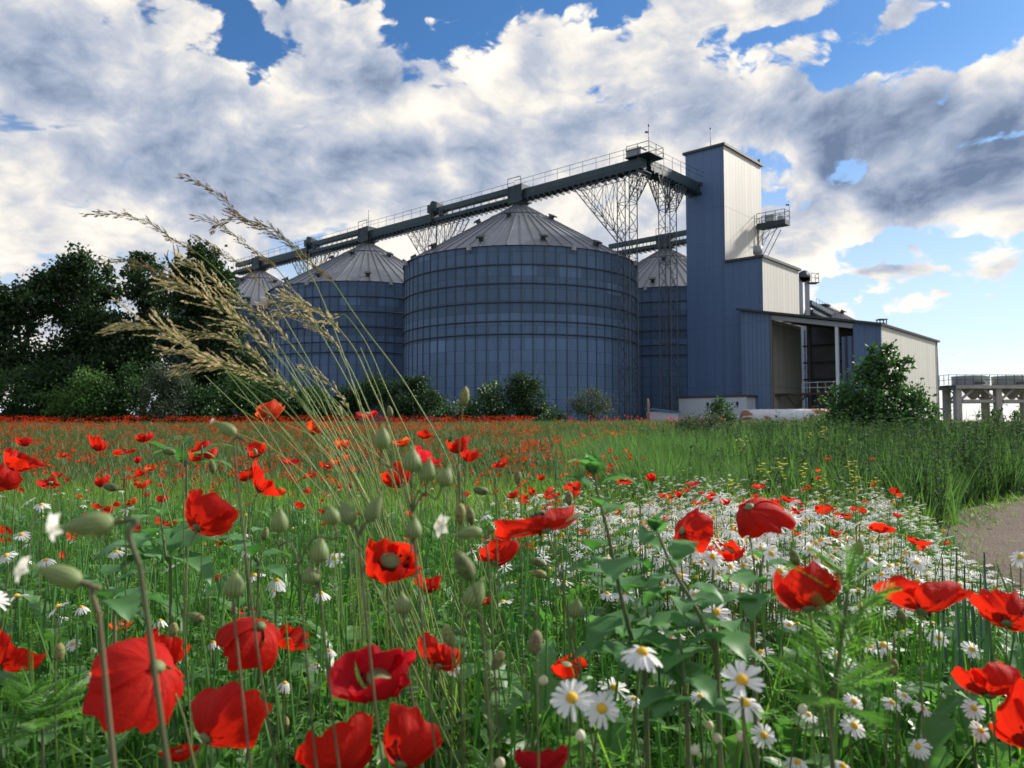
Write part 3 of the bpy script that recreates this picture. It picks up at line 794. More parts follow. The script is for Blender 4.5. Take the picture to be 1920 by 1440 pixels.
# ------------------------------------------------------------------ conveyors
def conveyor(name, label, segs, z, side, parent_loc, boxes=(), rails=True, pole=None):
    """segs: (p0, p1, double) plan points; z: underside height"""
    root = thing(name, label, 'conveyor', (parent_loc.x, parent_loc.y, z))
    lo = MB(); hi = MB(); br_ = MB(); rl = MB(); po = rl
    for p0, p1, dbl in segs:
        d = (p1 - p0); L = d.length; d.normalize(); n_ = d.cross(ZD)
        a = Vector((p0.x, p0.y, z)); b_ = Vector((p1.x, p1.y, z))
        lo.beam(a + ZD * 0.30, b_ + ZD * 0.30, 1.10, 0.42)
        if dbl:
            hi.beam(a + ZD * 1.42, b_ + ZD * 1.42, 0.75, 0.58)
            k = 0.6
            while k < L:
                q = a + d * k
                for s_ in (-0.5, 0.5): po.beam(q + n_ * s_ + ZD * 0.48, q + n_ * s_ + ZD * 1.2, 0.06, 0.06)
                k += 1.15
        else:
            hi.beam(a + ZD * 0.83, b_ + ZD * 0.83, 0.95, 0.62)
        k = 0.3
        while k < L:                                             # cross bearers under the trough
            q = a + d * k; br_.box(q + ZD * -0.07, (0.14, 1.5, 0.26), d, n_, ZD); k += 0.75
        zt = 1.14 if not dbl else 1.0
        if rails:
            e = n_ * (side * 0.95)
            rl.beam(a + e + ZD * (zt + 0.9), b_ + e + ZD * (zt + 0.9), 0.035, 0.035)
            if not dbl: rl.beam(a + e + ZD * (zt + 0.45), b_ + e + ZD * (zt + 0.45), 0.028, 0.028)
            k = 0.0
            while k <= L:
                q = a + d * k + e; rl.beam(q + ZD * 0.4, q + ZD * (zt + 0.9), 0.035, 0.035); k += 1.6
    lo.build('trough', M['steel_teal'], root); hi.build('housing', M['steel_teal_b'], root)
    br_.build('cross_bearer', M['steel_teal'], root)
    if rl.v: rl.build('handrail', M['galv_dark'], root)
    for p, kind in boxes:
        c = Vector((p.x, p.y, z))
        m2 = MB()
        if kind == 'drive':
            m2.box(c + ZD * 1.75, (1.7, 1.1, 0.9), UD, VD, ZD); m2.lathe(c + ZD * 2.2 - VD * 0.5, [(0.42, 0), (0.42, 1.0)], 14, 0, VD)
            m2.box(c + ZD * 1.0 - UD * 1.4, (0.7, 0.9, 0.7), UD, VD, ZD); m2.box(c + ZD * 0.9, (0.3, 1.5, 1.6), UD, VD, ZD)
        else:                                                    # outlet box above a silo peak
            m2.box(c + ZD * 0.7, (2.0, 1.7, 1.8), UD, VD, ZD); m2.lathe(c - ZD * 0.55, [(0.55, 0), (0.9, 0.4), (0.9, 0.62)], 14)
            m2.beam(c + UD * 0.9 - VD * 0.95 + ZD * 0.3, c + UD * 0.9 - VD * 0.95 + ZD * 2.4, 0.06); m2.beam(c - UD * 0.9 - VD * 0.95 + ZD * 0.3, c - UD * 0.9 - VD * 0.95 + ZD * 2.4, 0.06)
            m2.beam(c + UD * 0.9 - VD * 0.95 + ZD * 2.4, c - UD * 0.9 - VD * 0.95 + ZD * 2.4, 0.06)
        m2.build('drive_unit' if kind == 'drive' else 'outlet_box', M['steel_teal'], root)
    return root
zC = zA1 + 0.55
Kc = hit(S1, -UD, 1205)                                   # the corner above the first lattice tower
B1 = hit(S1, UD, 815); B2 = hit(S1, UD, 580); Send = S3 + UD * 7
Tin = hit(Pc, UD, 1313)                                    # where the cross conveyor enters the tower
mainc = conveyor('roof_conveyor', 'long dark conveyor gallery running over the silo peaks to the tower', [
    (Kc - UD * 0.3, S1, False), (S1, B1, True), (B1, S2, False), (S2, B2, True), (B2, S3, False), (S3, Send, True)], zC, -1, Kc,
    [(S1, 'out'), (S2, 'out'), (S3, 'out'), (B1, 'drive'), (B2, 'drive')])
Vs = (Tin - Kc).dot(VD); Kv = Kc
crossc = conveyor('cross_conveyor', 'short dark conveyor bridge from the gallery corner into the tower', [
    (Kc + VD * 0.9, Kc + VD * (Vs - 0.05), False)], zC + 0.08, 1, Kc, [])
def rail_loop(pts, z, h=1.0, mbx=None, nmid=1):
    mbx = mbx or MB()
    for a, b_ in zip(pts[:-1], pts[1:]):
        a3 = Vector((a.x, a.y, z)); b3 = Vector((b_.x, b_.y, z)); L = (b3 - a3).length
        for k in range(nmid + 1): mbx.beam(a3 + ZD * (h * (k + 1) / (nmid + 1)), b3 + ZD * (h * (k + 1) / (nmid + 1)), 0.05, 0.05)
        n = max(1, int(L / 0.9))
        for i in range(n + 1): q = a3 + (b3 - a3) * (i / n); mbx.beam(q, q + ZD * h, 0.055, 0.055)
    return mbx
# platform and machine house on the corner
pf = thing('corner_platform', 'railed platform with grey drive housing on the conveyor corner', 'platform', (Kc.x, Kc.y, zC + 1.18))
mb = MB(); c = Kc - UD * 0.2 + VD * 0.3; mb.box((c.x, c.y, zC + 1.22), (2.7, 2.6, 0.08), UD, VD, ZD); mb.build('deck', M['steel_teal'], pf)
mb = MB(); c = Kc + UD * 0.5; mb.box((c.x, c.y, zC + 1.66), (1.6, 1.0, 0.78), UD, VD, ZD)
mb.box((c.x, c.y, zC + 2.08), (1.75, 1.15, 0.06), UD, VD, ZD); mb.build('drive_housing', M['grey'], pf)
c = Kc - UD * 0.2 + VD * 0.3
k = [c - UD * 1.25 - VD * 1.25, c - UD * 1.25 + VD * 1.25, c + UD * 0.2 + VD * 1.25]
rail_loop([c + UD * 1.2 - VD * 1.25] + k, zC + 1.27, 1.0).build('handrail', M['galv_dark'], pf)
mb = MB(); q = k[0]; mb.tube([(q.x, q.y, zC + 1.25), (q.x, q.y, zC + 3.6)], 0.035, 5); mb.box((q.x - 0.18, q.y, zC + 3.05), (0.36, 0.05, 0.16)); mb.tube([(q.x, q.y, zC + 3.6), (q.x, q.y, zC + 3.8)], 0.08, 5)
mb.build('lamp_pole', M['galv_dark'], pf)
# second conveyor behind, over the far silo
T2 = hit(Pc + VD * (bT - 2.2), UD, 1250)
D1 = S4 + UD * 9.0; D2 = S4 - UD * ((S4 - Pc).dot(UD) - aT - 0.05)
back = conveyor('rear_conveyor', 'lower dark conveyor crossing behind the lattice towers over the far silo', [(D1, S4, True), (S4, D2, True)], zA1 + 0.5, -1, S4, [(S4, 'out')])
# lightning rods on the gallery
q = S2; mb = MB(); mb.tube([(q.x, q.y, zC + 1.7), (q.x, q.y, zC + 4.0)], 0.035, 5); mb.build('lightning_rod', M['galv_dark'], mainc)

# ------------------------------------------------------------------ lattice towers
def lattice(mb, c, z0, z1, wd, step=1.25, leg=0.085, brc=0.045):
    cs = [c + UD * (wd / 2 * i) + VD * (wd / 2 * j) for i, j in ((-1, -1), (1, -1), (1, 1), (-1, 1))]
    for q in cs: mb.beam((q.x, q.y, z0), (q.x, q.y, z1), leg, leg)
    n = max(1, int((z1 - z0) / step)); h = (z1 - z0) / n
    for f_ in range(4):
        a, b_ = cs[f_], cs[(f_ + 1) % 4]
        for i in range(n):
            za_, zb_ = z0 + i * h, z0 + (i + 1) * h
            if i % 2: a, b_ = b_, a
            mb.beam((a.x, a.y, za_), (b_.x, b_.y, zb_), brc, brc)
            if i % 2 == 0: mb.beam((a.x, a.y, za_), (b_.x, b_.y, za_), brc, brc)
            if i % 2: a, b_ = b_, a
def fan(mb, c, ddir, zlow, ztop, reach, wd):
    """lattice bracket spreading from the tower at zlow to a chord of length reach below the conveyor"""
    for s_ in (-wd / 2, wd / 2):
        e = (ddir.cross(ZD)) * s_
        a = c + e; p = Vector((a.x, a.y, zlow)); q = Vector((a.x + ddir.x * reach, a.y + ddir.y * reach, ztop))
        mb.beam(p, q, 0.09, 0.09); mb.beam((a.x, a.y, ztop), q, 0.055, 0.055)
        mb.beam(p + ZD * 0.9, q + ddir * -0.9, 0.055, 0.055)
        n = 4
        for i in range(n):
            r0, r1 = p + (q - p) * (i / n), p + (q - p) * ((i + 1) / n)
            u0 = Vector((a.x + ddir.x * reach * (i / n), a.y + ddir.y * reach * (i / n), ztop)); u1 = Vector((a.x + ddir.x * reach * ((i + 1) / n), a.y + ddir.y * reach * ((i + 1) / n), ztop))
            mb.beam(r0, u1, 0.042, 0.042); mb.beam(r1, u1, 0.042, 0.042); mb.beam(u0, r1, 0.036, 0.036)
    n = 8
    for i in range(n + 1):
        q = Vector((c.x, c.y, zlow)) + (Vector((c.x + ddir.x * reach, c.y + ddir.y * reach, ztop)) - Vector((c.x, c.y, zlow))) * (i / n)
        e = ddir.cross(ZD) * (wd / 2); mb.beam(q - e, q + e, 0.042, 0.042)
L1 = hit(S1, -UD, 1178); L2 = hit(Kc, VD, 1254)
lt = thing('lattice_tower', 'taller lattice steel mast beside the nearest silo carrying the gallery', 'lattice tower', (L1.x, L1.y, GZ), 'lattice steel supports')
mb = MB(); lattice(mb, L1, GZ, zC - 0.2, 1.35); mb.build('mast', M['galv_dark'], lt)
mb = MB(); fan(mb, L1 + UD * 0.68, UD, zof(455, L1, 1170), zC - 0.25, (hit(S1, -UD, 1085) - L1).length - 0.6, 1.3); mb.build('bracket', M['galv_dark'], lt)
mb = MB(); fan(mb, L1 - UD * 0.68, -UD, zC - 2.6, zC - 0.25, 1.6, 1.3); mb.build('bracket', M['galv_dark'], lt)
lt = thing('lattice_tower', 'slimmer lattice steel mast in front of the dark silo beside the tower', 'lattice tower', (L2.x, L2.y, GZ), 'lattice steel supports')
mb = MB(); lattice(mb, L2, GZ, zC - 0.15, 1.25); mb.build('mast', M['galv_dark'], lt)
for s_ in (-1, 1):
    mb = MB(); fan(mb, L2 + VD * (s_ * 0.62), VD * s_, zC - 2.8, zC - 0.15, 2.0, 1.2); mb.build('bracket', M['galv_dark'], lt)
for (sA, pxl, pxr, zlow) in ((S1, 745, 900, 480), (S2, 545, 640, 540)):
    cB = hit(S1, UD, (pxl + pxr) / 2 - 5)
    lt = thing('lattice_tower', 'lattice support under the gallery between the %s' % ('nearest and second silo' if pxl == 745 else 'second and farthest silo'), 'lattice tower', (cB.x, cB.y, GZ), 'lattice steel supports')
    mb = MB(); lattice(mb, cB, GZ, zC - 0.2, 1.3, 1.6); mb.build('mast', M['galv_dark'], lt)
    for s_ in (-1, 1):
        mb = MB(); fan(mb, cB + UD * (s_ * 0.65), UD * s_, zC - 5.5, zC - 0.25, 4.2, 1.3); mb.build('bracket', M['galv_dark'], lt)
# platform on the tower's far side
Fp = Pc + VD * (bT - 0.9) - UD * 0.1
zP = zof(428, Fp, 1450)
tp = thing('tower_platform', 'railed steel platform jutting from the cream side of the tower', 'platform', (Fp.x, Fp.y, zP))
Lp = (hit(Fp, -UD, 1481) - Fp).length
mb = MB(); c = Fp - UD * (Lp / 2); mb.box((c.x, c.y, zP + 0.1), (Lp, 1.3, 0.5), UD, VD, ZD); mb.build('deck', M['steel_teal'], tp)
mb = MB(); c = Fp - UD * (Lp * 0.42); mb.box((c.x, c.y, zP + 0.8), (1.0, 0.8, 0.65), UD, VD, ZD); c = Fp - UD * (Lp * 0.8); mb.box((c.x, c.y, zP + 0.6), (0.6, 0.8, 0.45), UD, VD, ZD); mb.build('drive_unit', M['grey'], tp)
rail_loop([Fp - VD * 0.62, Fp - UD * (Lp - 0.05) - VD * 0.62, Fp - UD * (Lp - 0.05) + VD * 0.62, Fp + VD * 0.62], zP + 0.38, 1.05).build('handrail', M['galv_dark'], tp)
mb = MB(); q = Fp - UD * (Lp - 0.05) + VD * 0.62; mb.tube([(q.x, q.y, zP + 0.4), (q.x, q.y, zP + 2.6)], 0.035, 5); mb.box((q.x - 0.2, q.y, zP + 2.1), (0.36, 0.05, 0.16)); mb.build('lamp_pole', M['galv_dark'], tp)
mb = MB()
for s_ in (-0.55, 0.55):
    a = Fp + VD * s_
    for i in range(3):
        mb.beam((a.x, a.y, zP - 2.9 + i * 0.8), Vector((a.x, a.y, zP - 0.2)) - UD * (Lp * 0.25 * (i + 0.3)), 0.045, 0.045)
    mb.beam((a.x, a.y, zP - 4.2), Vector((a.x, a.y, zP - 0.4)) - UD * (Lp * 0.7), 0.06, 0.06)
    mb.beam(Vector((a.x, a.y, zP - 4.6)) - UD * 0.06, Vector((a.x, a.y, zP - 0.2)) - UD * 0.06, 0.06, 0.06)
mb.build('bracket', M['galv_dark'], tp)

# bucket elevator legs and catwalk behind the shed
E = plan(1509, 97.0); zE = zof(520, E, 1509)
be = thing('bucket_elevator', 'grey twin leg bucket elevator with rounded head behind the shed', 'elevator', (E.x, E.y, GZ))
for s_ in (-0.42, 0.42):
    mb = MB(); mb.box((E.x + s_, E.y, (GZ + zE) / 2), (0.42, 0.5, zE - GZ)); mb.build('leg', M['grey'], be)
mb = MB(); mb.lathe((E.x, E.y - 0.4, zE + 0.1), [(0.72, 0), (0.72, 0.8)], 20, 0, (0, 1, 0)); mb.box((E.x, E.y, zE - 0.3), (1.4, 0.8, 0.5)); mb.build('head', M['vent'], be)
mb = MB(); mb.box((E.x + 1.0, E.y, zE - 0.75), (1.5, 1.2, 0.1)); mb.build('platform', M['vent'], be)
rail_loop([Vector((E.x + 0.75, E.y - 0.55, 0)), Vector((E.x + 1.7, E.y - 0.55, 0)), Vector((E.x + 1.7, E.y + 0.55, 0))], zE - 0.7, 1.1).build('handrail', M['galv_dark'], be)
c0 = plan(1518, 99.0); c1 = plan(1586, 118.0)
zc0 = zof(575, c0, 1518)
cw = conveyor('catwalk_conveyor', 'railed catwalk conveyor above the small silo behind the shed', [(c0, c1, True)], zc0 - 0.9, 1, c0, [])
mb = MB(); q = c0 * 0.5 + c1 * 0.5
for k in (0.15, 0.5, 0.85):
    q = c0 * (1 - k) + c1 * k; mb.beam((q.x, q.y, GZ), (q.x, q.y, zc0 - 0.9), 0.3, 0.3)
mb.build('support_post', M['galv_dark'], cw)
q = plan(1613, 70.5); zz = zroof(hit(Sp, UD, 1613)) 
q = hit(Sp, UD, 1614) + VD * 6; zz = zroof(q) + 0.2
mb = MB()
for i, j in ((-1, -1), (1, -1), (1, 1), (-1, 1)): mb.box((q.x + i * 0.3, q.y + j * 0.3, zz + 0.35), (0.07, 0.07, 0.8))
mb.box((q.x, q.y, zz + 0.72), (0.8, 0.8, 0.08)); mb.box((q.x, q.y, zz + 0.28), (0.45, 0.45, 0.3))
tag(mb.build('roof_hatch', M['vent'], None, (q.x, q.y, zz)), 'small square framed hatch on the shed roof edge', 'hatch')

# ------------------------------------------------------------------ concrete loading platform with two tanks, far right
Yp = 88.0
c = plan(1850, Yp)
zt = zof(729, c, 1830); zd = zof(723, c, 1830); ztie = zof(752, c, 1830)
lp = thing('loading_platform', 'steel railed platform on concrete columns standing apart beyond the weeds', 'platform', (c.x, c.y, GZ))
PX = lambda px: plan(px, Yp).x
for px in (1792, 1867, 1942):
    for dx, dy in ((0, 0), (13, 3.6)):
        mb = MB(); mb.box((PX(px + dx), c.y + dy, (GZ + zt) / 2), (0.66, 0.66, zt - GZ)); mb.build('column', M['concrete'], lp)
x0, x1 = PX(1784), PX(2030)
mb = MB(); mb.box(((x0 + x1) / 2, c.y + 1.8, (zt + zd) / 2), (x1 - x0, 5.0, zd - zt)); mb.build('deck', M['concrete'], lp)
for dy in (0, 3.6):
    for pa, pb in ((1800, 1862), (1875, 1937)):
        mb = MB(); mb.box(((PX(pa) + PX(pb)) / 2 + dy * 0.2, c.y + dy, ztie), (PX(pb) - PX(pa) - 0.1, 0.36, 0.34)); mb.build('tie_beam', M['concrete'], lp)
        for s_, pe in ((1, pa), (-1, pb)):
            mb = MB(); a = Vector((PX(pe) + dy * 0.2, c.y + dy, ztie + 0.25)); mb.beam(a, (a.x + s_ * 1.3, a.y, zt - 0.05), 0.22, 0.22)
            mb.build('brace', M['concrete'], lp)
for px in (1834, 1908):
    mb = MB(); mb.lathe((PX(px) + 0.3, c.y + 1.8, zt - 1.15), [(0.3, 0), (0.75, 0.45), (1.45, 1.13)], 4, 0, (0, 0, 1), False); mb.build('hopper', M['concrete'], lp)
mb = MB(); xr = PX(1771)
rail_loop([Vector((xr, c.y + 4.2, 0)), Vector((xr, c.y - 0.6, 0)), Vector((x1, c.y - 0.6, 0))], zd + 0.05, 1.15, mb); mb.build('handrail', M['galv_dark'], lp)
mb = MB(); mb.box(((xr + x0) / 2 - 0.05, c.y + 1.8, zd - 0.04), (x0 - xr + 0.1, 4.9, 0.1)); mb.beam((xr + 0.1, c.y, zd - 0.1), (x0, c.y, zd - 0.9), 0.1); mb.build('side_landing', M['galv_dark'], lp)
for px, lb in ((1834, 'pale round low tank on the concrete platform, beside its open railing end'), (1911, 'pale round low tank on the concrete platform, cut by the photo edge')):
    cx_ = PX(px); rr = PX(px + 31) - cx_
    tk = thing('round_tank', lb, 'tank', (cx_, c.y + 1.8, zd), 'round tanks on the platform')
    h_ = zof(706, c, 1834) - zd
    mb = MB(); mb.lathe((cx_, c.y + 1.8, zd + 0.004), [(rr, 0), (rr, h_), (rr + 0.06, h_ + 0.02), (rr + 0.06, h_ + 0.12), (rr - 0.1, h_ + 0.14), (0.2, h_ + 0.3)], 36); mb.build('shell', M['pale_metal'], tk)
    mb = MB(); mb.box((cx_, c.y + 1.8 - rr - 0.03, zd + 0.28), (1.1, 0.12, 0.2)); mb.build('nameplate_bracket', M['vent'], tk)
# ------------------------------------------------------------------ trees and bushes
M['tree_leaf'] = plant('dark_tree_leaf', (0.010, 0.030, 0.012), (0.036, 0.072, 0.026), 0.30, 0.5, (1.6, 1.8, 0.8), 0.25, clump=0.5)
M['shrub_leaf'] = plant('mid_shrub_leaf', (0.024, 0.066, 0.022), (0.064, 0.138, 0.048), 0.30, 0.5, (1.5, 1.7, 0.8), 0.25, clump=0.8)
M['light_leaf'] = plant('pale_shrub_leaf', (0.060, 0.130, 0.036), (0.125, 0.230, 0.075), 0.40, 0.5, (1.5, 1.7, 0.8), 0.25, clump=0.8)
M['grey_leaf'] = plant('grey_willow_leaf', (0.045, 0.066, 0.040), (0.100, 0.130, 0.085), 0.25, 0.55, (1.3, 1.5, 0.9), 0.25, clump=0.8)
M['bush_leaf'] = plant('big_bush_leaf', (0.022, 0.062, 0.022), (0.066, 0.140, 0.046), 0.35, 0.45, (1.4, 1.7, 0.7), 0.35, clump=1.6)
M['bark'] = simple('dark_bark', (0.055, 0.042, 0.032), 0.9, 0, 4.0, 0.35, 0.4)
M['blossom'] = plant('white_blossom', (0.62, 0.62, 0.55), (0.80, 0.80, 0.74), 0.3, 0.6, (1, 1, 1))
leafV = np.array([[0, 0, 0], [.36, .45, .10], [0, 1.0, -.05], [-.36, .45, .10]], float)
leafF = np.array([[0, 1, 2], [0, 2, 3]])
def rand_rot(n, upbias=0.0):
    q = rng.normal(size=(n, 4)); q /= np.linalg.norm(q, axis=1)[:, None]
    w_, x, y, z = q.T
    return np.stack([np.stack([1 - 2 * (y * y + z * z), 2 * (x * y - z * w_), 2 * (x * z + y * w_)], -1),
                     np.stack([2 * (x * y + z * w_), 1 - 2 * (x * x + z * z), 2 * (y * z - x * w_)], -1),
                     np.stack([2 * (x * z - y * w_), 2 * (y * z + x * w_), 1 - 2 * (x * x + y * y)], -1)], 1)
def leaf_cloud(pos, size, proto=leafV, pf=leafF):
    n = len(pos); Rm = rand_rot(n)
    V = np.einsum('nij,kj->nki', Rm, proto) * size[:, None, None] + pos[:, None]
    F = (pf[None] + (np.arange(n) * len(proto))[:, None, None]).reshape(-1, pf.shape[1])
    return V.reshape(-1, 3), F, np.repeat(rng.random(n), len(proto))
def blob_points(c, r, n, clumps=26, spread=0.24, shell=0.55):
    """leaf positions in clumps through an ellipsoid, denser to the outside"""
    d = rng.normal(size=(clumps, 3)); d /= np.linalg.norm(d, axis=1)[:, None]
    rad = np.where(rng.random(clumps) < shell, rng.uniform(0.72, 1.02, clumps), rng.uniform(0.1, 0.8, clumps))
    cc = d * rad[:, None]
    k = rng.integers(0, clumps, n)
    cs = rng.uniform(0.5, 1.5, clumps)
    p = cc[k] + rng.normal(size=(n, 3)) * (spread * cs[k])[:, None] * np.array([1, 1, .8])
    return p * np.array(r) + np.array(c)
def woody(name, label, cat, base, blobs, leaf, dens, mat, group, trunk_r=0.2, flowers=0, dead=None, limb=True, flsz=0.1, clumps=26, spread=0.24):
    """blobs: list of (centre, radii) in world space"""
    bz = gz(base[0], base[1]) if base[1] < 58 else GZ
    root = thing(name, label, cat, (base[0], base[1], bz), group)
    pts = []
    for c, r in blobs:
        n = int(13 * dens * (r[0] * r[2]) / (leaf * leaf))
        pts.append(blob_points(c, r, max(40, n), clumps, spread))
    pts = np.concatenate(pts)
    pts = pts[pts[:, 2] > bz + 0.02]
    V, F, rn = leaf_cloud(pts, rng.uniform(0.65, 1.25, len(pts)) * leaf)
    V[:, 2] = np.maximum(V[:, 2], bz)
    np_mesh('crown' if trunk_r > 0.12 else 'foliage', V, F, mat, {'rnd': rn}, parent=root)
    mb = MB(); top = max(blobs, key=lambda b_: b_[0][2]); tc_ = Vector(top[0])
    b0 = Vector((base[0], base[1], bz - 0.1))
    mid = b0 * 0.45 + tc_ * 0.55 + Vector((trunk_r, 0, 0)); mid.x = b0.x * 0.6 + tc_.x * 0.4
    mb.tube([b0, b0 * 0.75 + mid * 0.25, mid, tc_], [trunk_r * 1.2, trunk_r, trunk_r * 0.7, trunk_r * 0.15], 8)
    if limb:
        for c, r in blobs:
            c = Vector(c); k = 0.25 + 0.35 * random.random()
            s_ = b0 + (mid - b0) * k * 1.6
            mb.tube([s_, (s_ + c) / 2 + Vector((0, 0, 0.2 * r[2])), c], [trunk_r * 0.5, trunk_r * 0.32, trunk_r * 0.1], 5)
            for j in range(4):
                e = c + Vector((random.uniform(-1, 1) * r[0], random.uniform(-1, 1) * r[1], random.uniform(-.4, 1) * r[2])) * 0.9
                mb.tube([c * 0.7 + s_ * 0.3, (c + e) / 2, e], [trunk_r * 0.2, trunk_r * 0.12, trunk_r * 0.03], 4)
    mb.build('trunk' if trunk_r > 0.12 else 'stems', M['bark'], root)
    if dead:
        mb = MB()
        for pth in dead: mb.tube(pth, np.linspace(0.09, 0.02, len(pth)).tolist(), 5)
        mb.build('dead_branch', M['bark'], root)
    if flowers:
        fp = pts[rng.integers(0, len(pts), flowers)] + np.array([0, -0.25, 0.12]) * leaf * 2
        V, F, rn = leaf_cloud(fp, rng.uniform(0.6, 1.3, flowers) * flsz, np.array([[-.5, -.5, 0], [.5, -.5, 0], [.5, .5, 0], [-.5, .5, 0]], float), np.array([[0, 1, 2, 3]]))
        np_mesh('blossom', V, F, M['blossom'], {'rnd': rn}, parent=root)
    return root
def pblobs(rows, Y, depth=1.0):
    out = []
    for i, (px, py, rx, ry) in enumerate(rows):
        yy = Y + (random.random() - 0.5) * 2.5 * depth
        c = at(px, py, yy); k = yy / FPX
        out.append((tuple(c), (rx * k, max(rx, ry) * k * 0.9, ry * k)))
    return out
TG = 'dark trees standing by the silos'
def tree(px, Y, rows, label, name='broadleaf_tree', leaf=0.34, dens=4.6, mat='tree_leaf', dead=None, **kw):
    b_ = at(px, 795, Y); return woody(name, label, 'tree', (b_.x, b_.y), pblobs(rows, Y), leaf, dens, M[mat], TG, 0.26, dead=dead, **kw)
tree(20, 60, [(15, 600, 62, 50), (60, 565, 36, 40), (-40, 580, 60, 50), (20, 680, 70, 60), (82, 528, 20, 22), (30, 565, 30, 26)], 'broad dark tree at the end of the row beside the poppy field edge')
tree(152, 62, [(150, 486, 30, 28), (128, 512, 32, 26), (165, 530, 46, 36), (120, 570, 60, 45), (185, 600, 42, 50), (150, 650, 70, 60), (214, 545, 14, 22), (92, 548, 34, 36), (203, 512, 12, 14)], 'tallest dark tree with a pointed loose crown, left of the bare branch')
tree(268, 60, [(263, 492, 24, 20), (255, 525, 26, 28), (275, 560, 34, 34), (300, 605, 36, 46), (255, 660, 48, 60), (295, 520, 16, 24)], 'slim dark tree between the tallest tree and the one with bare branches')
tree(228, 61, [(225, 640, 44, 50), (240, 695, 60, 50), (205, 610, 22, 30), (110, 700, 60, 46), (170, 705, 50, 44)], 'low bushy dark tree filling the gap under the tallest and slim trees')
Yd = 58.5
dead = [[at(338, 560, Yd), at(330, 500, Yd), at(327, 470, Yd), at(324, 456, Yd)], [at(330, 505, Yd), at(318, 495, Yd), at(313, 480, Yd), at(316, 468, Yd)], [at(329, 490, Yd), at(335, 470, Yd), at(331, 458, Yd)], [at(314, 488, Yd), at(308, 476, Yd)]]
tree(372, 58, [(378, 478, 28, 24), (355, 505, 34, 28), (402, 515, 30, 28), (425, 535, 20, 26), (350, 555, 44, 36), (395, 570, 42, 40), (355, 630, 62, 56), (420, 625, 36, 44), (370, 700, 70, 50)], 'dark tree with bare dead branches poking from its crown', dead=dead)
tree(455, 57, [(450, 690, 40, 50), (480, 720, 36, 40), (430, 650, 26, 36)], 'low dark tree under the farthest silo behind the grass plumes')

SG2 = 'shrubs along the field edge'
def shrub(px, Y, rows, label, mat='shrub_leaf', leaf=0.2, dens=3.0, name='shrub', grp=SG2, **kw):
    b_ = at(px, 795, Y); return woody(name, label, 'shrub', (b_.x, b_.y), pblobs(rows, Y, 0.4), leaf, dens, M[mat], grp, 0.06, **kw)
shrub(40, 53, [(30, 730, 60, 46), (80, 745, 40, 38), (-30, 730, 50, 50)], 'low dark shrub at the far left field edge below the trees', 'shrub_leaf')
shrub(150, 52, [(140, 752, 40, 32), (175, 738, 30, 40), (160, 722, 22, 30), (105, 760, 34, 26)], 'light green ragged shrub below the tallest tree', 'light_leaf')
shrub(105, 54, [(100, 715, 60, 46), (150, 700, 40, 36)], 'dark rounded shrub behind the light green ragged one', 'tree_leaf', 0.24)
shrub(225, 53, [(222, 742, 38, 46), (252, 728, 34, 48), (205, 765, 26, 20)], 'mid green shrub between the ragged pale shrub and the grey one', 'shrub_leaf')
shrub(312, 51, [(312, 742, 40, 44), (300, 715, 26, 28), (330, 725, 24, 30), (318, 768, 44, 20)], 'rounded grey green willow like shrub', 'grey_leaf', 0.16)
shrub(382, 52, [(380, 762, 40, 30), (410, 755, 30, 30), (360, 775, 30, 16)], 'low bush speckled with white flowers beside the grey shrub', 'shrub_leaf', flowers=130, flsz=0.10)
shrub(452, 53, [(450, 745, 50, 46), (495, 752, 38, 40)], 'dark low shrub below the grass plumes, left of the nodding bud', 'shrub_leaf')
shrub(560, 54, [(550, 755, 46, 38), (592, 765, 36, 30)], 'lowest dark shrub at the foot of the second silo', 'shrub_leaf')
shrub(690, 56, [(688, 745, 46, 36), (660, 758, 34, 30), (715, 735, 32, 28), (640, 772, 24, 20)], 'big rounded dark bush overlapping the seam of two silos', 'tree_leaf', 0.19)
shrub(782, 55, [(780, 750, 44, 40), (775, 722, 30, 22), (812, 762, 26, 30), (750, 765, 30, 30)], 'dark bush with a pale tip before the left side of the largest silo', 'tree_leaf', 0.19, flowers=60, flsz=0.08)
shrub(862, 53, [(860, 780, 44, 22), (835, 788, 26, 14), (888, 775, 24, 22)], 'spreading low wild rose bush dotted with pale flowers', 'shrub_leaf', 0.15, flowers=260, flsz=0.09)
shrub(922, 54, [(922, 755, 30, 34), (918, 730, 22, 20), (935, 775, 34, 24)], 'upright bush covered in white blossom before the largest silo', 'shrub_leaf', 0.15, flowers=330, flsz=0.11)
shrub(984, 54.5, [(982, 735, 34, 30), (988, 760, 40, 36), (975, 715, 24, 14), (1010, 780, 30, 20)], 'very dark dense bush right of the white blossomed one', 'tree_leaf', 0.17)
shrub(1040, 53, [(1038, 785, 24, 16), (1020, 790, 18, 12)], 'small low dark bush speckled white beside the dense dark bush', 'shrub_leaf', 0.14, flowers=70, flsz=0.08)
shrub(1108, 54, [(1105, 757, 36, 26), (1085, 768, 26, 20), (1130, 765, 26, 24), (1110, 738, 22, 14)], 'sparse pale grey green bush in front of the lattice mast', 'grey_leaf', 0.13, 1.2)
shrub(1352, 52, [(1350, 775, 22, 22), (1347, 760, 12, 16), (1368, 785, 18, 12)], 'small dark bush before the white annex', 'shrub_leaf', 0.14, 2.4)
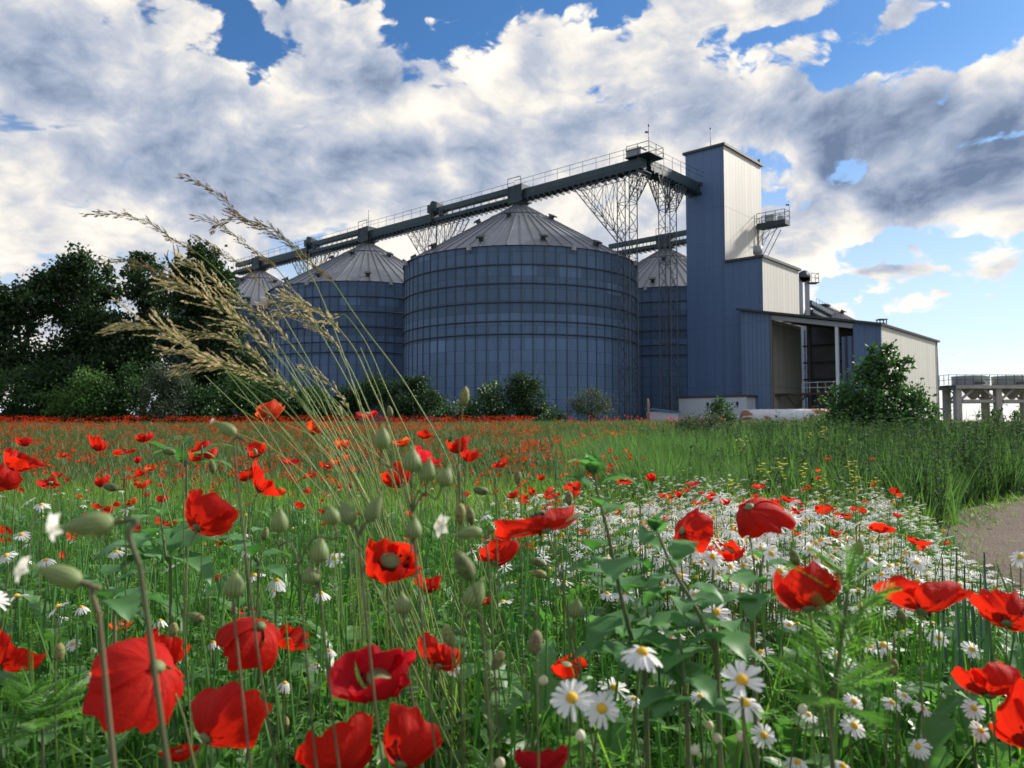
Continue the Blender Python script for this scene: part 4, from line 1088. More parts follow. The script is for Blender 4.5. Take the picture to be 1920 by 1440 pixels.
# low tangle at the foot of the trees
n = 42000
kx = rng.uniform(-0.80, -0.20, n); yy = rng.uniform(54.5, 57.5, n); hh = rng.random(n) ** 1.3 * (1.5 + 0.8 * np.sin(kx * 41) + 0.5 * np.sin(kx * 97 + 1))
P3 = np.stack([kx * yy, yy, ground(kx * yy, yy) + 0.05 + np.maximum(hh, 0.1)], 1)
V, F, rn = leaf_cloud(P3, rng.uniform(.14, .30, n)); tag(np_mesh('undergrowth', V, F, M['tree_leaf'], {'rnd': rn}), kind='stuff')
# the big bush before the shed, with two leggy shoots
def bushrow(): 
    rows = [(1640, 750, 66, 46), (1596, 775, 44, 42), (1690, 775, 60, 40), (1650, 712, 34, 34), (1625, 700, 28, 24), (1735, 795, 34, 24), (1660, 805, 90, 30), (1583, 740, 16, 28), (1700, 745, 34, 26)]
    rows2 = [(1642, 690, 17, 16), (1660, 668, 14, 17), (1664, 650, 10, 10), (1634, 651, 9, 8), (1652, 682, 24, 10), (1632, 674, 9, 8)]
    rows3 = [(1690, 690, 10, 9), (1684, 712, 9, 11), (1702, 678, 9, 8), (1680, 730, 9, 10), (1678, 676, 7, 7), (1745, 772, 14, 10), (1720, 757, 12, 9)]
    Y = 21.0
    a = at(1655, 830, Y)
    sh = [[at(1650, 760, Y), at(1655, 700, Y), at(1662, 640, Y)], [at(1652, 720, Y), at(1636, 690, Y), at(1632, 650, Y)], [at(1672, 770, Y), at(1682, 730, Y), at(1690, 695, Y), at(1702, 675, Y)]]
    b1 = pblobs(rows, Y, 0.25)
    bz = gz(a.x, Y)
    root = thing('big_bush', 'large leafy green bush with thin tall shoots before the cream shed wall', 'bush', (a.x, a.y, bz))
    P1 = np.concatenate([blob_points(c, r, int(34 * r[0] * r[2] / 0.0105), 22, 0.30) for c, r in b1])
    P1 = P1[P1[:, 2] > bz]; S1_ = np.full(len(P1), .105); Pa, Sa = [P1], [S1_]
    for rw in rows2 + rows3:                                      # the thin shoots' leaves belong to the same foliage
        c, r = pblobs([rw], Y, 0.05)[0]; q_ = blob_points(c, r, int(30 * r[0] * r[2] / 0.0144) + 14, 10, 0.42); Pa.append(q_); Sa.append(np.full(len(q_), .13))
    Pa = np.concatenate(Pa); Sa = np.concatenate(Sa)
    V, F, rn = leaf_cloud(Pa, rng.uniform(0.6, 1.3, len(Pa)) * Sa)
    np_mesh('foliage', V, F, M['bush_leaf'], {'rnd': rn}, parent=root)
    mb = MB()
    for pth in sh: mb.tube(pth, np.linspace(0.03, 0.008, len(pth)).tolist(), 5)
    for c, r in b1:
        mb.tube([Vector((a.x, a.y, bz - 0.05)), (Vector((a.x, a.y, bz)) + Vector(c)) / 2 + Vector((0, 0, .1)), Vector(c)], [0.035, 0.025, 0.008], 5)
    mb.build('stems', M['bark'], root)
bushrow()
for px, rows, lb, mt in ((1312, [(1310, 792, 40, 16), (1290, 798, 24, 10), (1335, 790, 24, 16)], 'low grey green weedy mound under the white annex', 'grey_leaf'),
                     (1425, [(1420, 800, 34, 9), (1450, 799, 20, 9)], 'low ragged weed clump before the left part of the rusty tank', 'shrub_leaf'),
                     (1532, [(1545, 793, 20, 14), (1558, 796, 18, 14), (1536, 786, 7, 12)], 'low ragged weed clump between the rusty tank and the big bush', 'light_leaf')):
    shrub(px, 23, rows, lb, mt, 0.07, 1.6, grp='weedy clumps on the bank')
# thin weedy saplings at the right end
for px, Y, rows, lb in ((1868, 20, [(1866, 800, 22, 12), (1868, 785, 10, 12), (1860, 775, 6, 10), (1874, 770, 4, 10), (1850, 805, 16, 10)], 'thin ragged sapling in front of the concrete columns'),
                        (1905, 21, [(1905, 800, 14, 14), (1902, 782, 6, 10), (1908, 775, 4, 8)], 'sparse twiggy sapling nearest the photo edge under the platform'),
                        (1800, 21, [(1800, 806, 20, 8), (1780, 808, 16, 8), (1765, 800, 8, 12)], 'low weedy bush between the big bush and the concrete columns')):
    shrub(px, Y, rows, lb, 'shrub_leaf', 0.07, 1.5, name='sapling', grp=None)
# ------------------------------------------------------------------ meadow: grass, leaves, chamomile green (nobody could count these)
M['grass'] = plant('meadow_grass', (0.060, 0.150, 0.030), (0.190, 0.330, 0.075), 0.48, 0.45, (1.5, 1.6, 0.6), 0.3, clump=0.9)
M['grass_far'] = plant('far_meadow_grass', (0.050, 0.098, 0.034), (0.135, 0.185, 0.075), 0.35, 0.55, (1.4, 1.4, 0.8), 0.2, clump=0.25)
M['bank_grass'] = plant('tall_bank_grass', (0.048, 0.122, 0.042), (0.135, 0.235, 0.088), 0.42, 0.6, (1.4, 1.6, 0.8), 0.12, clump=0.5)
M['weed'] = plant('dark_weed_leaf', (0.030, 0.072, 0.032), (0.082, 0.142, 0.064), 0.36, 0.7, (1.4, 1.5, 0.8), 0.08, clump=0.7)
M['feather'] = plant('chamomile_green', (0.055, 0.165, 0.038), (0.165, 0.330, 0.085), 0.48, 0.5, (1.4, 1.6, 0.6), 0.25, clump=1.2)
M['pleaf'] = plant('poppy_leaf', (0.045, 0.145, 0.045), (0.150, 0.300, 0.100), 0.42, 0.40, (1.4, 1.7, 0.7), 0.4, clump=1.5)
M['stalk'] = plant('pale_straw_stalk', (0.10, 0.16, 0.05), (0.24, 0.26, 0.12), 0.2, 0.5, (1.2, 1.2, 0.8), 0.3)
def blade(h, wd, bend, n=4, curl=1.6):
    t = np.linspace(0, 1, n + 1); w_ = wd * np.minimum(1.0, 1.35 * (1 - t) ** 0.8) * 0.5
    y = bend * t ** curl; z = h * (t - 0.18 * (bend / h) * t ** 2)
    V = np.concatenate([np.stack([-w_, y, z], 1), np.stack([w_, y, z], 1)])
    i = np.arange(n); F = np.stack([i, i + n + 1, i + n + 2, i + 1], 1)
    return V, F
def combine(lst):
    V = []; F = {3: [], 4: []}; b = 0
    for v, fs in lst:
        for f in (fs if isinstance(fs, list) else [fs]): F[f.shape[1]].append(f + b)
        V.append(v); b += len(v)
    return np.concatenate(V), [np.concatenate(F[k]) for k in (4, 3) if F[k]]
def rz(V, a, tilt=0.0, p=(0, 0, 0), s=1.0):
    V = V * s
    ct, st = math.cos(tilt), math.sin(tilt)
    V = np.stack([V[:, 0], V[:, 1] * ct + V[:, 2] * st, -V[:, 1] * st + V[:, 2] * ct], 1)
    c, s_ = math.cos(a), math.sin(a)
    return np.stack([V[:, 0] * c - V[:, 1] * s_, V[:, 0] * s_ + V[:, 1] * c, V[:, 2]], 1) + np.array(p)
def tubeq(pts, rad, n=4):
    """light tube as numpy quads"""
    mb = MB(); mb.tube(pts, rad, n, cap=False)
    return np.array([tuple(p) for p in mb.v]), np.array(mb.f)
def sector(n, d0, d1, power=1.0, k0=-0.78, k1=0.78, pad=0.25):
    """random field points with distance density d^power between d0 and d1, in the fan k0..k1 of x/y"""
    u = rng.random(n); e = power + 1
    d = (d0 ** e + u * (d1 ** e - d0 ** e)) ** (1 / e) if abs(e) > 1e-6 else d0 * (d1 / d0) ** u
    k = rng.uniform(k0, k1, n); x = k * d + rng.uniform(-pad, pad, n)
    return x, d
def hfac(x, y, near=0.26):
    """the plants stay lower towards the trodden path"""
    k = x / np.maximum(y, .3); return (1 - 0.45 * ss(k, 0.40, 0.58) * ss(y, 1.3, 2.4) * (1 - ss(y, 5.5, 7.5))) * (1 + near * (1 - ss(y, 1.0, 3.4)))
def place(x, y): return np.stack([x, y, ground(x, y)], 1)
def spread(protos, x, y, smin, smax, tilt=0.25, lean=(math.pi, 0.0), hscale=None):
    parts = []
    n = len(x); idx = rng.integers(0, len(protos), n)
    for i, (pv, pf) in enumerate(protos):
        sel = np.where(idx == i)[0]
        if not len(sel): continue
        sc = rng.uniform(smin, smax, len(sel)) * hfac(x[sel], y[sel])
        if hscale is not None: sc = sc * hscale[sel]
        tl = np.abs(rng.normal(0, tilt, len(sel)))
        td = rng.uniform(0, 2 * math.pi, len(sel))
        V, Fs, rn, _ = replicate(pv, pf, place(x[sel], y[sel]), rng.uniform(0, 2 * math.pi, len(sel)), tl, td, sc)
        parts.append((V, Fs, rn))
    return parts
def stuff(name, parts, mat, label=None):
    V, Fs, rn = merge(parts)
    return tag(np_mesh(name, V, Fs, mat, {'rnd': rn}), kind='stuff')
def tuft(n, h, wd, sp, bend):
    lst = []
    for i in range(n):
        hh = h * random.uniform(0.55, 1.0); v, f = blade(hh, wd * random.uniform(.7, 1.2), hh * bend * random.uniform(0.3, 1.2), 3)
        lst.append((rz(v, random.uniform(0, 6.28), random.uniform(0, .25), (random.gauss(0, sp), random.gauss(0, sp), 0)), f))
    return combine(lst)
def keep(x, y, pad=0.0):
    m = ~on_path(x, y, pad); return x[m], y[m]
blades = [blade(random.uniform(0.24, 0.42), random.uniform(0.003, 0.0065), random.uniform(0.04, 0.26), 5) for _ in range(10)]
tuf_n = [tuft(6, random.uniform(.30, .46), 0.007, 0.03, 0.5) for _ in range(6)]
tuf_m = [tuft(7, random.uniform(.34, .50), 0.013, 0.06, 0.45) for _ in range(6)]
tuf_f = [tuft(8, random.uniform(.34, .50), 0.035, 0.16, 0.4) for _ in range(6)]
x, y = keep(*sector(3000, 0.92, 3.2, 0.3, -0.9, 0.9)); p_ = spread(blades, x, y, 0.75, 1.15)
x, y = keep(*sector(1200, 1.0, 5.0, 0.6, -0.9, 0.9)); p_ += spread(tuf_n, x, y, 0.75, 1.1)
x, y = keep(*sector(7000, 3.2, 13, 0.6, -0.85, 0.62), 0.15); p_ += spread(tuf_m, x, y, 0.7, 1.05)
stuff('meadow_grass', p_, M['grass'])
x, y = sector(15000, 11, 57, 0.5, -0.85, 0.2); p_ = spread(tuf_f, x, y, 0.75, 1.1)
x, y = sector(5000, 20, 59, 0.6, 0.0, 0.8); p_ += spread(tuf_f, x, y, 0.9, 1.3)
stuff('far_meadow_grass', p_, M['grass_far'])

# chamomile greenery: stems with thread-like leaves
def feather(h, nleaf):
    lst = []
    pts = [(0, 0, 0), (0.01 * random.uniform(-1, 1), 0.012, h * .5), (0.02 * random.uniform(-1, 1), 0.02, h)]
    lst.append(tubeq(pts, [0.0016, 0.0014, 0.0009], 3))
    for i in range(nleaf):
        z = h * (0.12 + 0.80 * i / nleaf); a = i * 2.4 + random.random(); L = random.uniform(0.035, 0.06) * (1 - 0.35 * i / nleaf)
        fil = [blade(L, 0.0022, L * .3, 2)]
        for j in range(6):
            l2 = L * random.uniform(.25, .45); v, f = blade(l2, 0.0016, l2 * .3, 1)
            s_ = 1 if j % 2 else -1
            v = np.stack([v[:, 2] * s_ * .85 + 0 * v[:, 0], v[:, 1] + v[:, 0], v[:, 2] * .5], 1) + np.array([0, L * .1, L * (0.25 + 0.11 * j)])
            fil.append((v, f))
        v, f = combine(fil)
        lst.append((rz(v, a, random.uniform(.5, 1.1), (0, 0, z)), f))
    return combine(lst)
fe = [feather(random.uniform(.26, .40), 13) for _ in range(6)]
x, y = keep(*sector(12500, 0.85, 5.0, 0.45, -0.9, 0.85)); stuff('chamomile_greenery', spread(fe, x, y, 0.8, 1.2, 0.2), M['feather'])

# lobed poppy leaves in loose rosettes and up the stems
def lobed(L, W, n=5):
    """pinnately lobed leaf lying along +y"""
    V = []; F = []
    ts = np.linspace(0, 1, 2 * n + 1)
    for i, t in enumerate(ts):
        wv = W * (0.30 + 0.70 * math.sin(math.pi * min(1, t * .92 + .06))) * (1.0 if i % 2 else 0.42) * (1 - 0.55 * t)
        zz = 0.28 * L * math.sin(t * 2.2) - 0.20 * L * t * t; yy = L * t
        up = 0.14 * wv * (1 if i % 2 else -.5)
        fwd = 0.22 * L / n if i % 2 else 0
        V += [(-wv, yy + fwd, zz + up), (0, yy, zz), (wv, yy + fwd, zz + up)]
    for i in range(2 * n):
        a = 3 * i; F += [(a, a + 1, a + 4, a + 3), (a + 1, a + 2, a + 5, a + 4)]
    return np.array(V), np.array(F)
def ovate(L, W, cup=0.2, wav=0.03, n=6, tooth=0.0):
    V = []; F = []
    for i in range(n + 1):
        t = i / n; wv = W * (math.sin(math.pi * t ** 0.75) ** 0.8 if 0 < t < 1 else 0.02) * (1 + tooth * (-1) ** i)
        zz = 0.16 * L * math.sin(t * 2.6) - 0.22 * L * t * t + wav * L * math.sin(t * 11)
        V += [(-wv, L * t, zz + cup * wv + wav * L * math.sin(t * 14 + 1)), (-wv * .5, L * t, zz + cup * wv * .3), (0, L * t, zz), (wv * .5, L * t, zz + cup * wv * .3), (wv, L * t, zz + cup * wv + wav * L * math.cos(t * 13))]
    for i in range(n):
        for j in range(4):
            a = 5 * i + j; F.append((a, a + 1, a + 6, a + 5))
    return np.array(V), np.array(F)
def rosette(nl, L, h):
    lst = []
    for i in range(nl):
        l_ = L * random.uniform(.6, 1.1); v, f = lobed(l_, l_ * random.uniform(.20, .32), random.randint(4, 6))
        z = h * random.random(); lst.append((rz(v, i * 2.4 + random.random(), random.uniform(-1.1, -.15), (0, 0, z)), f))
    pts = [(0, 0, 0), (0.008, 0, h * .6), (0.0, 0.01, h * 1.25)]; lst.append(tubeq(pts, [0.002, 0.0018, 0.0012], 4))
    return combine(lst)
ro = [rosette(random.randint(7, 11), random.uniform(.08, .13), random.uniform(.20, .34)) for _ in range(8)]
def ovplant(nl, L, h):
    lst = []
    for i in range(nl):
        l_ = L * random.uniform(.6, 1.1); v, f = ovate(l_, l_ * random.uniform(.26, .40), 0.2, 0.03)
        z = h * (0.15 + 0.8 * i / nl); lst.append((rz(v, i * 2.4 + random.random(), random.uniform(-.9, 0.1), (0, 0, z)), f))
    lst.append(tubeq([(0, 0, 0), (0.006, 0, h * .6), (0.0, 0.012, h)], [0.0022, 0.0018, 0.0012], 4))
    return combine(lst)
ov = [ovplant(random.randint(7, 11), random.uniform(.03, .06), random.uniform(.22, .36)) for _ in range(5)]
x, y = keep(*sector(6000, 0.92, 5.5, 0.5, -0.9, 0.6)); p_ = spread(ro, x, y, 0.75, 1.15, 0.2)
x, y = keep(*sector(2400, 0.92, 4.5, 0.5, -0.9, 0.7)); p_ += spread(ov, x, y, 0.8, 1.2, 0.2)
stuff('poppy_leaves', p_, M['pleaf'])
# upright straw-coloured and green bare stalks rising through the meadow
st_ = [tubeq([(0, 0, 0), (0.01, 0.01, .3), (random.uniform(-.04, .04), 0.03, random.uniform(.46, .58))], [0.0017, 0.0014, 0.0009], 3) for _ in range(6)]
x, y = keep(*sector(380, 1.7, 4.5, 0.6, -0.85, 0.8)); stuff('bare_stalks', spread(st_, x, y, 0.8, 1.1, 0.22), M['stalk'])

# the bank of tall grass on the right and the darker weeds behind the path
tall = [tuft(9, random.uniform(.62, .85), 0.012, 0.07, 0.35) for _ in range(6)]
tallf = [tuft(9, random.uniform(.62, .85), 0.022, 0.13, 0.35) for _ in range(6)]
def bank_front(k): return 8.2 - 1.6 * np.clip((k - 0.35) / 0.3, 0, 1)
x, y = sector(6500, 6.0, 14, 0.6, 0.06, 0.82, 0.1); k_ = x / y; m = (y > bank_front(k_) + rng.normal(0, .35, len(x))) & ~on_path(x, y, 0.1) & (rng.random(len(x)) < np.clip((k_ - .06) / .08, 0, 1) + .1)
hm = lambda x, y: 0.92 + 0.16 * np.sin(x * 1.7 + y * .6) * np.sin(y * 0.9 - x * .5) + 0.10 * np.sin(x * 4.3 + 1.0)
p_ = spread(tall, x[m], y[m], 0.8, 1.15, 0.2, hscale=hm(x[m], y[m]))
x, y = sector(6500, 13, 26, 0.5, 0.06, 0.82, 0.1); m = ~on_path(x, y, 0.1); p_ += spread(tallf, x[m], y[m], 0.64, 1.02, 0.24, hscale=hm(x[m], y[m]))
stuff('tall_bank_grass', p_, M['bank_grass'])
def weed(h):
    lst = [tubeq([(0, 0, 0), (0.02, 0, h * .5), (0.0, 0.03, h)], [0.006, 0.005, 0.002], 3)]
    for i in range(20):
        l_ = h * random.uniform(.10, .17) * (1.15 - .6 * i / 20); v, f = ovate(l_, l_ * random.uniform(.15, .26), 0.2, 0.03, 4)
        lst.append((rz(v, i * 2.4 + random.random(), random.uniform(-.9, .4), (0, 0, h * (.1 + .88 * i / 20))), f))
    return combine(lst)
wd_ = [weed(random.uniform(.75, 1.05)) for _ in range(6)]
x, y = sector(4200, 6.4, 18, 0.3, 0.22, 0.84, 0.1); k_ = x / y
m = (y > bank_front(k_) + .1) & ~on_path(x, y, 0.05) & (rng.random(len(x)) < np.clip((k_ - .22) / .28, 0, 1))
p_ = spread(wd_, x[m], y[m], 0.65, 1.05, 0.2, hscale=hm(x[m], y[m]))
x, y = sector(1400, 14, 26, 0.3, 0.1, 0.84, 0.1); p_ += spread(wd_, x, y, 0.55, 0.85, 0.2)
stuff('bank_weeds', p_, M['weed'])

# stones and trodden tufts on and beside the path
stV = np.array([[-.5, -.4, 0], [.5, -.5, 0], [.6, .4, 0], [-.4, .5, 0], [-.3, -.2, .35], [.3, -.3, .4], [.35, .25, .3], [-.25, .3, .38]], float)
stF = np.array([[0, 1, 5, 4], [1, 2, 6, 5], [2, 3, 7, 6], [3, 0, 4, 7], [4, 5, 6, 7]])
M['stone'] = plant('dusty_stone', (0.12, 0.09, 0.07), (0.34, 0.28, 0.23), 0.0, 0.9, (1, 1, 1), 0.1)
i_ = rng.integers(0, 160, 4200); w_ = rng.random(4200)
x = PL[i_, 0] * (1 - w_) + PR[i_, 0] * w_ + rng.normal(0, .05, 4200); y = PL[i_, 1] * (1 - w_) + PR[i_, 1] * w_ + rng.normal(0, .12, 4200); m = (y > .5) & (y < 14)
P_ = place(x[m], y[m]); P_[:, 2] += 0.02
V, Fs, rn, _ = replicate(stV, stF, P_, rng.uniform(0, 6.28, m.sum()), np.zeros(m.sum()), np.zeros(m.sum()), rng.exponential(.012, m.sum()) + .005)
tag(np_mesh('path_stones', V, Fs, M['stone'], {'rnd': rn}), kind='stuff')
low = [tuft(7, random.uniform(.07, .14), 0.006, 0.03, 0.8) for _ in range(5)]
i_ = rng.integers(0, 110, 700); w_ = np.abs(rng.normal(0, .07, 700)) * np.where(rng.random(700) < .8, 1, 4); x = PL[i_, 0] + w_ * 3; y = PL[i_, 1] + rng.normal(0, .1, 700); m = y > .8
stuff('path_edge_grass', spread(low, x[m], y[m], .7, 1.6, .3), M['grass'])
# ------------------------------------------------------------------ poppies
def petal_mat(name, c1, c2, tcol, trans=0.42):
    m_, t, b = new_mat(name)
    rnd = t.node('ShaderNodeObjectInfo').outputs['Random']
    tt = t.node('ShaderNodeAttribute', attribute_name='t').outputs['Fac']
    uvn = t.node('ShaderNodeUVMap').outputs[0]
    ux, uy, _ = t.sep(uvn)
    vein = t.noise(t.xyz(t.m('MULTIPLY', ux, 26.0), t.m('MULTIPLY', uy, 2.2), rnd), 1.0, 4.0, 0.6)
    crum = t.noise(t.xyz(t.m('MULTIPLY', ux, 4.0), t.m('MULTIPLY', uy, 3.0), t.m('MULTIPLY', rnd, 9.0)), 1.3, 5.0, 0.6, 0.5)
    col = t.mix(t.m('ADD', t.m('MULTIPLY', t.sstep(vein, .28, .72), 0.60), t.m('MULTIPLY', rnd, 0.40)), c1, c2)
    spot = t.sstep(t.m('ADD', tt, t.m('MULTIPLY', t.m('SUBTRACT', crum, 0.5), 0.12)), 0.13, 0.20)
    spot = t.m('MAXIMUM', spot, t.m('SUBTRACT', 1.0, t.node('ShaderNodeNewGeometry').outputs['Backfacing']))   # the dark blotch is on the inner face only
    col = t.mix(spot, (0.010, 0.006, 0.014), col)
    t.put(b, 'Base Color', col); b.inputs['Roughness'].default_value = 0.62; b.inputs['Specular IOR Level'].default_value = 0.22
    nb = t.bump(t.m('ADD', t.m('MULTIPLY', vein, 0.5), crum), 0.5, 0.005)
    t.put(b, 'Normal', nb)
    tr = t.node('ShaderNodeBsdfTranslucent'); t.put(tr, 'Color', t.mix(spot, (0.02, 0.005, 0.01), tcol)); t.put(tr, 'Normal', nb)
    mx = t.node('ShaderNodeMixShader'); t.put(mx, 0, t.m('ADD', trans - 0.06, t.m('MULTIPLY', t.m('POWER', tt, 3.0), 0.26)))
    t.l.new(b.outputs[0], mx.inputs[1]); t.l.new(tr.outputs[0], mx.inputs[2]); t.l.new(mx.outputs[0], t.n['Material Output'].inputs[0])
    return m_
PET = {'s': petal_mat('scarlet_petal', (0.40, 0.007, 0.004), (0.62, 0.016, 0.007), (0.90, 0.030, 0.008)),
       'c': petal_mat('crimson_petal', (0.30, 0.004, 0.009), (0.52, 0.009, 0.019), (0.82, 0.020, 0.032)),
       'o': petal_mat('orange_red_petal', (0.62, 0.030, 0.008), (0.80, 0.070, 0.015), (1.0, 0.14, 0.02))}
M['stem'] = plant('poppy_stem', (0.085, 0.130, 0.045), (0.17, 0.20, 0.080), 0.2, 0.5, (1.2, 1.3, .8), 0.3, by_object=True)
M['bud'] = plant('hairy_bud', (0.11, 0.155, 0.045), (0.25, 0.26, 0.080), 0.15, 0.7, (1.2, 1.2, .8), 0.2, by_object=True)
m_, t, b = new_mat('hairy_bud')
g = t.node('ShaderNodeTexCoord').outputs['Object']; rd_ = t.node('ShaderNodeObjectInfo').outputs['Random']
nz = t.noise(g, 260.0, 5.0, 0.65); nb_ = t.noise(g, 60.0, 2.0)
c_ = t.mix(rd_, (0.105, 0.150, 0.045), (0.27, 0.26, 0.085)); c_ = t.mix(t.sstep(nb_, .5, .75), c_, (0.22, 0.15, 0.09)); c_ = t.mix(t.sstep(nz, .45, .62), c_, t.mix(1.0, c_, (.45, .5, .42), 'MULTIPLY'))
t.put(b, 'Base Color', c_); b.inputs['Roughness'].default_value = 0.75; t.put(b, 'Normal', t.bump(nz, 0.7, 0.002)); M['bud'] = m_
M['hair'] = plant('pale_hair', (0.45, 0.46, 0.32), (0.60, 0.58, 0.42), 0.5, 0.6, (1, 1, .9), 0.2, by_object=True)
M['capsule'] = plant('green_capsule', (0.12, 0.17, 0.06), (0.22, 0.26, 0.12), 0.1, 0.6, (1, 1, 1), 0.3, by_object=True)
M['anther'] = simple('black_anther', (0.012, 0.009, 0.014), 0.8)
def petal(R_, cup, ph, k, nu=17, nv=11, inner=False, ruff=1.0, half=1.08):
    u = np.linspace(-1, 1, nu)[None, :]; v = np.linspace(0.03, 1, nv)[:, None]
    r1, r2, r3, r4 = [random.uniform(0, 6.28) for _ in range(4)]
    cupl = cup * random.uniform(0.80, 1.28)
    edge = 1 - 0.20 * np.abs(u) ** 3 + 0.035 * np.sin(5 * u + r1) + 0.02 * np.sin(13 * u + r2)
    t = v * edge
    ha = half * (0.42 + 0.58 * np.sqrt(v))
    psi = cupl * t * (1 + 0.13 * np.sin(2.3 * u + r3) * v + 0.05 * np.sin(9 * u + r4) * v ** 2)
    rho = R_ / max(cupl, 0.2)
    phi = ph + u * ha + 0.10 * np.sin(4 * v + r2)
    r = rho * np.sin(psi); h = rho * (1 - np.cos(psi))
    dis = R_ * ruff * (0.060 * v ** 2 * np.sin(3.2 * u * 1.5 + r1) + 0.028 * v ** 1.5 * np.sin(8.5 * u + r3 + 3 * v) + 0.009 * v * np.sin(19 * u + r4 + 2 * v) + 0.005 * np.sin(31 * u + 9 * v + r1) * v)
    nr = -np.sin(psi); nh = np.cos(psi)
    r = np.abs(r + dis * nr * 1.0) * (0.94 if inner else 1.0) ; h = h + dis * nh + (0.03 * R_ if inner else 0)
    V = np.stack([r * np.cos(phi), r * np.sin(phi), h + 0 * u], -1).reshape(-1, 3)
    i = (np.arange(nv - 1)[:, None] * nu + np.arange(nu - 1)[None]).ravel()
    F = np.stack([i, i + 1, i + nu + 1, i + nu], 1)
    uv = np.stack(np.broadcast_arrays(u * 0.5 + 0.5, v), -1).reshape(-1, 2)
    return V, F, (t + 0 * u).ravel(), uv
def align(ax, spin=0.0):
    z = Vector(ax).normalized(); x = z.cross(Vector((0.2, 1, 0.1)));
    if x.length < 1e-3: x = z.cross(Vector((1, 0, 0)))
    x.normalize(); y = z.cross(x)
    c, s_ = math.cos(spin), math.sin(spin)
    x2 = x * c + y * s_; y2 = y * c - x * s_
    return np.array([list(x2), list(y2), list(z)]).T
def stem_pts(base, top, ax, bow=(0, 0), n=9, neck=0.07):
    base = Vector(base); top = Vector(top); ax = Vector(ax).normalized()
    L = (top - base).length
    p1 = base + Vector((bow[0], bow[1], 0)) + Vector((0, 0, L * .5)); p2 = top - ax * min(neck, L * .4)
    out = []
    for i in range(n):
        t = i / (n - 1); s_ = 1 - t
        out.append(base * s_ ** 3 + p1 * (3 * s_ * s_ * t) + p2 * (3 * s_ * t * t) + top * t ** 3)
    return out
CAPV = None
def axis_from(ang, toward):
    """ang: degrees from upright towards photo right; toward: degrees tipped to the viewer"""
    a, t = R(ang), R(toward)
    return Vector((math.sin(a) * math.cos(t), -math.sin(t), math.cos(a) * math.cos(t))).normalized()
ALLP = []
def poppy(px, py, wpx, cup, ang, toward, col, label, sx=1.0, sz=1.0, size=0.075, seed=None, group='poppies near the camera', hi=False, stem=True, ruff=1.0, flop=None):
    random.seed(seed if seed is not None else int(px * 7 + py * 13))
    R_ = 0.042; Mx = align(axis_from(ang, toward), random.uniform(0, 6.28))
    nu, nv = (25, 17) if hi else (15, 9)
    ps = []
    for k in range(4):
        cu = cup * (1.0 if k % 2 else 1.08)
        if flop is not None and k == flop: cu = cup * 0.35
        V, F, t_, uv = petal(R_, cu, k * math.pi / 2 + random.uniform(-.15, .15), k, nu, nv, bool(k % 2), ruff, random.uniform(.95, 1.15))
        V = V @ Mx.T
        V = V * np.array([sx, 1.0, sz])
        ps.append((V, F, t_, uv))
    kk = np.array([[random.gauss(0, 1) for _ in range(3)] for _ in range(3)]) * 26; phs = [random.uniform(0, 6.28) for _ in range(3)]
    warp_ = lambda V: V + np.sin(V @ kk + np.array(phs)) * (0.0058 * ruff) * np.minimum(1, (np.linalg.norm(V, axis=1) / .035) ** 2)[:, None]
    ps = [(warp_(V), F, t_, uv) for V, F, t_, uv in ps]
    A = np.concatenate([p[0] for p in ps]); lo, hi_ = A.min(0), A.max(0)
    wr = hi_[0] - lo[0]; s_ = size / max(wr, 0.05) if wr > 0.05 else size / 0.05
    s_ = min(max(s_, 0.75), 1.3)
    Y = s_ * wr * FPX / wpx
    dz = (py - HORIZON) / FPX
    if dz > 0.02:                                                 # a small flower low in the picture is a near, half folded one
        k_ = min(1.0, (CZ - (0.50 if Y < 2.2 else 0.44)) / dz / Y); k_ = max(k_, 0.50); s_ *= k_; Y *= k_
    c = at(px, py, Y); mid = (lo + hi_) / 2 * s_
    org = np.array(c) - mid                                       # flower base in world space
    bx = org[0] + random.uniform(-.03, .03) - 0.03 * math.sin(R(ang)) + 0.04; by = org[1] + random.uniform(-.02, .06)
    g0 = gz(bx, by)
    root = thing('poppy', label, 'poppy', (bx, by, g0), group)
    for V, F, t_, uv in ps:
        np_mesh('petal', V * s_ + org, F, PET[col], {'t': t_}, uv=uv, parent=root, smooth=True)
    ax = Vector(Mx[:, 2]); ax = Vector((ax.x * sx, ax.y, ax.z * sz)).normalized(); o3 = Vector(org)
    mb = MB(); cs = s_ * 0.042
    mb.lathe(o3, [(cs * .05, 0), (cs * .13, cs * .08), (cs * .17, cs * .2), (cs * .15, cs * .33), (cs * .22, cs * .36), (cs * .20, cs * .41), (cs * .04, cs * .43)], 12, 0, ax)
    mb.lathe(o3 - ax * (cs * .05), [(cs * .05, 0), (cs * .12, cs * .04), (cs * .10, cs * .075)], 10, 0, ax)
    mb.build('seed_capsule', M['capsule'], root)
    mb = MB()
    for i in range(26):
        a = random.uniform(0, 6.28); q = axis_perp(ax, a); r0 = cs * random.uniform(.20, .40); h0 = cs * random.uniform(.16, .36)
        p = o3 + q * r0 + ax * h0; b_ = o3 + q * (cs * .08)
        mb.beam(b_, p, cs * .012, cs * .012); mb.box(p, (cs * .038, cs * .038, cs * .06), q, ax.cross(q), ax)
    mb.build('stamens', M['anther'], root)
    if stem:
        mb = MB(); pts = stem_pts((bx, by, g0 - .01), o3 + ax * (cs * .02), ax if ax.z > -.1 else Vector((ax.x * .5, -.8, -.2)), (random.uniform(-.03, .03), random.uniform(-.02, .02)), neck=.07 if ax.z > -.1 else .03)
        mb.tube(pts, np.linspace(.0014, .0010, len(pts)).tolist(), 6, cap=False); mb.build('stem', M['stem'], root)
    ALLP.append((px, py))
    return root
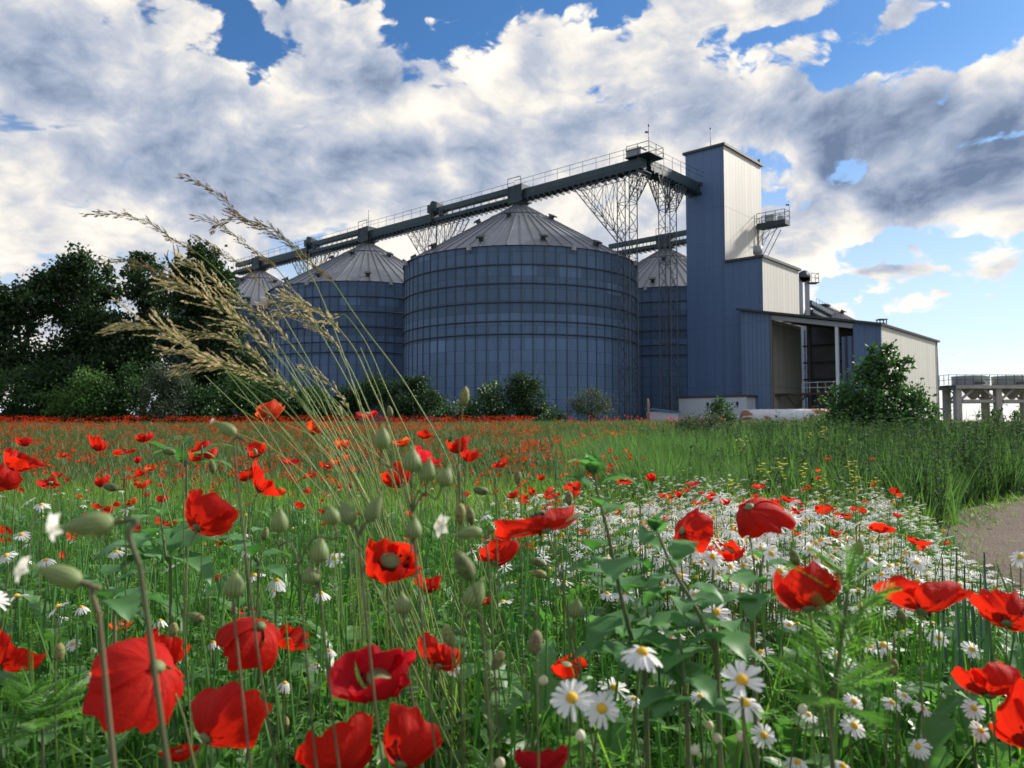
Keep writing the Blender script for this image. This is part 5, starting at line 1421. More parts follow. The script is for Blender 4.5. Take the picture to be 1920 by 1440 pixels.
def axis_perp(ax, a):
    x = ax.cross(Vector((0.31, 0.2, 0.9)));
    if x.length < 1e-3: x = ax.cross(Vector((1, 0, 0)))
    x.normalize(); y = ax.cross(x); return x * math.cos(a) + y * math.sin(a)
# px, py, width, cup, lean (0 up, + right), tip to viewer, colour, label, extras
HERO = [
 (505, 768, 56, 1.5, -18, -40, 'o', 'tall orange red poppy cup rising above the horizon among grass stems', {}),
 (593, 800, 36, 1.5, 10, -5, 'o', 'orange red poppy behind the grass stems, right of the tall one', {}),
 (642, 832, 28, 1.4, 0, 10, 'o', 'small bright orange poppy hidden among the densest grass stems', {}),
 (688, 777, 42, 1.35, 5, 18, 'c', 'dark crimson poppy cup high against the dark round bushes', {'sz': .8}),
 (46, 828, 28, 1.5, -10, -10, 's', 'small scarlet poppy above the crumpled cluster at the photo edge', {}),
 (43, 861, 64, 1.1, 15, 10, 's', 'crumpled spread scarlet poppy below a small one near the photo edge', {'sz': .8, 'ruff': 1.8}),
 (10, 893, 66, 1.5, 10, -45, 's', 'large scarlet poppy cut by the edge, level with the distant field', {'hi': True}),
 (183, 830, 30, 1.7, 20, -5, 's', 'narrow upright scarlet poppy left of the pale bud pair', {'sz': 1.2}),
 (270, 819, 36, 1.3, -5, -5, 's', 'pointed scarlet poppy standing free in the mid field', {'ruff': 1.6}),
 (233, 848, 40, 1.0, -15, -15, 's', 'flat winged scarlet poppy just below the pointed one', {'sz': .75, 'ruff': 1.4}),
 (258, 862, 14, 1.7, 0, 0, 'c', 'sliver thin red poppy beside the flat winged one', {'sz': 1.6}),
 (92, 906, 46, 1.0, 0, 10, 's', 'drooping spread scarlet poppy over the left daisies', {'sz': .7, 'ruff': 1.6}),
 (117, 853, 20, 1.4, 10, 0, 's', 'small scarlet poppy right of the crumpled cluster', {}),
 (380, 846, 52, 1.6, -12, -40, 's', 'smooth rounded scarlet poppy above the pale hanging bud', {'sz': .85}),
 (481, 844, 36, 1.6, 5, 12, 's', 'scarlet poppy with a pale bud crossing its face', {}),
 (462, 889, 42, 1.3, -5, 5, 's', 'scarlet poppy, lower left of a cluster of three beside the grass', {}),
 (500, 898, 62, 1.05, 40, -10, 's', 'wing shaped scarlet poppy in the cluster beside the grass', {'ruff': 1.4}),
 (545, 866, 34, 1.1, 15, 5, 'c', 'small pinkish red poppy among thin grass stems', {'sz': .8}),
 (525, 922, 28, 1.5, 10, 0, 'o', 'small orange red poppy hanging below the wing shaped one', {}),
 (395, 960, 104, 1.5, 30, -50, 's', 'large solitary scarlet poppy tipped backwards above dark leaves', {'hi': True, 'size': .08}),
 (245, 940, 22, 1.4, -20, 0, 'o', 'small orange poppy low behind the blurred campion', {}),
 (265, 886, 20, 1.5, 0, 0, 's', 'small round scarlet poppy near the grey seed head', {}),
 (283, 877, 22, 1.2, 10, 10, 'o', 'small open orange poppy beside the grey seed head', {}),
 (193, 901, 24, 1.6, 0, 0, 's', 'small tall scarlet poppy above the long pale bud', {'sz': 1.4}),
 (584, 890, 22, 1.4, 0, 0, 's', 'small scarlet poppy right of the pinkish one', {}),
 (612, 872, 26, 1.2, 10, 10, 's', 'small red poppy behind the base of the grass tuft', {}),
 (637, 862, 34, 1.2, -5, 8, 'o', 'orange red poppy glowing through the grass tuft', {}),
 (655, 880, 26, 1.4, 10, 0, 's', 'lower scarlet poppy inside the grass tuft', {}),
 (752, 828, 35, 1.5, 0, 5, 'o', 'orange red poppy cup above the striped green calyx', {}),
 (797, 814, 31, 1.5, 15, -8, 's', 'small scarlet poppy cup left of the upright hairy bud', {}),
 (742, 890, 56, 1.5, -32, -30, 's', 'scarlet poppy tipped left behind the striped green calyx', {}),
 (803, 853, 52, 1.0, 35, -5, 'c', 'pink tinged red poppy sliding down behind the pointed calyces', {'ruff': 1.5}),
 (858, 833, 42, 1.3, -12, -6, 's', 'upper scarlet poppy of the tall pair under the hairy bud', {'sz': 1.2}),
 (880, 851, 38, 1.4, 22, -8, 's', 'lower right scarlet poppy of the tall pair', {'sz': 1.15}),
 (938, 868, 33, 1.2, -8, 10, 's', 'lone scarlet poppy between the pair and the leafy stalk', {'sz': 1.2, 'ruff': 1.5}),
 (1015, 895, 17, 1.4, 0, 0, 's', 'tiny scarlet poppy left of the leafy stalk top', {}),
 (962, 926, 23, 1.4, -15, 0, 's', 'small pointed scarlet poppy above the wide flat one', {'sz': 1.2}),
 (998, 920, 14, 1.4, 0, 0, 's', 'tiny round red poppy above the wide flat one', {}),
 (1031, 930, 26, 1.3, 0, 5, 's', 'small scarlet poppy left of the hooked green bud', {}),
 (1073, 912, 34, 1.4, 0, 8, 's', 'scarlet poppy behind the hooked green bud', {}),
 (985, 941, 26, 1.1, 0, 5, 'c', 'dull red little poppy half hidden by the wide flat one', {'sz': .7}),
 (1010, 978, 168, 1.25, -15, -30, 's', 'widest scarlet poppy, flattened and windblown beside the leafy stalk', {'hi': True, 'sx': 1.3, 'sz': .62, 'size': .095, 'ruff': 1.5}),
 (933, 1034, 80, 1.5, 18, -50, 's', 'scarlet poppy tipped away behind the white campion flower', {'hi': True, 'ruff': 1.3}),
 (738, 1049, 104, 1.6, 14, 30, 's', 'large round scarlet poppy open to show its black heart', {'hi': True, 'size': .08}),
 (802, 1090, 50, 1.5, 12, -15, 's', 'narrow scarlet poppy tucked under the black hearted one', {'sz': 1.3}),
 (700, 1266, 148, 1.55, 20, 26, 'c', 'big ruffled crimson poppy with exposed dark centre', {'hi': True, 'ruff': 1.7, 'size': .085}),
 (823, 1224, 82, 1.5, 10, -45, 's', 'scarlet poppy with a round hairy bud before its top', {'hi': True}),
 (905, 1122, 40, 1.3, 0, 0, 's', 'scarlet poppy hidden behind the swollen pale calyx', {}),
 (1068, 1251, 70, 1.9, 0, 12, 's', 'tulip shaped red poppy parted around its green pod', {'sz': .8}),
 (775, 1377, 108, 1.6, 10, -55, 's', 'tall oval scarlet poppy with a hooked stalk across it', {'hi': True, 'sz': 1.2, 'size': .08}),
 (630, 1402, 132, 1.5, -5, -45, 's', 'scarlet poppy cut by the bottom edge below the ruffled crimson one', {'hi': True}),
 (1015, 1414, 98, 1.4, 10, -40, 'c', 'dark dull red poppy low at the bottom edge centre', {'hi': True, 'sz': .7}),
 (432, 1340, 160, 1.4, 40, -55, 's', 'huge scarlet poppy leaning right near the bottom edge', {'hi': True, 'size': .085}),
 (335, 1412, 72, 1.6, -10, -10, 's', 'folded scarlet poppy below the huge leaning one', {'hi': True}),
 (247, 1290, 160, 1.15, -140, -20, 's', 'huge scarlet dome of a poppy behind the two blurred campion stalks', {'hi': True, 'size': .085}),
 (312, 1212, 84, 1.7, 10, -20, 's', 'upright scarlet poppy behind the huge dome, a small bud before it', {'hi': True, 'sz': 1.2}),
 (35, 1216, 94, 1.6, 30, -40, 's', 'scarlet poppy cup cut by the edge below the blurred campions', {'hi': True}),
 (468, 1206, 112, 1.3, -150, -25, 's', 'wide scarlet poppy cup above the huge leaning one', {'hi': True, 'sz': .8}),
 (551, 1194, 60, 1.3, 15, 12, 's', 'ruffled scarlet poppy joined to the right of the wide cup', {'ruff': 1.7}),
 (225, 1173, 42, 1.1, 0, 5, 'o', 'small orange poppy low in shade left of centre dome', {'sz': .6}),
 (405, 1083, 24, 1.4, 0, 0, 'c', 'small dark red poppy below the large solitary one', {}),
 (462, 1146, 36, 1.2, 0, 0, 'c', 'dark red poppy behind the ribbed hanging calyx', {'sz': .7}),
 (1432, 972, 102, 1.25, 150, -25, 's', 'large domed scarlet poppy over the daisy carpet', {'hi': True, 'size': .08}),
 (1297, 998, 64, 1.4, 110, -20, 's', 'scarlet poppy tilted left, upper of a linked pair', {'hi': True}),
 (1362, 1033, 70, 1.6, 5, 14, 's', 'scarlet poppy bowl, lower right of a linked pair', {'hi': True}),
 (1514, 1097, 120, 1.6, 2, -35, 's', 'broad scarlet poppy with a bud on its top and daisies behind', {'hi': True, 'sz': .85, 'size': .08}),
 (1730, 1112, 162, 1.25, 25, -35, 's', 'wide winged scarlet poppy before the blue leaf blades', {'hi': True, 'sx': 1.25, 'sz': .7, 'size': .095}),
 (1886, 1142, 104, 1.5, 35, -35, 's', 'scarlet poppy cup cut by the right edge above the daisies', {'hi': True}),
 (1842, 1266, 96, 1.4, 10, -30, 's', 'scarlet poppy low among daisies beside one cut by the edge', {'hi': True, 'sz': .8}),
 (1915, 1335, 96, 1.4, 10, -40, 's', 'lowest scarlet poppy cut by the right edge', {'hi': True, 'sz': 1.5}),
 (1172, 901, 30, 1.2, 0, 5, 's', 'scarlet poppy against the tall grass, left one of two alone', {'sz': .8}),
 (1220, 895, 20, 1.5, 0, 0, 's', 'round scarlet poppy against the tall grass, right one of two alone', {}),
 (1297, 906, 28, 1.2, 0, 5, 'c', 'small crimson poppy behind a thin stalk at the tall grass foot', {'sz': .6}),
 (1287, 919, 16, 1.3, 0, 5, 's', 'tiny scarlet poppy just below the small crimson one', {}),
 (1423, 912, 27, 1.2, 0, 8, 's', 'scarlet poppy at the tall grass foot above the large dome', {'sz': .7}),
 (1242, 929, 14, 1.4, 0, 0, 's', 'leftmost of three tiny scarlet poppies in line over daisies', {}),
 (1258, 930, 16, 1.4, 0, 0, 's', 'middle of three tiny scarlet poppies in line over daisies', {}),
 (1272, 927, 13, 1.6, 0, 0, 's', 'rightmost of three tiny scarlet poppies in line over daisies', {'sz': 1.3}),
 (1333, 931, 20, 1.5, 10, 0, 's', 'small upright scarlet poppy in a cluster left of the large dome', {'sz': 1.3}),
 (1318, 925, 12, 1.4, 0, 0, 'c', 'tiny crimson poppy topping the cluster left of the large dome', {}),
 (1321, 944, 14, 1.5, 0, 0, 's', 'tiny scarlet poppy lowest in the cluster left of the large dome', {'sz': 1.2}),
 (1358, 939, 22, 1.3, 10, 0, 's', 'small scarlet poppy between the cluster and the large dome', {'sz': .8}),
 (1415, 930, 15, 1.4, 0, 0, 's', 'tiny scarlet poppy just left above the large dome', {}),
 (1398, 939, 13, 1.3, 0, 0, 's', 'tiny scarlet poppy touching the large dome on its left shoulder', {}),
 (1456, 939, 22, 1.3, 0, 0, 'c', 'crimson poppy right behind the large dome top', {}),
 (1481, 936, 30, 1.2, 10, 5, 's', 'upper scarlet poppy in the knot right of the large dome', {'sz': .75}),
 (1501, 941, 20, 1.2, 10, 0, 'c', 'dark little poppy on the right of the knot beside the dome', {}),
 (1495, 957, 27, 1.5, 5, 0, 's', 'lower scarlet poppy in the knot right of the large dome', {}),
 (1543, 957, 29, 1.4, 5, 5, 's', 'pointed scarlet poppy standing alone over bright daisies', {'sz': 1.1}),
 (1588, 968, 28, 1.2, 5, -5, 's', 'scarlet poppy of a pair over daisies, larger and lower', {'sz': .65}),
 (1602, 954, 18, 1.4, 10, 0, 's', 'scarlet poppy of a pair over daisies, smaller and higher', {}),
 (1683, 965, 19, 1.4, 5, 0, 's', 'small scarlet poppy nearest the dark weed bank', {'sz': .9}),
 (1648, 990, 46, 1.05, 15, -8, 's', 'spread scarlet poppy over the daisies below the weed bank', {'sz': .75, 'ruff': 1.4}),
 (1725, 1014, 42, 1.3, 15, 5, 's', 'scarlet poppy on a thick stalk beside the dirt path', {'sz': .75}),
 (1568, 997, 20, 1.4, 0, 0, 's', 'small scarlet poppy above the single pale bud', {}),
 (1775, 1018, 13, 1.2, 0, 0, 's', 'last tiny scarlet poppy before the dirt path', {'sz': .7}),
 (1497, 1001, 26, 1.1, 30, 0, 's', 'small scarlet poppy low right of the large dome', {'sz': .6}),
 (1379, 991, 22, 1.4, -20, 0, 's', 'small scarlet poppy low left of the large dome', {}),
 (1208, 981, 26, 1.0, 0, 8, 'o', 'small orange poppy behind the leafy stalks', {'sz': .5}),
 (1552, 860, 10, 1.2, 0, 5, 's', 'lone tiny scarlet poppy high in the tall green grass', {}),
 (1635, 861, 9, 1.2, 0, 5, 'o', 'lone tiny orange poppy in the darker tall grass', {}),
 (1534, 882, 10, 1.2, 0, 5, 'o', 'tiny orange poppy low in the tall green grass', {}),
]
for i, (px, py, wp, cup, ang, tow, colr, lb, ex) in enumerate(HERO):
    poppy(px, py, wp, cup, ang, tow, colr, lb, **ex)
rs = random.Random(5)
# mid-distance poppies: one small mesh each, 190 of them
M['far_petal'] = plant('distant_petal', (0.46, 0.012, 0.007), (0.70, 0.045, 0.014), 0.42, 0.6, (1.4, 2.0, 1.2), 0.2, by_object=True)
M['far_petal_s'] = plant('distant_petal_mass', (0.40, 0.012, 0.007), (0.72, 0.060, 0.016), 0.42, 0.6, (1.4, 2.0, 1.2), 0.2)
def small_poppy(seed, h=0.5, nu=6, nv=4, R_=0.036):
    random.seed(seed); lst = []; cup = random.uniform(1.0, 1.6)
    Mx = align(axis_from(random.uniform(-35, 35), random.uniform(-25, 35)), random.random() * 6)
    for k in range(4):
        V, F, t_, uv = petal(R_, cup, k * math.pi / 2, k, nu, nv, bool(k % 2), 1.4)
        lst.append((V @ Mx.T + np.array([0.02, 0, h]), F))
    nf = sum(len(a[1]) for a in lst)
    v, f = tubeq([(0, 0, 0), (random.uniform(-.03, .03), 0.02, h * .5), (0.02, 0, h)], [0.0022, 0.002, 0.0016], 3)
    lst.append((v, f))
    V, Fs = combine(lst)
    return V, Fs[0], nf
protoP = []
for sd in range(8):
    V, F, nf = small_poppy(100 + sd)
    protoP.append(np_mesh('small_poppy', V, F, [M['far_petal'], M['stem']], mi=[0] * nf + [1] * (len(F) - nf), smooth=True))
placed = 0
def midspots():
    while True:
        r = rs.random()
        if r < 0.62: px, d = rs.uniform(-150, 1060), 2.6 * (9.0 / 2.6) ** rs.random()
        elif r < 0.80: px, d = rs.uniform(-150, 1000), rs.uniform(8, 13)
        else: px, d = rs.uniform(1000, 1780), 2.8 * (6.8 / 2.8) ** rs.random()
        x = (px - 960) / FPX * d
        if bool(on_path(x, d, .3)): continue
        yield px, x, d
gen = midspots()
for i in range(185):
    px, x, d = next(gen)
    o = protoP[i] if i < 8 else protoP[i % 8].copy()
    if i >= 8: COL.objects.link(o)
    s_ = rs.uniform(0.72, 1.05)
    o.location = (x, d, gz(x, d)); o.rotation_euler = (0, 0, rs.uniform(0, 6.28)); o.scale = (s_, s_, s_ * rs.uniform(.8, 1.05))
    if d > 7.8: tag(o, 'small red poppy at the start of the far poppy carpet', 'poppy', 'small poppies starting the far carpet')
    elif px < 1000: tag(o, 'small red poppy scattered through the middle of the green meadow', 'poppy', 'small poppies scattered in the middle meadow')
    else: tag(o, 'small red poppy dotted among the white daisy carpet', 'poppy', 'small poppies dotted in the daisy carpet')
# the far carpet of poppies, one mass
protos = []
for sd in range(6):
    random.seed(300 + sd); lst = []
    for k in range(5):
        V, F, nf = small_poppy(300 + sd * 9 + k, 0.0, 3, 3, 0.038)
        F = F[:nf]; V = V[:F.max() + 1]; lst.append((V + np.array([random.gauss(0, .10), random.gauss(0, .10), random.uniform(.40, .56)]), F))
    protos.append(combine(lst))
drf0 = lambda x, y: 0.4 + 0.6 * np.sin(x * .9 + 1.3 * np.sin(y * .5)) * np.sin(y * .7 + .8 * np.sin(x * .7))
x, y = sector(1500, 9, 36, 0.75, -0.82, 0.03); m = rng.random(len(x)) < np.clip(drf0(x, y), .1, 1); x, y = x[m], y[m]; p_ = spread(protos, x, y, 0.85, 1.1, 0.05)
drf = lambda x, y: 0.45 + 0.5 * np.sin(x * .55 + 1.3 * np.sin(y * .31)) * np.sin(y * .42 + .8 * np.sin(x * .7)) + 0.35 * np.sin(x * 1.9 + y * .7) * np.sin(y * 1.3 - x * .8)
x, y = sector(3000, 30, 57, 0.2, -0.82, 0.03); m = rng.random(len(x)) < np.clip(drf(x, y) + .25 * ss(y, 38, 52), .08, 1); x, y = x[m], y[m]; p_ += spread(protos, x, y, 0.95, 1.25, 0.05)
x, y = sector(70, 8, 22, 0.5, 0.0, 0.16); p_ += spread(protos, x, y, 0.85, 1.1, 0.05, hscale=None)
x, y = sector(50, 26, 45, 0.5, 0.03, 0.28); p_ += spread(protos, x, y, 1.2, 1.5, 0.05)
stuff('poppy_carpet', p_, M['far_petal_s'])
# ------------------------------------------------------------------ daisies (chamomile)
M['dpetal'] = plant('daisy_petal', (0.74, 0.74, 0.72), (0.86, 0.86, 0.84), 0.3, 0.55, (1, 1, .96), 0.25, by_object=True)
M['dpetal_s'] = plant('daisy_petal_mass', (0.78, 0.79, 0.76), (0.90, 0.90, 0.87), 0.3, 0.55, (1, 1, .94), 0.25)
m_, t, b = new_mat('daisy_disc')
g = t.node('ShaderNodeTexCoord').outputs['Object']; n1 = t.noise(g, 700.0, 2.0)
t.put(b, 'Base Color', t.mix(n1, (0.50, 0.27, 0.012), (0.86, 0.55, 0.03))); b.inputs['Roughness'].default_value = 0.8
t.put(b, 'Normal', t.bump(n1, 0.6, 0.002)); M['ddisc'] = m_
def daisy_parts(np_=16, R_=0.017, droop=0.15, seg=4, disc=0.0048):
    lst = []
    for i in range(np_):
        if random.random() < 0.05: continue
        a = 2 * math.pi * i / np_ + random.uniform(-.09, .09); L = R_ * random.uniform(.88, 1.08); W = R_ * (0.122 if seg > 2 else 0.16) * random.uniform(.85, 1.15); dr = droop + random.uniform(-.14, .18)
        V = []; F = []
        for k in range(seg + 1):
            tt = k / seg; wv = W * (0.55 + 0.75 * tt - (0.65 * max(0, tt - .72) / .28)); rr = disc * .8 + (L - disc * .8) * tt
            zz = -dr * L * tt ** 1.6 + 0.001
            V += [(rr, -wv, zz), (rr, 0, zz - wv * .25), (rr, wv, zz)]
        for k in range(seg):
            q = 3 * k; F += [(q, q + 3, q + 4, q + 1), (q + 1, q + 4, q + 5, q + 2)]
        lst.append((rz(np.array(V), a), np.array(F)))
    pet = combine(lst)
    mb = MB(); mb.lathe((0, 0, 0), [(disc * 1.05, -.0004), (disc, disc * .35), (disc * .72, disc * .75), (disc * .25, disc * .98), (0.0002, disc)], 12)
    return pet, mb
def daisy(px, py, wpx, ang, toward, label, size=0.034, droop=0.15, group='larger daisies'):
    random.seed(int(px * 3 + py * 11)); s_ = size / 0.034
    Y = size * FPX / wpx; k_ = min(1.0, max(.55, (CZ - .47) / ((py - HORIZON) / FPX) / Y)); s_ *= k_; Y *= k_
    c = at(px, py, Y); ax = axis_from(ang, toward); Mx = align(ax, random.random() * 6)
    (pv, pf), mb = daisy_parts(random.randint(14, 18), 0.017, droop)
    bx, by = c.x + random.uniform(-.05, .05), c.y + random.uniform(-.02, .06); g0 = gz(bx, by)
    root = thing('daisy', label, 'daisy', (bx, by, g0), group)
    np_mesh('petals', pv @ Mx.T * s_ + np.array(c), pf[0], M['dpetal'], None, parent=root)
    mv = np.array(mb.v) @ Mx.T * s_ + np.array(c); mb.v = [tuple(p) for p in mv]; mb.build('disc', M['ddisc'], root)
    m2 = MB(); pts = stem_pts((bx, by, g0 - .01), c - ax * .001, ax, (random.uniform(-.02, .02), 0), 8, .04); m2.tube(pts, [.0011] * len(pts), 5, cap=False); m2.build('stem', M['stem'], root)
DAISY = [
 (1204, 1224, 76, 5, 18, 'large daisy seen edge on below the leafy stalk', .40), (1072, 1309, 76, -8, 48, 'large white daisy, left of an overlapping pair at the bottom', .1), (1128, 1329, 70, 12, 52, 'large white daisy, right of an overlapping pair at the bottom', .15),
 (1391, 1276, 80, -8, 40, 'largest daisy with upswept petals, top of a stacked pair', -.1), (1396, 1319, 70, 8, 25, 'daisy directly under the largest upswept one', .3), (1432, 1379, 46, 0, 60, 'small daisy facing the viewer below the stacked pair', .2),
 (1601, 1361, 50, 20, 40, 'tilted daisy above the bottom edge in dark leaves', .2), (1516, 1341, 34, 10, 20, 'half opened daisy with a yellow disc near two pale buds', .3), (1313, 1306, 36, 0, 25, 'yellow centred daisy left of the stacked pair', .3), (1601, 1316, 40, 15, 35, 'daisy tilted right above the dark leaves', .2),
 (1672, 1318, 36, 10, 25, 'daisy in a loose row of three under the feathery plant', .3), (1695, 1305, 34, 15, 25, 'upper daisy of the loose row beside the feathery plant', .2), (1730, 1328, 34, 20, 30, 'last daisy of the loose row towards the edge', .2), (1826, 1328, 42, -5, 40, 'bright daisy under the low scarlet poppy', .2),
 (1722, 1400, 40, -40, 30, 'sideways daisy with swept petals near the bottom corner', .5), (1838, 1370, 40, 10, 45, 'daisy leaning right in the bottom corner', .2), (1822, 1218, 40, 5, 40, 'bright daisy among the dense carpet under the winged poppy', .1), (1760, 1196, 36, -5, 45, 'upright facing daisy left of the carpet edge', .2),
 (1446, 1038, 36, 0, 55, 'facing daisy under the large poppy dome', .1), (1460, 1070, 34, 0, 60, 'facing daisy left of the broad poppy', .2), (1388, 1113, 36, 0, 60, 'facing daisy between the leafy stalks and broad poppy', .2), (1625, 1050, 36, 0, 30, 'yellow centred daisy below the single pale bud', .3), (1718, 1055, 34, 0, 40, 'facing daisy in front of the blue leaf blades', .2), (1560, 1045, 32, 0, 25, 'edge on daisy under the dotted poppies', .35),
 (1480, 1172, 34, 0, 40, 'yellow eyed daisy under the broad poppy', .5), (1363, 1165, 30, 20, 20, 'small daisy in the shade of the leafy stalks', .4), (1138, 1113, 30, 0, 10, 'daisy below the tiny orange petals behind the leafy stalk', .5),
 (78, 947, 30, 5, 15, 'small daisy near the upper blurred campion, first of two', .3), (40, 1003, 32, 10, 25, 'small daisy left of the upper blurred campion', .2), (12, 1042, 34, -10, 30, 'daisy at the left edge beside the lower blurred campion', .3), (86, 1051, 32, 5, 20, 'daisy just above the lower blurred campion', .5), (218, 1035, 30, 0, 12, 'daisy in the green right of the blurred campions', .5),
 (153, 1139, 28, -5, 10, 'daisy below the lower blurred campion', .7), (300, 1164, 26, 0, 5, 'drooping daisy on top of the upright poppy', .9), (232, 1113, 34, 15, 25, 'tilted daisy left of the thick blurred stalk', .4), (400, 1205, 26, 0, 5, 'drooping daisy beside the wide poppy cup', .9), (168, 1265, 28, -20, 15, 'drooping daisy left of the huge dome', .8), (534, 1281, 30, 10, 8, 'drooping daisy right of the huge leaning poppy', .9),
 (519, 1089, 38, 5, 10, 'drooping daisy above the wide poppy cup', .8), (602, 1113, 34, 0, 10, 'drooping daisy right of the wide poppy cup', .7), (136, 1208, 26, 0, 50, 'small facing daisy in the dark left corner', .2), (592, 1246, 24, 10, 15, 'small daisy behind the ruffled crimson poppy', .7), (618, 1221, 24, -5, 10, 'tiny drooping daisy left above the ruffled crimson poppy', .7),
 (1000, 1335, 24, 0, 20, 'small daisy low in the dark centre leaves', .5), (850, 1255, 28, -30, 40, 'daisy peeking right of the bud topped poppy', .2), (1188, 1311, 34, 10, 20, 'daisy low right of the overlapping pair', .4), (1222, 1290, 30, 10, 15, 'daisy beside the broad dark leaf', .5),
 (1495, 1430, 46, 0, 20, 'daisy cut by the bottom edge, left one', .5), (1580, 1437, 44, 10, 25, 'daisy cut by the bottom edge, right one', .5),
]
for px, py, wp, a, tw, lb, dr in DAISY: daisy(px, py, wp, a, tw, lb, droop=dr)
def one_daisy(seed, h=0.36, n=13, R_=0.0155, tilt=28, seg=2, disc=.0042):
    random.seed(seed); (pv, pf), mb = daisy_parts(n, R_, random.uniform(0, .45), seg, disc)
    Mx = align(axis_from(random.uniform(-tilt, tilt), random.uniform(-10, tilt)), random.random() * 6)
    top = np.array([random.uniform(-.03, .03), random.uniform(-.03, .03), h])
    V1 = pv @ Mx.T + top; V2 = np.array(mb.v) @ Mx.T + top
    v3, f3 = tubeq([(0, 0, 0), (top[0] * .6, top[1] * .6, h * .6), tuple(top)], [.0013, .0012, .0009], 3)
    return V1, pf[0], V2, mb.f, v3, f3
protoD = []
for sd in range(8):
    V1, F1, V2, f2, v3, f3 = one_daisy(40 + sd)
    f2 = np.array([f for f in f2 if len(f) == 4])
    V, Fs = combine([(V1, F1), (V2, f2), (v3, f3)])
    protoD.append(np_mesh('small_daisy', V, Fs[0], [M['dpetal'], M['ddisc'], M['stem']], mi=[0] * len(F1) + [1] * len(f2) + [2] * len(f3)))
rd = random.Random(9)
def carpet_density(px, py):
    """where the photo's white carpet is thick"""
    e = lambda cx, cy, sx_, sy_, w_: w_ * math.exp(-((px - cx) / sx_) ** 2 - ((py - cy) / sy_) ** 2)
    return e(1220, 980, 200, 60, 1.0) + e(1500, 1000, 260, 60, 1.0) + e(1650, 950, 120, 30, .8) + e(1780, 1120, 150, 110, 1.1) + e(1400, 1080, 200, 60, .6) + e(1750, 1250, 170, 110, .8) + e(1250, 905, 110, 26, .4) + e(1060, 860, 60, 16, .3) + e(870, 890, 220, 24, .12) + e(1480, 1260, 320, 130, .30) + e(150, 1060, 300, 120, .05) + 0.006
def drift(x, d):
    s_ = math.sin(x * 5.1 + 1.7 * math.sin(d * 3.3)) * math.sin(d * 4.7 + 1.3 * math.sin(x * 6.1)) + 0.6 * math.sin(x * 13.7 + d * 3) * math.sin(d * 11.3 - x * 4)
    return min(1.0, max(0.03, 0.36 + 0.85 * s_))
def daisy_spots(dmin, dmax, hh, k0, k1):
    while True:
        d = dmin * (dmax / dmin) ** (rd.random() ** 0.75); k = rd.uniform(k0, k1); x = k * d
        if bool(on_path(x, d, .12)): continue
        z = gz(x, d) + hh * float(hfac(np.float64(x), np.float64(d), .48)); px = 960 + k * FPX; py = HORIZON + (CZ - z) / d * FPX
        if rd.random() < carpet_density(px, py) * drift(x, d): yield x, d, px
gen = daisy_spots(1.0, 2.4, .36, -.72, .70)
for i in range(240):
    x, d, px = next(gen)
    o = protoD[i] if i < 8 else protoD[i % 8].copy()
    if i >= 8: COL.objects.link(o)
    s_ = rd.uniform(.85, 1.15)
    o.location = (x, d, gz(x, d)); o.rotation_euler = (0, 0, rd.gauss(0, .8)); o.scale = (s_ * 1.25, s_ * 1.25, rd.uniform(.78, 1.12) * float(hfac(np.float64(x), np.float64(d), .48)))
    if px > 1000: tag(o, 'white daisy in the near part of the dense daisy carpet', 'daisy', 'daisies of the near carpet')
    else: tag(o, 'small white daisy sprinkled in the leaves away from the carpet', 'daisy', 'daisies sprinkled in the leaves')
# the rest of the carpet
pets, discs, stems = [], [], []
pos = [next(gen2) for gen2 in [daisy_spots(1.5, 9.0, .36, -.72, .72)] for _ in range(3200)]
pos += [next(gen2) for gen2 in [daisy_spots(2.6, 8.0, .36, .0, .62)] for _ in range(900)]
xs_ = np.array([p[0] for p in pos]); ys_ = np.array([p[1] for p in pos]); which = rng.integers(0, 6, len(pos))
scl = rng.uniform(.82, 1.18, len(pos)); rots = rng.normal(0, .9, len(pos))
for k in range(6):
    V1, F1, V2, f2, v3, f3 = one_daisy(80 + k, n=10, seg=1, R_=.0175, disc=.0036)
    f2 = np.array([f for f in f2 if len(f) == 4])
    sel = np.where(which == k)[0]; z_ = np.zeros(len(sel))
    P_ = place(xs_[sel], ys_[sel])
    for (V, F, acc) in ((V1, F1, pets), (V2, f2, discs), (v3, f3, stems)):
        a, b_, c_, _ = replicate(V, F, P_, rots[sel], z_, z_, np.stack([scl[sel], scl[sel], scl[sel] * hfac(xs_[sel], ys_[sel], .48) * rng.uniform(.8, 1.15, len(sel))], 1)); acc.append((a, b_, c_))
V, Fs, rn = merge(pets); d1 = np_mesh('daisy_carpet', V, Fs, M['dpetal_s'], {'rnd': rn})
tag(d1, kind='stuff')
V, Fs, rn = merge(discs); np_mesh('disc_mass', V, Fs, M['ddisc'], {'rnd': rn}, parent=d1)['kind'] = 'stuff'
V, Fs, rn = merge(stems); np_mesh('stem_mass', V, Fs, M['feather'], {'rnd': rn}, parent=d1)['kind'] = 'stuff'

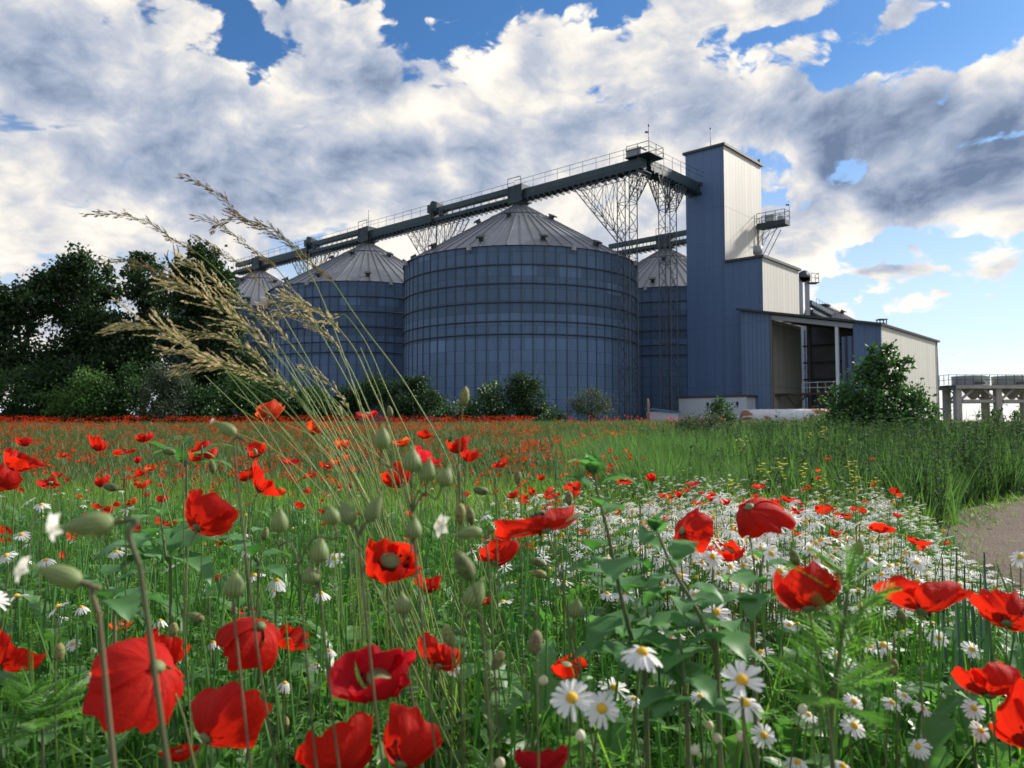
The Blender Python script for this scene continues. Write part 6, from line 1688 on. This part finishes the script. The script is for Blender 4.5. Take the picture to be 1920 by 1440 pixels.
# ------------------------------------------------------------------ buds and campion calyces
def hairs(mb, c, ax, rad, L, n, hl):
    for i in range(n):
        a = random.uniform(0, 6.28); t = random.random(); q = axis_perp(ax, a)
        p = c + ax * (L * (t - .5) * .96) + q * (rad * math.sin(math.pi * min(.97, max(.03, t))) ** .6)
        d_ = (q + ax * random.uniform(-.2, .6)).normalized() * hl * random.uniform(.5, 1)
        e = ax.cross(q) * 0.00018
        mb.add([p - e, p + e, p + d_], [(0, 1, 2)])
def bud(px, py, hpx, ang, toward, label, ratio=0.52, hook=None, L=0.021, name='poppy_bud', group='hairy poppy buds', mat='bud', n=140):
    """hpx: bud length in photo pixels. ang: direction its tip points (0 up, 180 down). hook: (px,py) crown of the bent stalk"""
    random.seed(int(px * 5 + py * 3)); Y = L * FPX / hpx; c = at(px, py, Y); ax = axis_from(ang, toward); rad = L * ratio / 2
    bx, by = c.x + random.uniform(-.02, .02), c.y + random.uniform(0, .04)
    if hook: h3 = at(hook[0], hook[1], Y); bx = h3.x + (h3.x - c.x) * 0.6; by = h3.y + .02
    g0 = gz(bx, by); root = thing(name, label, 'bud', (bx, by, g0), group)
    mb = MB(); mb.lathe(c - ax * (L / 2), [(rad * .25, 0), (rad * .75, L * .12), (rad, L * .35), (rad * .97, L * .55), (rad * .7, L * .8), (rad * .3, L * .95), (rad * .05, L)], 16, 0, ax)
    o = mb.build('bud', M[mat], root)
    mb = MB(); hairs(mb, c, ax, rad, L, n, .0040); mb.build('hairs', M['hair'], o).location = (0, 0, 0)
    bot = c - ax * (L * .49)
    mb = MB()
    if hook:
        s0 = Vector((bx, by, g0 - .01)); mid = Vector((h3.x + (h3.x - c.x) * .55, h3.y, h3.z - abs(h3.z - c.z) * .7))
        k = [s0, (s0 + mid) / 2 + Vector((.004, 0, 0)), mid, h3 + Vector(((h3.x - c.x) * .30, 0, -abs(h3.z - bot.z) * .08)), h3, h3 + (bot - h3) * .45 + Vector((c.x - h3.x, 0, 0)) * .25, bot]
        mb.tube(smooth_path(k), .0008, 5, cap=False)
    else:
        pts = stem_pts((bx, by, g0 - .01), bot, ax if ax.z > 0.2 else Vector((0, 0, 1)), (random.uniform(-.02, .02), 0)); mb.tube(pts, .0008, 5, cap=False)
    mb.build('stem', M['stem'], root)
    return root
def smooth_path(k, m=5):
    out = []
    k = [k[0]] + list(k) + [k[-1]]
    for i in range(1, len(k) - 2):
        p0, p1, p2, p3 = k[i - 1], k[i], k[i + 1], k[i + 2]
        for j in range(m):
            t = j / m
            out.append(0.5 * ((2 * p1) + (p2 - p0) * t + (2 * p0 - 5 * p1 + 4 * p2 - p3) * t * t + (3 * p1 - p0 - 3 * p2 + p3) * t ** 3))
    out.append(k[-2]); return out
BUDS = [
 (871, 742, 36, 8, 0, 'upright hairy yellow green bud on the longest bare stalk against the silos', None), (870, 1060, 62, -28, 10, 'largest olive bud leaning left beside the black hearted poppy', None),
 (840, 1191, 42, -20, 0, 'round hairy bud before the top of a scarlet poppy', None), (933, 1239, 40, -150, 5, 'pale olive bud hanging on a bent stalk, below centre', (968, 1262)),
 (1490, 1046, 36, -15, 0, 'hairy bud on the top of the broad scarlet poppy', None), (1004, 1206, 48, -175, 0, 'drooping bud on a broken stalk below the leafy stalk', (1005, 1150)),
 (1612, 1026, 31, 5, 0, 'single pale upright bud over the right daisies', None), (1008, 1054, 30, -75, 0, 'upper of two small lying buds under the wide poppy', (1038, 1062)), (1010, 1076, 30, -80, 0, 'lower of two small lying buds under the wide poppy', (1040, 1084)),
 (1067, 935, 28, 180, 0, 'hooked green bud in front of a scarlet poppy', (1050, 898)), (971, 896, 28, 178, 0, 'hooked bud on a tall arch above the wide poppy', (974, 842)), (863, 964, 40, 178, 0, 'dark hanging bud, left of a close pair by the white flower', (862, 884)), (882, 968, 34, 170, 0, 'paler hanging bud, right of a close pair by the white flower', (872, 942)),
 (901, 920, 30, -82, 0, 'horizontal hairy bud pointing left on an arched stalk', (920, 926)), (316, 847, 26, -85, 0, 'horizontal pale bud left of the rounded poppy', (334, 858)), (398, 876, 26, 170, 0, 'pale hanging bud under the rounded poppy', (385, 862)), (207, 913, 30, -80, 0, 'long pale bud lying under the small tall poppy', (225, 918)),
 (479, 848, 15, 160, 0, 'tiny dark bud across a scarlet poppy face', (500, 858)), (478, 871, 16, 175, 0, 'small yellow bud in the cluster beside the grass', (470, 862)),
 (367, 1157, 34, -70, 0, 'yellowish bud on a hook above the wide poppy cup', (384, 1145)), (326, 1182, 30, 178, 0, 'small green bud hanging before the upright poppy', (338, 1150)), (112, 1224, 36, 178, 0, 'dark green hanging bud in the shaded left corner', (108, 1155)), (497, 1000, 26, 10, 0, 'pale upright bud right of the large solitary poppy', None),
 (1691, 1157, 30, 160, 0, 'pale hooked bud below the winged poppy', (1672, 1132)), (1675, 1252, 34, 180, 0, 'thin brown hanging bud among the right daisies', (1676, 1200)), (535, 1356, 28, 170, 0, 'olive hanging bud right of the huge leaning poppy', (522, 1335)), (162, 1336, 22, -90, 0, 'round olive bud left of the huge dome base', (180, 1345)),
 (731, 771, 22, -10, 0, 'small pale bud against the dark bush above the calyces', None), (637, 771, 22, 160, 0, 'small beige bud left of the dark crimson poppy', (648, 780)), (845, 822, 16, 30, 0, 'small green bud left of the tall poppy pair', None),
]
for px, py, h_, a, tw, lb, hk in BUDS: bud(px, py, h_, a, tw, lb, hook=hk, n=(240 if h_ > 34 else 110))
# pale daisy buds
DB = [(1388, 1380, 20, 'round white daisy bud under the yellow centred daisy'), (1330, 1360, 18, 'pale yellow daisy bud, higher of two left of the small facing daisy'), (1345, 1383, 20, 'pale yellow daisy bud, lower of two left of the small facing daisy'), (1303, 1405, 20, 'cream daisy bud nearest the bottom edge'), (1535, 1313, 20, 'cream pointed bud beside the feathery plant'), (1505, 1329, 20, 'cream bud over the half opened daisy'),
      (1019, 1275, 20, 'white round bud under the tulip shaped poppy'), (1088, 1378, 22, 'white bud below the overlapping daisy pair'), (938, 1430, 22, 'white pointed bud at the bottom edge'), (175, 1220, 12, 'tiny white bud in the shaded left corner'), (214, 1068, 11, 'tiny white bud above the shaded left daisies')]
M['cream_bud'] = plant('cream_bud', (0.62, 0.58, 0.36), (0.80, 0.78, 0.66), 0.2, 0.6, (1, 1, .9), 0.2, by_object=True)
for px, py, h_, lb in DB: bud(px, py, h_, random.uniform(-25, 25), 20, lb, 0.85, None, 0.010, 'daisy_bud', 'pale daisy buds', 'cream_bud', 8)

# campion: swollen ribbed calyces, some with white flowers
m_, t, b = new_mat('ribbed_calyx')
uvx, uvy, _ = t.sep(t.node('ShaderNodeUVMap').outputs[0])
rb = t.m('FRACT', t.m('MULTIPLY', uvx, 15.0)); rib = t.m('LESS_THAN', t.m('ABSOLUTE', t.m('SUBTRACT', rb, 0.5)), 0.17)
t.put(b, 'Base Color', t.mix(rib, (0.27, 0.34, 0.14), (0.065, 0.12, 0.045))); b.inputs['Roughness'].default_value = 0.6
tr = t.node('ShaderNodeBsdfTranslucent'); tr.inputs[0].default_value = (0.42, 0.50, 0.20, 1)
mx = t.node('ShaderNodeMixShader'); mx.inputs[0].default_value = 0.3
t.l.new(b.outputs[0], mx.inputs[1]); t.l.new(tr.outputs[0], mx.inputs[2]); t.l.new(mx.outputs[0], t.n['Material Output'].inputs[0]); M['calyx'] = m_
M['campion'] = plant('campion_petal', (0.72, 0.71, 0.64), (0.84, 0.83, 0.76), 0.4, 0.6, (1, 1, .9), 0.2, by_object=True)
M['campion_stem'] = plant('pinkish_hairy_stem', (0.11, 0.13, 0.065), (0.20, 0.155, 0.095), 0.15, 0.6, (1.2, 1.1, .9), 0.2, by_object=True)
def calyx_mesh(root, c, ax, L, ratio, n=20):
    rad = L * ratio / 2; c0 = c - ax * (L / 2)
    prof = [(rad * .30, 0), (rad * .82, L * .10), (rad, L * .30), (rad * .93, L * .52), (rad * .62, L * .75), (rad * .30, L * .90), (rad * .14, L)]
    V = []; uv = []; F = []
    for r, h in prof:
        for k in range(n + 1):
            q = axis_perp(ax, 2 * math.pi * k / n); V.append(c0 + ax * h + q * r * (1 + .03 * math.sin(k * math.pi))); uv.append((k / n, h / L))
    for i in range(len(prof) - 1):
        for k in range(n): a = i * (n + 1) + k; F.append((a, a + 1, a + n + 2, a + n + 1))
    mb = MB(); mb.add(V, F, 0, True)
    for k in range(5):                                            # pointed teeth
        q = axis_perp(ax, 2 * math.pi * k / 5); e = ax.cross(q) * rad * .10; p = c0 + ax * (L * .96) + q * rad * .16
        mb.add([p - e, p + e, p + ax * L * .22 + q * rad * random.uniform(-.1, .25)], [(0, 1, 2)]); uv += [(0.02, 1)] * 3
    o = mb.build('calyx', M['calyx'], root, uv=uv)
    mb = MB(); hairs(mb, c, ax, rad, L, 120, .0022); mb.build('hairs', M['hair'], o)
    return c0
def campion(label, caly, base, group='campion stalks with swollen calyces', flower=None, stem_r=.0009, L=0.020):
    """caly: (px,py,hpx,ang,ratio); base: photo pixel where the stalk meets the leaves"""
    random.seed(int(caly[0][0] * 3 + caly[0][1])); Y = L * FPX / caly[0][2]
    b3 = at(base[0], base[1], Y); g0 = gz(b3.x, Y); root = thing('campion', label, 'campion', (b3.x, Y, g0), group)
    mb = MB(); lx = random.uniform(-.09, .09); mb.tube(smooth_path([Vector((b3.x + lx, Y + .05, g0 - .01)), Vector((b3.x + lx * .8, Y + .04, g0 * .6 + b3.z * .4)), Vector((b3.x + lx * .3, Y + .01, g0 * .25 + b3.z * .75)), b3]), stem_r * 1.1, 6, cap=False)
    for px, py, h_, a, ra in caly:
        c = at(px, py, Y); ax = axis_from(a, random.uniform(-12, 12)); c0 = calyx_mesh(root, c, ax, h_ * Y / FPX, ra)
        m1 = b3 + (c0 - b3) * .55 + Vector(((b3.x - c0.x) * .12, 0, .004)); mb.tube(smooth_path([b3, m1, c0 - ax * .012, c0]), stem_r, 6, cap=False)
    mb.build('stem', M['campion_stem'], root)
    if flower:
        px, py, wp, a, tw = flower; c = at(px, py, Y); ax = axis_from(a, tw); s_ = wp * Y / FPX / 2
        lst = []
        for k in range(5):
            v, f = ovate(s_, s_ * .40, .1, .05, 6); lst.append((rz(v, k * 1.257, -.30), f))
        V, Fs = combine(lst); Mx = align(ax); np_mesh('petals', V @ Mx.T + np.array(c), Fs[0], M['campion'], None, parent=root, smooth=True)
    return root
campion('tall branched campion stalk with five striped calyces in the centre', [(773, 863, 44, 2, .84), (717, 821, 42, 4, .74), (803, 882, 42, 8, .66), (835, 893, 38, 22, .84), (776, 990, 40, 5, .8)], (772, 962))
campion('campion with white flower and a swollen calyx lying sideways', [(879, 1000, 50, -95, .5)], (915, 1040), flower=(832, 986, 50, -70, 40), L=.024)
campion('thick pale calyx leaning before a hidden scarlet poppy', [(892, 1112, 54, 25, .72)], (905, 1180), L=.024)
campion('ribbed round calyx hanging above the wide poppy cup', [(440, 1096, 46, 3, .86)], (440, 1165))
campion('ribbed calyx beside the black hearted poppy, left and lower', [(600, 1032, 44, 5, .8), (583, 1076, 36, -10, .95)], (600, 1110))
campion('small ribbed calyx under the black hearted poppy', [(755, 1132, 38, -4, .85)], (758, 1200))
campion('faint pair of ribbed calyces right of the large solitary poppy', [(524, 976, 44, 5, .76), (622, 966, 36, -15, .85)], (560, 1060))
campion('leaning ribbed calyx pair left of the tall branched stalk', [(650, 962, 46, -30, .66), (702, 952, 56, 28, .5)], (672, 1010))
campion('dry topped round calyx under the leafy stalk', [(1080, 1140, 36, 10, .82)], (1076, 1200))
campion('tilted pale calyx with a dry white tip above the red field', [(424, 803, 44, -58, .5)], (440, 850), flower=(399, 790, 14, -60, 0))
campion('nearest blurred campion with a drooping cream flower on an arched stalk', [(165, 985, 90, -95, .5)], (262, 1060), 'out of focus campions at the lens', (108, 985, 62, -95, 5), .0015, .026)
campion('lower blurred campion with a pale flower and long pinkish stalk', [(112, 1078, 80, -70, .5)], (185, 1150), 'out of focus campions at the lens', (48, 1066, 56, -75, 5), .0015, .025)
# ------------------------------------------------------------------ tall grass plumes bending to the left
M['plume_gold'] = plant('golden_spikelet', (0.46, 0.37, 0.22), (0.80, 0.70, 0.50), 0.45, 0.6, (1.2, 1.1, .8), 0.2)
M['plume_brown'] = plant('purple_brown_spikelet', (0.12, 0.065, 0.050), (0.38, 0.24, 0.15), 0.3, 0.6, (1.2, 1.1, .9), 0.2)
M['gstalk'] = plant('grass_stalk', (0.16, 0.23, 0.06), (0.30, 0.36, 0.12), 0.25, 0.5, (1.2, 1.2, .8), 0.3, by_object=True)
spkV = np.array([[0, 0, 0], [.14, .4, .03], [0, 1, 0], [-.14, .4, .03], [0, .45, .12]], float)
spkF = np.array([[0, 1, 4], [1, 2, 4], [2, 3, 4], [3, 0, 4]])
def plume(label, path, Y, head, fluffy, mat, size=0.010, dens=1.0, seed=0):
    """path: pixels from tip to the meadow; head: number of path points that carry spikelets"""
    random.seed(seed); base = path[-1]
    pts3 = [at(px, py, Y + 0.02 * math.sin(i * .5)) for i, (px, py) in enumerate(path)]
    b3 = pts3[-1]; d_ = (pts3[-1] - pts3[-2]).normalized(); g0 = gz(b3.x, b3.y)
    pv_ = pts3[-2]; sl0 = min(.8, max(0, (b3.x - pv_.x) / max(.01, pv_.z - b3.z))); foot = Vector((b3.x + sl0 * (b3.z - g0) * .6, b3.y + .02, g0 - .01))
    root = thing('grass_plume', label, 'grass plume', (foot.x, foot.y, g0), 'tall grass plumes bent by the wind')
    cur = smooth_path(pts3 + [b3.lerp(foot, k) for k in (.12, .3, .6, 1.0)], 8)
    mb = MB(); rad = np.linspace(.0005, .0013, len(cur)).tolist(); mb.tube(cur, rad, 5, cap=False); mb.build('stalk', M['gstalk'], root)
    nh = head * 8; Lh = sum((cur[i + 1] - cur[i]).length for i in range(nh))
    V = []; F = []; rn = []; acc = 0.0; step = .0021 / dens; st = MB()
    def spk(p, d, s_):
        q = d.cross(Vector((random.uniform(-1, 1), random.uniform(-1, 1), random.uniform(-1, 1)))).normalized(); e = q.cross(d); b_ = len(V)
        for x, y, z in spkV: V.append(tuple(p + q * (x * s_) + d * (y * s_) + e * (z * s_)))
        r_ = random.random(); rn.extend([r_] * 5); F.extend([tuple(b_ + i for i in f) for f in spkF])
    pos = 0.0; i = 0
    while i < nh:
        seg = (cur[i + 1] - cur[i]); sl_ = seg.length
        while acc < sl_:
            p = cur[i] + seg * (acc / sl_); t = (pos + acc) / Lh; back = -seg.normalized()
            side = back.cross(Vector((0, 1, 0))).normalized() * random.choice((-1, 1)) + Vector((0, random.uniform(-1, 1), 0))
            d = (back * 1.0 + side * random.uniform(.05, .30) + Vector((0, 0, -.08))).normalized()
            if fluffy and random.random() < .5 and t > .06:
                L = fluffy * 1.25 * random.uniform(.35, 1.0) * math.sin(math.pi * min(1, max(0, t * .8 + .12))) ; n = max(2, int(L / .0042)); q = p
                dd = (back + side * random.uniform(.18, .55) + Vector((-.10, 0, random.uniform(-.12, .10)))).normalized()
                q2 = p + dd * L; st.beam(p, q2, .0004, .0004)
                for k in range(n):
                    dd2 = (dd + Vector((random.uniform(-.25, .25), random.uniform(-.25, .25), random.uniform(-.3, .2)))).normalized(); spk(p + dd * (L * (k + 1) / n), dd2, size * random.uniform(.46, .82))
            else: spk(p + side * random.uniform(0, .0035), d, size * random.uniform(.7, 1.15))
            acc += step
        acc -= sl_; pos += sl_; i += 1
    o = np_mesh('seed_head', np.array(V), np.array(F), M[mat], {'rnd': np.array(rn)}, parent=root)
    if st.v: st.build('branchlets', M['gstalk'], root)
PLUMES = [
 ('longest dark plume arching highest against the clouds', [(338, 330), (378, 345), (420, 374), (452, 408), (500, 432), (550, 462), (592, 500), (625, 530), (655, 575), (690, 625), (725, 670), (770, 735), (835, 850)], 1.20, 7, 0.020, 'plume_brown', .011),
 ('dark plume in the middle of the upper three', [(364, 408), (400, 416), (440, 440), (480, 475), (520, 505), (560, 560), (610, 640), (660, 730), (720, 850)], 1.25, 4, 0.018, 'plume_brown', .010),
 ('hooked brown plume curling over near the gallery end', [(398, 430), (425, 414), (460, 412), (500, 424), (540, 452), (585, 520), (620, 600), (655, 700), (700, 860)], 1.15, 4, 0.022, 'plume_brown', .011),
 ('leftmost dark plume reaching far over the tree tops', [(160, 403), (205, 401), (250, 408), (290, 424), (325, 450), (370, 475), (420, 520), (475, 590), (530, 660), (600, 760), (680, 890)], 1.15, 5, 0.016, 'plume_brown', .010),
 ('purple tipped plume crossing in front of the tallest trees', [(190, 490), (235, 487), (275, 502), (310, 522), (360, 540), (410, 570), (460, 615), (520, 690), (590, 790), (670, 900)], 1.10, 5, 0.024, 'plume_brown', .010),
 ('thin dark plume before the farthest silo roof', [(364, 442), (395, 458), (425, 480), (460, 500), (490, 535), (520, 575), (570, 660), (620, 750), (690, 870)], 1.3, 4, 0.014, 'plume_brown', .009),
 ('broad golden plume over the tree with bare branches', [(300, 535), (345, 535), (385, 560), (430, 590), (480, 625), (520, 665), (570, 740), (640, 860)], 1.0, 5, 0.050, 'plume_gold', .011),
 ('golden plume directly above the broad one', [(330, 480), (365, 500), (400, 528), (440, 560), (490, 590), (540, 640), (590, 710), (670, 860)], 1.1, 5, 0.036, 'plume_gold', .010),
 ('lowest left golden plume with a hanging fringe', [(202, 617), (240, 606), (280, 610), (320, 628), (365, 655), (420, 690), (480, 745), (550, 830), (620, 920)], .95, 5, 0.044, 'plume_gold', .011),
 ('golden plume rising behind the lowest left one', [(340, 632), (385, 625), (425, 632), (465, 655), (500, 685), (550, 740), (610, 820), (670, 910)], 1.0, 4, 0.036, 'plume_gold', .010),
 ('dense golden plume hugging the dark shrubs', [(330, 690), (370, 680), (415, 682), (460, 695), (510, 712), (560, 745), (610, 810), (680, 920)], 1.0, 5, 0.040, 'plume_gold', .010),
 ('golden plume sagging under the dense one', [(305, 662), (345, 660), (390, 668), (440, 690), (490, 715), (540, 760), (600, 840), (660, 930)], 1.05, 4, 0.034, 'plume_gold', .010),
 ('golden plume in front of the second silo wall', [(496, 572), (535, 566), (575, 572), (610, 590), (640, 622), (668, 660), (695, 720), (730, 800), (760, 900)], 1.1, 4, 0.036, 'plume_gold', .010),
 ('small plume crossing the second silo, lower and right', [(500, 600), (540, 588), (580, 600), (610, 625), (640, 660), (680, 740), (730, 870)], 1.15, 4, 0.032, 'plume_gold', .009),
 ('ragged golden plume under the second silo eave', [(530, 545), (575, 585), (600, 605), (640, 590), (660, 605), (690, 650), (725, 730), (780, 850)], 1.2, 3, 0.026, 'plume_gold', .009),
 ('wispy short plume low among the green stalks', [(560, 690), (590, 700), (625, 725), (655, 770), (690, 850)], 1.2, 3, 0.024, 'plume_gold', .008),
]
for i, (lb, path, Y, hd, fl, mt, sz_) in enumerate(PLUMES): plume(lb, path, Y, hd, fl, mt, sz_, 1.0, 50 + i)
# bare green stalks of the same tuft
random.seed(4)
parts = []
for i in range(26):
    t = random.random(); bx = 650 + random.gauss(0, 60); tx = bx - random.uniform(40, 190); ty = random.uniform(640, 830)
    Y = random.uniform(1.0, 1.5); a = at(tx, ty, Y); b_ = at(bx + 30, random.uniform(900, 980), Y)
    g0 = gz(b_.x + .04, Y); v, f = tubeq([a, a.lerp(b_, .33) + Vector((.006, 0, .012)), a.lerp(b_, .66) + Vector((.005, 0, .010)), b_, Vector((b_.x + .05, Y, g0))], [.0006] * 5, 3); parts.append((v, [f], np.full(len(v), random.random())))
stuff('grass_tuft_stalks', parts, plant('tuft_stalk', (0.15, 0.23, 0.05), (0.32, 0.38, 0.12), 0.25, 0.5, (1.2, 1.2, .8), 0.3))

# ------------------------------------------------------------------ leafy stalks
M['gleaf'] = plant('mealy_green_leaf', (0.065, 0.185, 0.060), (0.145, 0.300, 0.130), 0.38, 0.5, (1.3, 1.7, .7), 0.35, by_object=True)
M['gstem'] = plant('green_grey_stem', (0.10, 0.13, 0.06), (0.16, 0.19, 0.09), 0.15, 0.5, (1, 1, 1), 0.3, by_object=True)
def leafy(label, path, Y, nleaf, L, seed, top=True, name='leafy_plant', ratio=(.30, .44)):
    random.seed(seed); pts = [at(px, py, Y) for px, py in path]; b3 = pts[-1]; g0 = gz(b3.x, b3.y)
    root = thing(name, label, 'plant', (b3.x + .01, b3.y, g0))
    cur = smooth_path(pts + [Vector((b3.x + .01, b3.y, g0 - .01))], 6); mb = MB(); mb.tube(cur, np.linspace(.0012, .0030, len(cur)).tolist(), 7, cap=False); mb.build('stem', M['gstem'], root)
    nvis = (len(path) - 1) * 6
    for i in range(nleaf):
        t = (i + .3) / nleaf; j = min(nvis - 1, int(t ** 0.9 * nvis)); p = cur[j]
        l_ = L * (.55 + .55 * min(1, t * 1.6)) * random.uniform(.8, 1.15); v, f = ovate(l_, l_ * random.uniform(*ratio), random.uniform(.1, .35), .035, 7, .10)
        v = v + np.array([0, l_ * .18, 0])
        a = i * 2.4 + random.uniform(-.4, .4); tilt = random.uniform(-.55, .35)
        np_mesh('leaf', rz(v, a, tilt) + np.array(p), f, M['gleaf'], None, parent=root, smooth=True)
    if top:
        for i in range(9):
            l_ = L * random.uniform(.35, .6); v, f = ovate(l_, l_ * .36, .3, .03, 5); np_mesh('leaf', rz(v, i * 2.4, random.uniform(-1.35, -.6)) + np.array(cur[0]) - np.array([0, 0, l_ * .3]), f, M['gleaf'], None, parent=root, smooth=True)
leafy('tallest leafy green stalk with broad toothed leaves, crossing the daisies', [(1113, 878), (1122, 930), (1140, 1000), (1155, 1075), (1172, 1150), (1195, 1240), (1210, 1300)], .80, 22, .052, 1)
leafy('second leafy stalk leaning, its top just under the daisy carpet', [(1228, 985), (1250, 1040), (1275, 1090), (1310, 1150), (1335, 1215), (1345, 1270)], .78, 18, .047, 2)
leafy('leafy stalk with broad leaves left of the broad poppy', [(1432, 1040), (1425, 1080), (1418, 1140), (1412, 1200)], .85, 10, .044, 3, False)
leafy('dark broad leaved plant behind the stacked daisy pair', [(1270, 1180), (1280, 1240), (1285, 1320), (1290, 1400)], .75, 10, .046, 4, False)
leafy('broad leaved plant below the large solitary poppy', [(300, 960), (305, 1000), (312, 1050), (320, 1110)], 1.25, 12, .075, 5, False)
leafy('tall bright green leaf shoot left of the rounded poppy', [(342, 842), (345, 875), (350, 915)], 1.7, 8, .085, 6, False, ratio=(.14, .22))
leafy('leafy shoot right of the large solitary poppy', [(470, 1000), (478, 1050), (485, 1110)], 1.3, 8, .06, 7, False)
leafy('leafy shoot rising left of the shaded corner poppies', [(200, 1085), (205, 1130), (215, 1200)], 1.0, 9, .055, 8, False)
# blue green blades
random.seed(8)
M['blade_blue'] = plant('blue_green_blade', (0.045, 0.095, 0.075), (0.085, 0.150, 0.120), 0.25, 0.4, (1.1, 1.4, .9), 0.4, by_object=True)
b3 = at(1795, 1200, 1.35); g0 = gz(b3.x, 1.35)
root = thing('broad_blade_plant', 'upright blue green broad bladed plant behind the winged poppy', 'plant', (b3.x, 1.35, g0))
for tx, ty, wd_px in ((1797, 1028, 13), (1845, 1036, 20), (1770, 1046, 12), (1808, 1060, 16), (1838, 1075, 16), (1822, 1090, 14)):
    Y = 1.35 + random.uniform(-.03, .03); tp = at(tx, ty, Y); ft = Vector((b3.x + random.uniform(-.012, .02), Y, g0)); n = 8; V = []; F = []
    for i in range(n + 1):
        t = i / n; p = ft.lerp(tp, t) + Vector((0.012 * math.sin(t * 3) * (1 if tx > 1800 else -1), 0, 0)); wv = wd_px * Y / FPX * .7 * min(1, (1 - t) * 2.2 + .02)
        V += [p + Vector((-wv, 0.004, 0)), p, p + Vector((wv, 0.004, 0))]
        if i < n: q = 3 * i; F += [(q, q + 1, q + 4, q + 3), (q + 1, q + 2, q + 5, q + 4)]
    MB().add(V, F, 0, True).build('blade', M['blade_blue'], root)
# feathery plant
random.seed(12)
def feathery(label, path, Y, L, seed):
    random.seed(seed); pts = [at(px, py, Y) for px, py in path]; b3 = pts[-1]; g0 = gz(b3.x, Y); root = thing('feathery_plant', label, 'plant', (b3.x, Y, g0))
    cur = smooth_path(pts + [Vector((b3.x, Y, g0 - .01))], 6); mb = MB(); mb.tube(cur, np.linspace(.0010, .0024, len(cur)).tolist(), 6, cap=False); mb.build('stem', M['gstem'], root)
    parts = []
    for i in range(44):
        p = cur[min(len(cur) - 1, int((i / 44) ** .9 * (len(pts) - 1) * 6))]; l_ = L * random.uniform(.7, 1.1) * (.5 + .5 * min(1, i / 14)); lst = [blade(l_, .0020, l_ * .25, 3)]
        for j in range(18):
            l2 = l_ * random.uniform(.25, .45) * math.sin(math.pi * (j + 2) / 21); v, f = blade(l2, .0017, l2 * .3, 2); s_ = 1 if j % 2 else -1; t = .12 + .85 * j / 18
            lst.append((np.stack([v[:, 2] * s_ * .8, v[:, 1] * .6 + v[:, 0] + l_ * .25 * t ** 1.6, v[:, 2] * .6 + l_ * t * .9], 1), f))
        v, f = combine(lst); parts.append((rz(v, i * 2.4 + random.random() * .6, random.uniform(.3, 1.2)) + np.array(p), f, np.full(len(v), random.random())))
    V, Fs, rn = merge(parts); np_mesh('foliage', V, Fs, M['feather'], {'rnd': rn}, parent=root)
feathery('tall feathery dark green plant right of the broad poppy', [(1592, 1075), (1588, 1130), (1575, 1220), (1565, 1310), (1560, 1400)], .70, .078, 13)
feathery('low feathery plant in the shaded left corner', [(60, 1300), (70, 1360), (80, 1430)], .85, .06, 14)
# yellow crucifer flowers on thin stalks in the bank
M['yellow'] = plant('yellow_petal', (0.62, 0.60, 0.05), (0.80, 0.78, 0.14), 0.35, 0.6, (1, 1, .6), 0.2, by_object=True)
YF = [(1390, 826, 'yellow flower sprig before the rusty tank end, highest on its side'), (1519, 819, 'yellow flower sprig under the loading bay in tall grass'), (1586, 826, 'brightest yellow flower sprig below the big bush'), (1545, 803, 'small yellow sprig highest under the big bush'), (1430, 878, 'yellow sprig left end of the scattered middle row'), (1467, 870, 'yellow sprig second in the scattered middle row'), (1507, 880, 'taller yellow sprig third in the scattered middle row'), (1601, 872, 'lone yellow sprig right of the scattered middle row'), (1541, 905, 'yellow sprig low at the foot of the bank over white daisies'), (1602, 895, 'left yellow sprig of a low pair at the bank foot'), (1638, 906, 'right yellow sprig of a low pair at the bank foot'), (1375, 908, 'pale yellow sprig left of the poppy at the tall grass foot')]
for i, (px, py, lb) in enumerate(YF):
    random.seed(200 + i); Y = 8.6 if py < 860 else 7.2
    if py < 840: Y = 11.0
    c = at(px, py, Y); g0 = gz(c.x, Y); root = thing('yellow_flower', lb, 'yellow flower', (c.x, Y, g0), 'yellow flower sprigs in the bank')
    mb = MB(); mb.tube([(c.x, Y, g0), (c.x + .02, Y, (g0 + c.z) / 2), tuple(c)], .003, 4); V = []; F = []
    for k in range(16):
        p = c + Vector((random.gauss(0, .028), random.gauss(0, .025), random.uniform(-.16, .06)))
        if k % 3 == 0: mb.beam(Vector((c.x + .01, Y, p.z - .05)), p, .002, .002)
        for j in range(4):
            a = j * 1.571 + random.random() * .3; d1 = Vector((math.cos(a), math.sin(a), .35)); e = Vector((-math.sin(a), math.cos(a), 0)); b_ = len(V); s_ = .022
            V += [p, p + d1 * s_ * .6 + e * s_ * .4, p + d1 * s_, p + d1 * s_ * .6 - e * s_ * .4]; F.append((b_, b_ + 1, b_ + 2, b_ + 3))
    mb.build('stem', M['stem'], root); MB().add(V, F).build('blossom', M['yellow'], root)
for o in ROOTS:
    if '_rooted' in o: del o['_rooted']
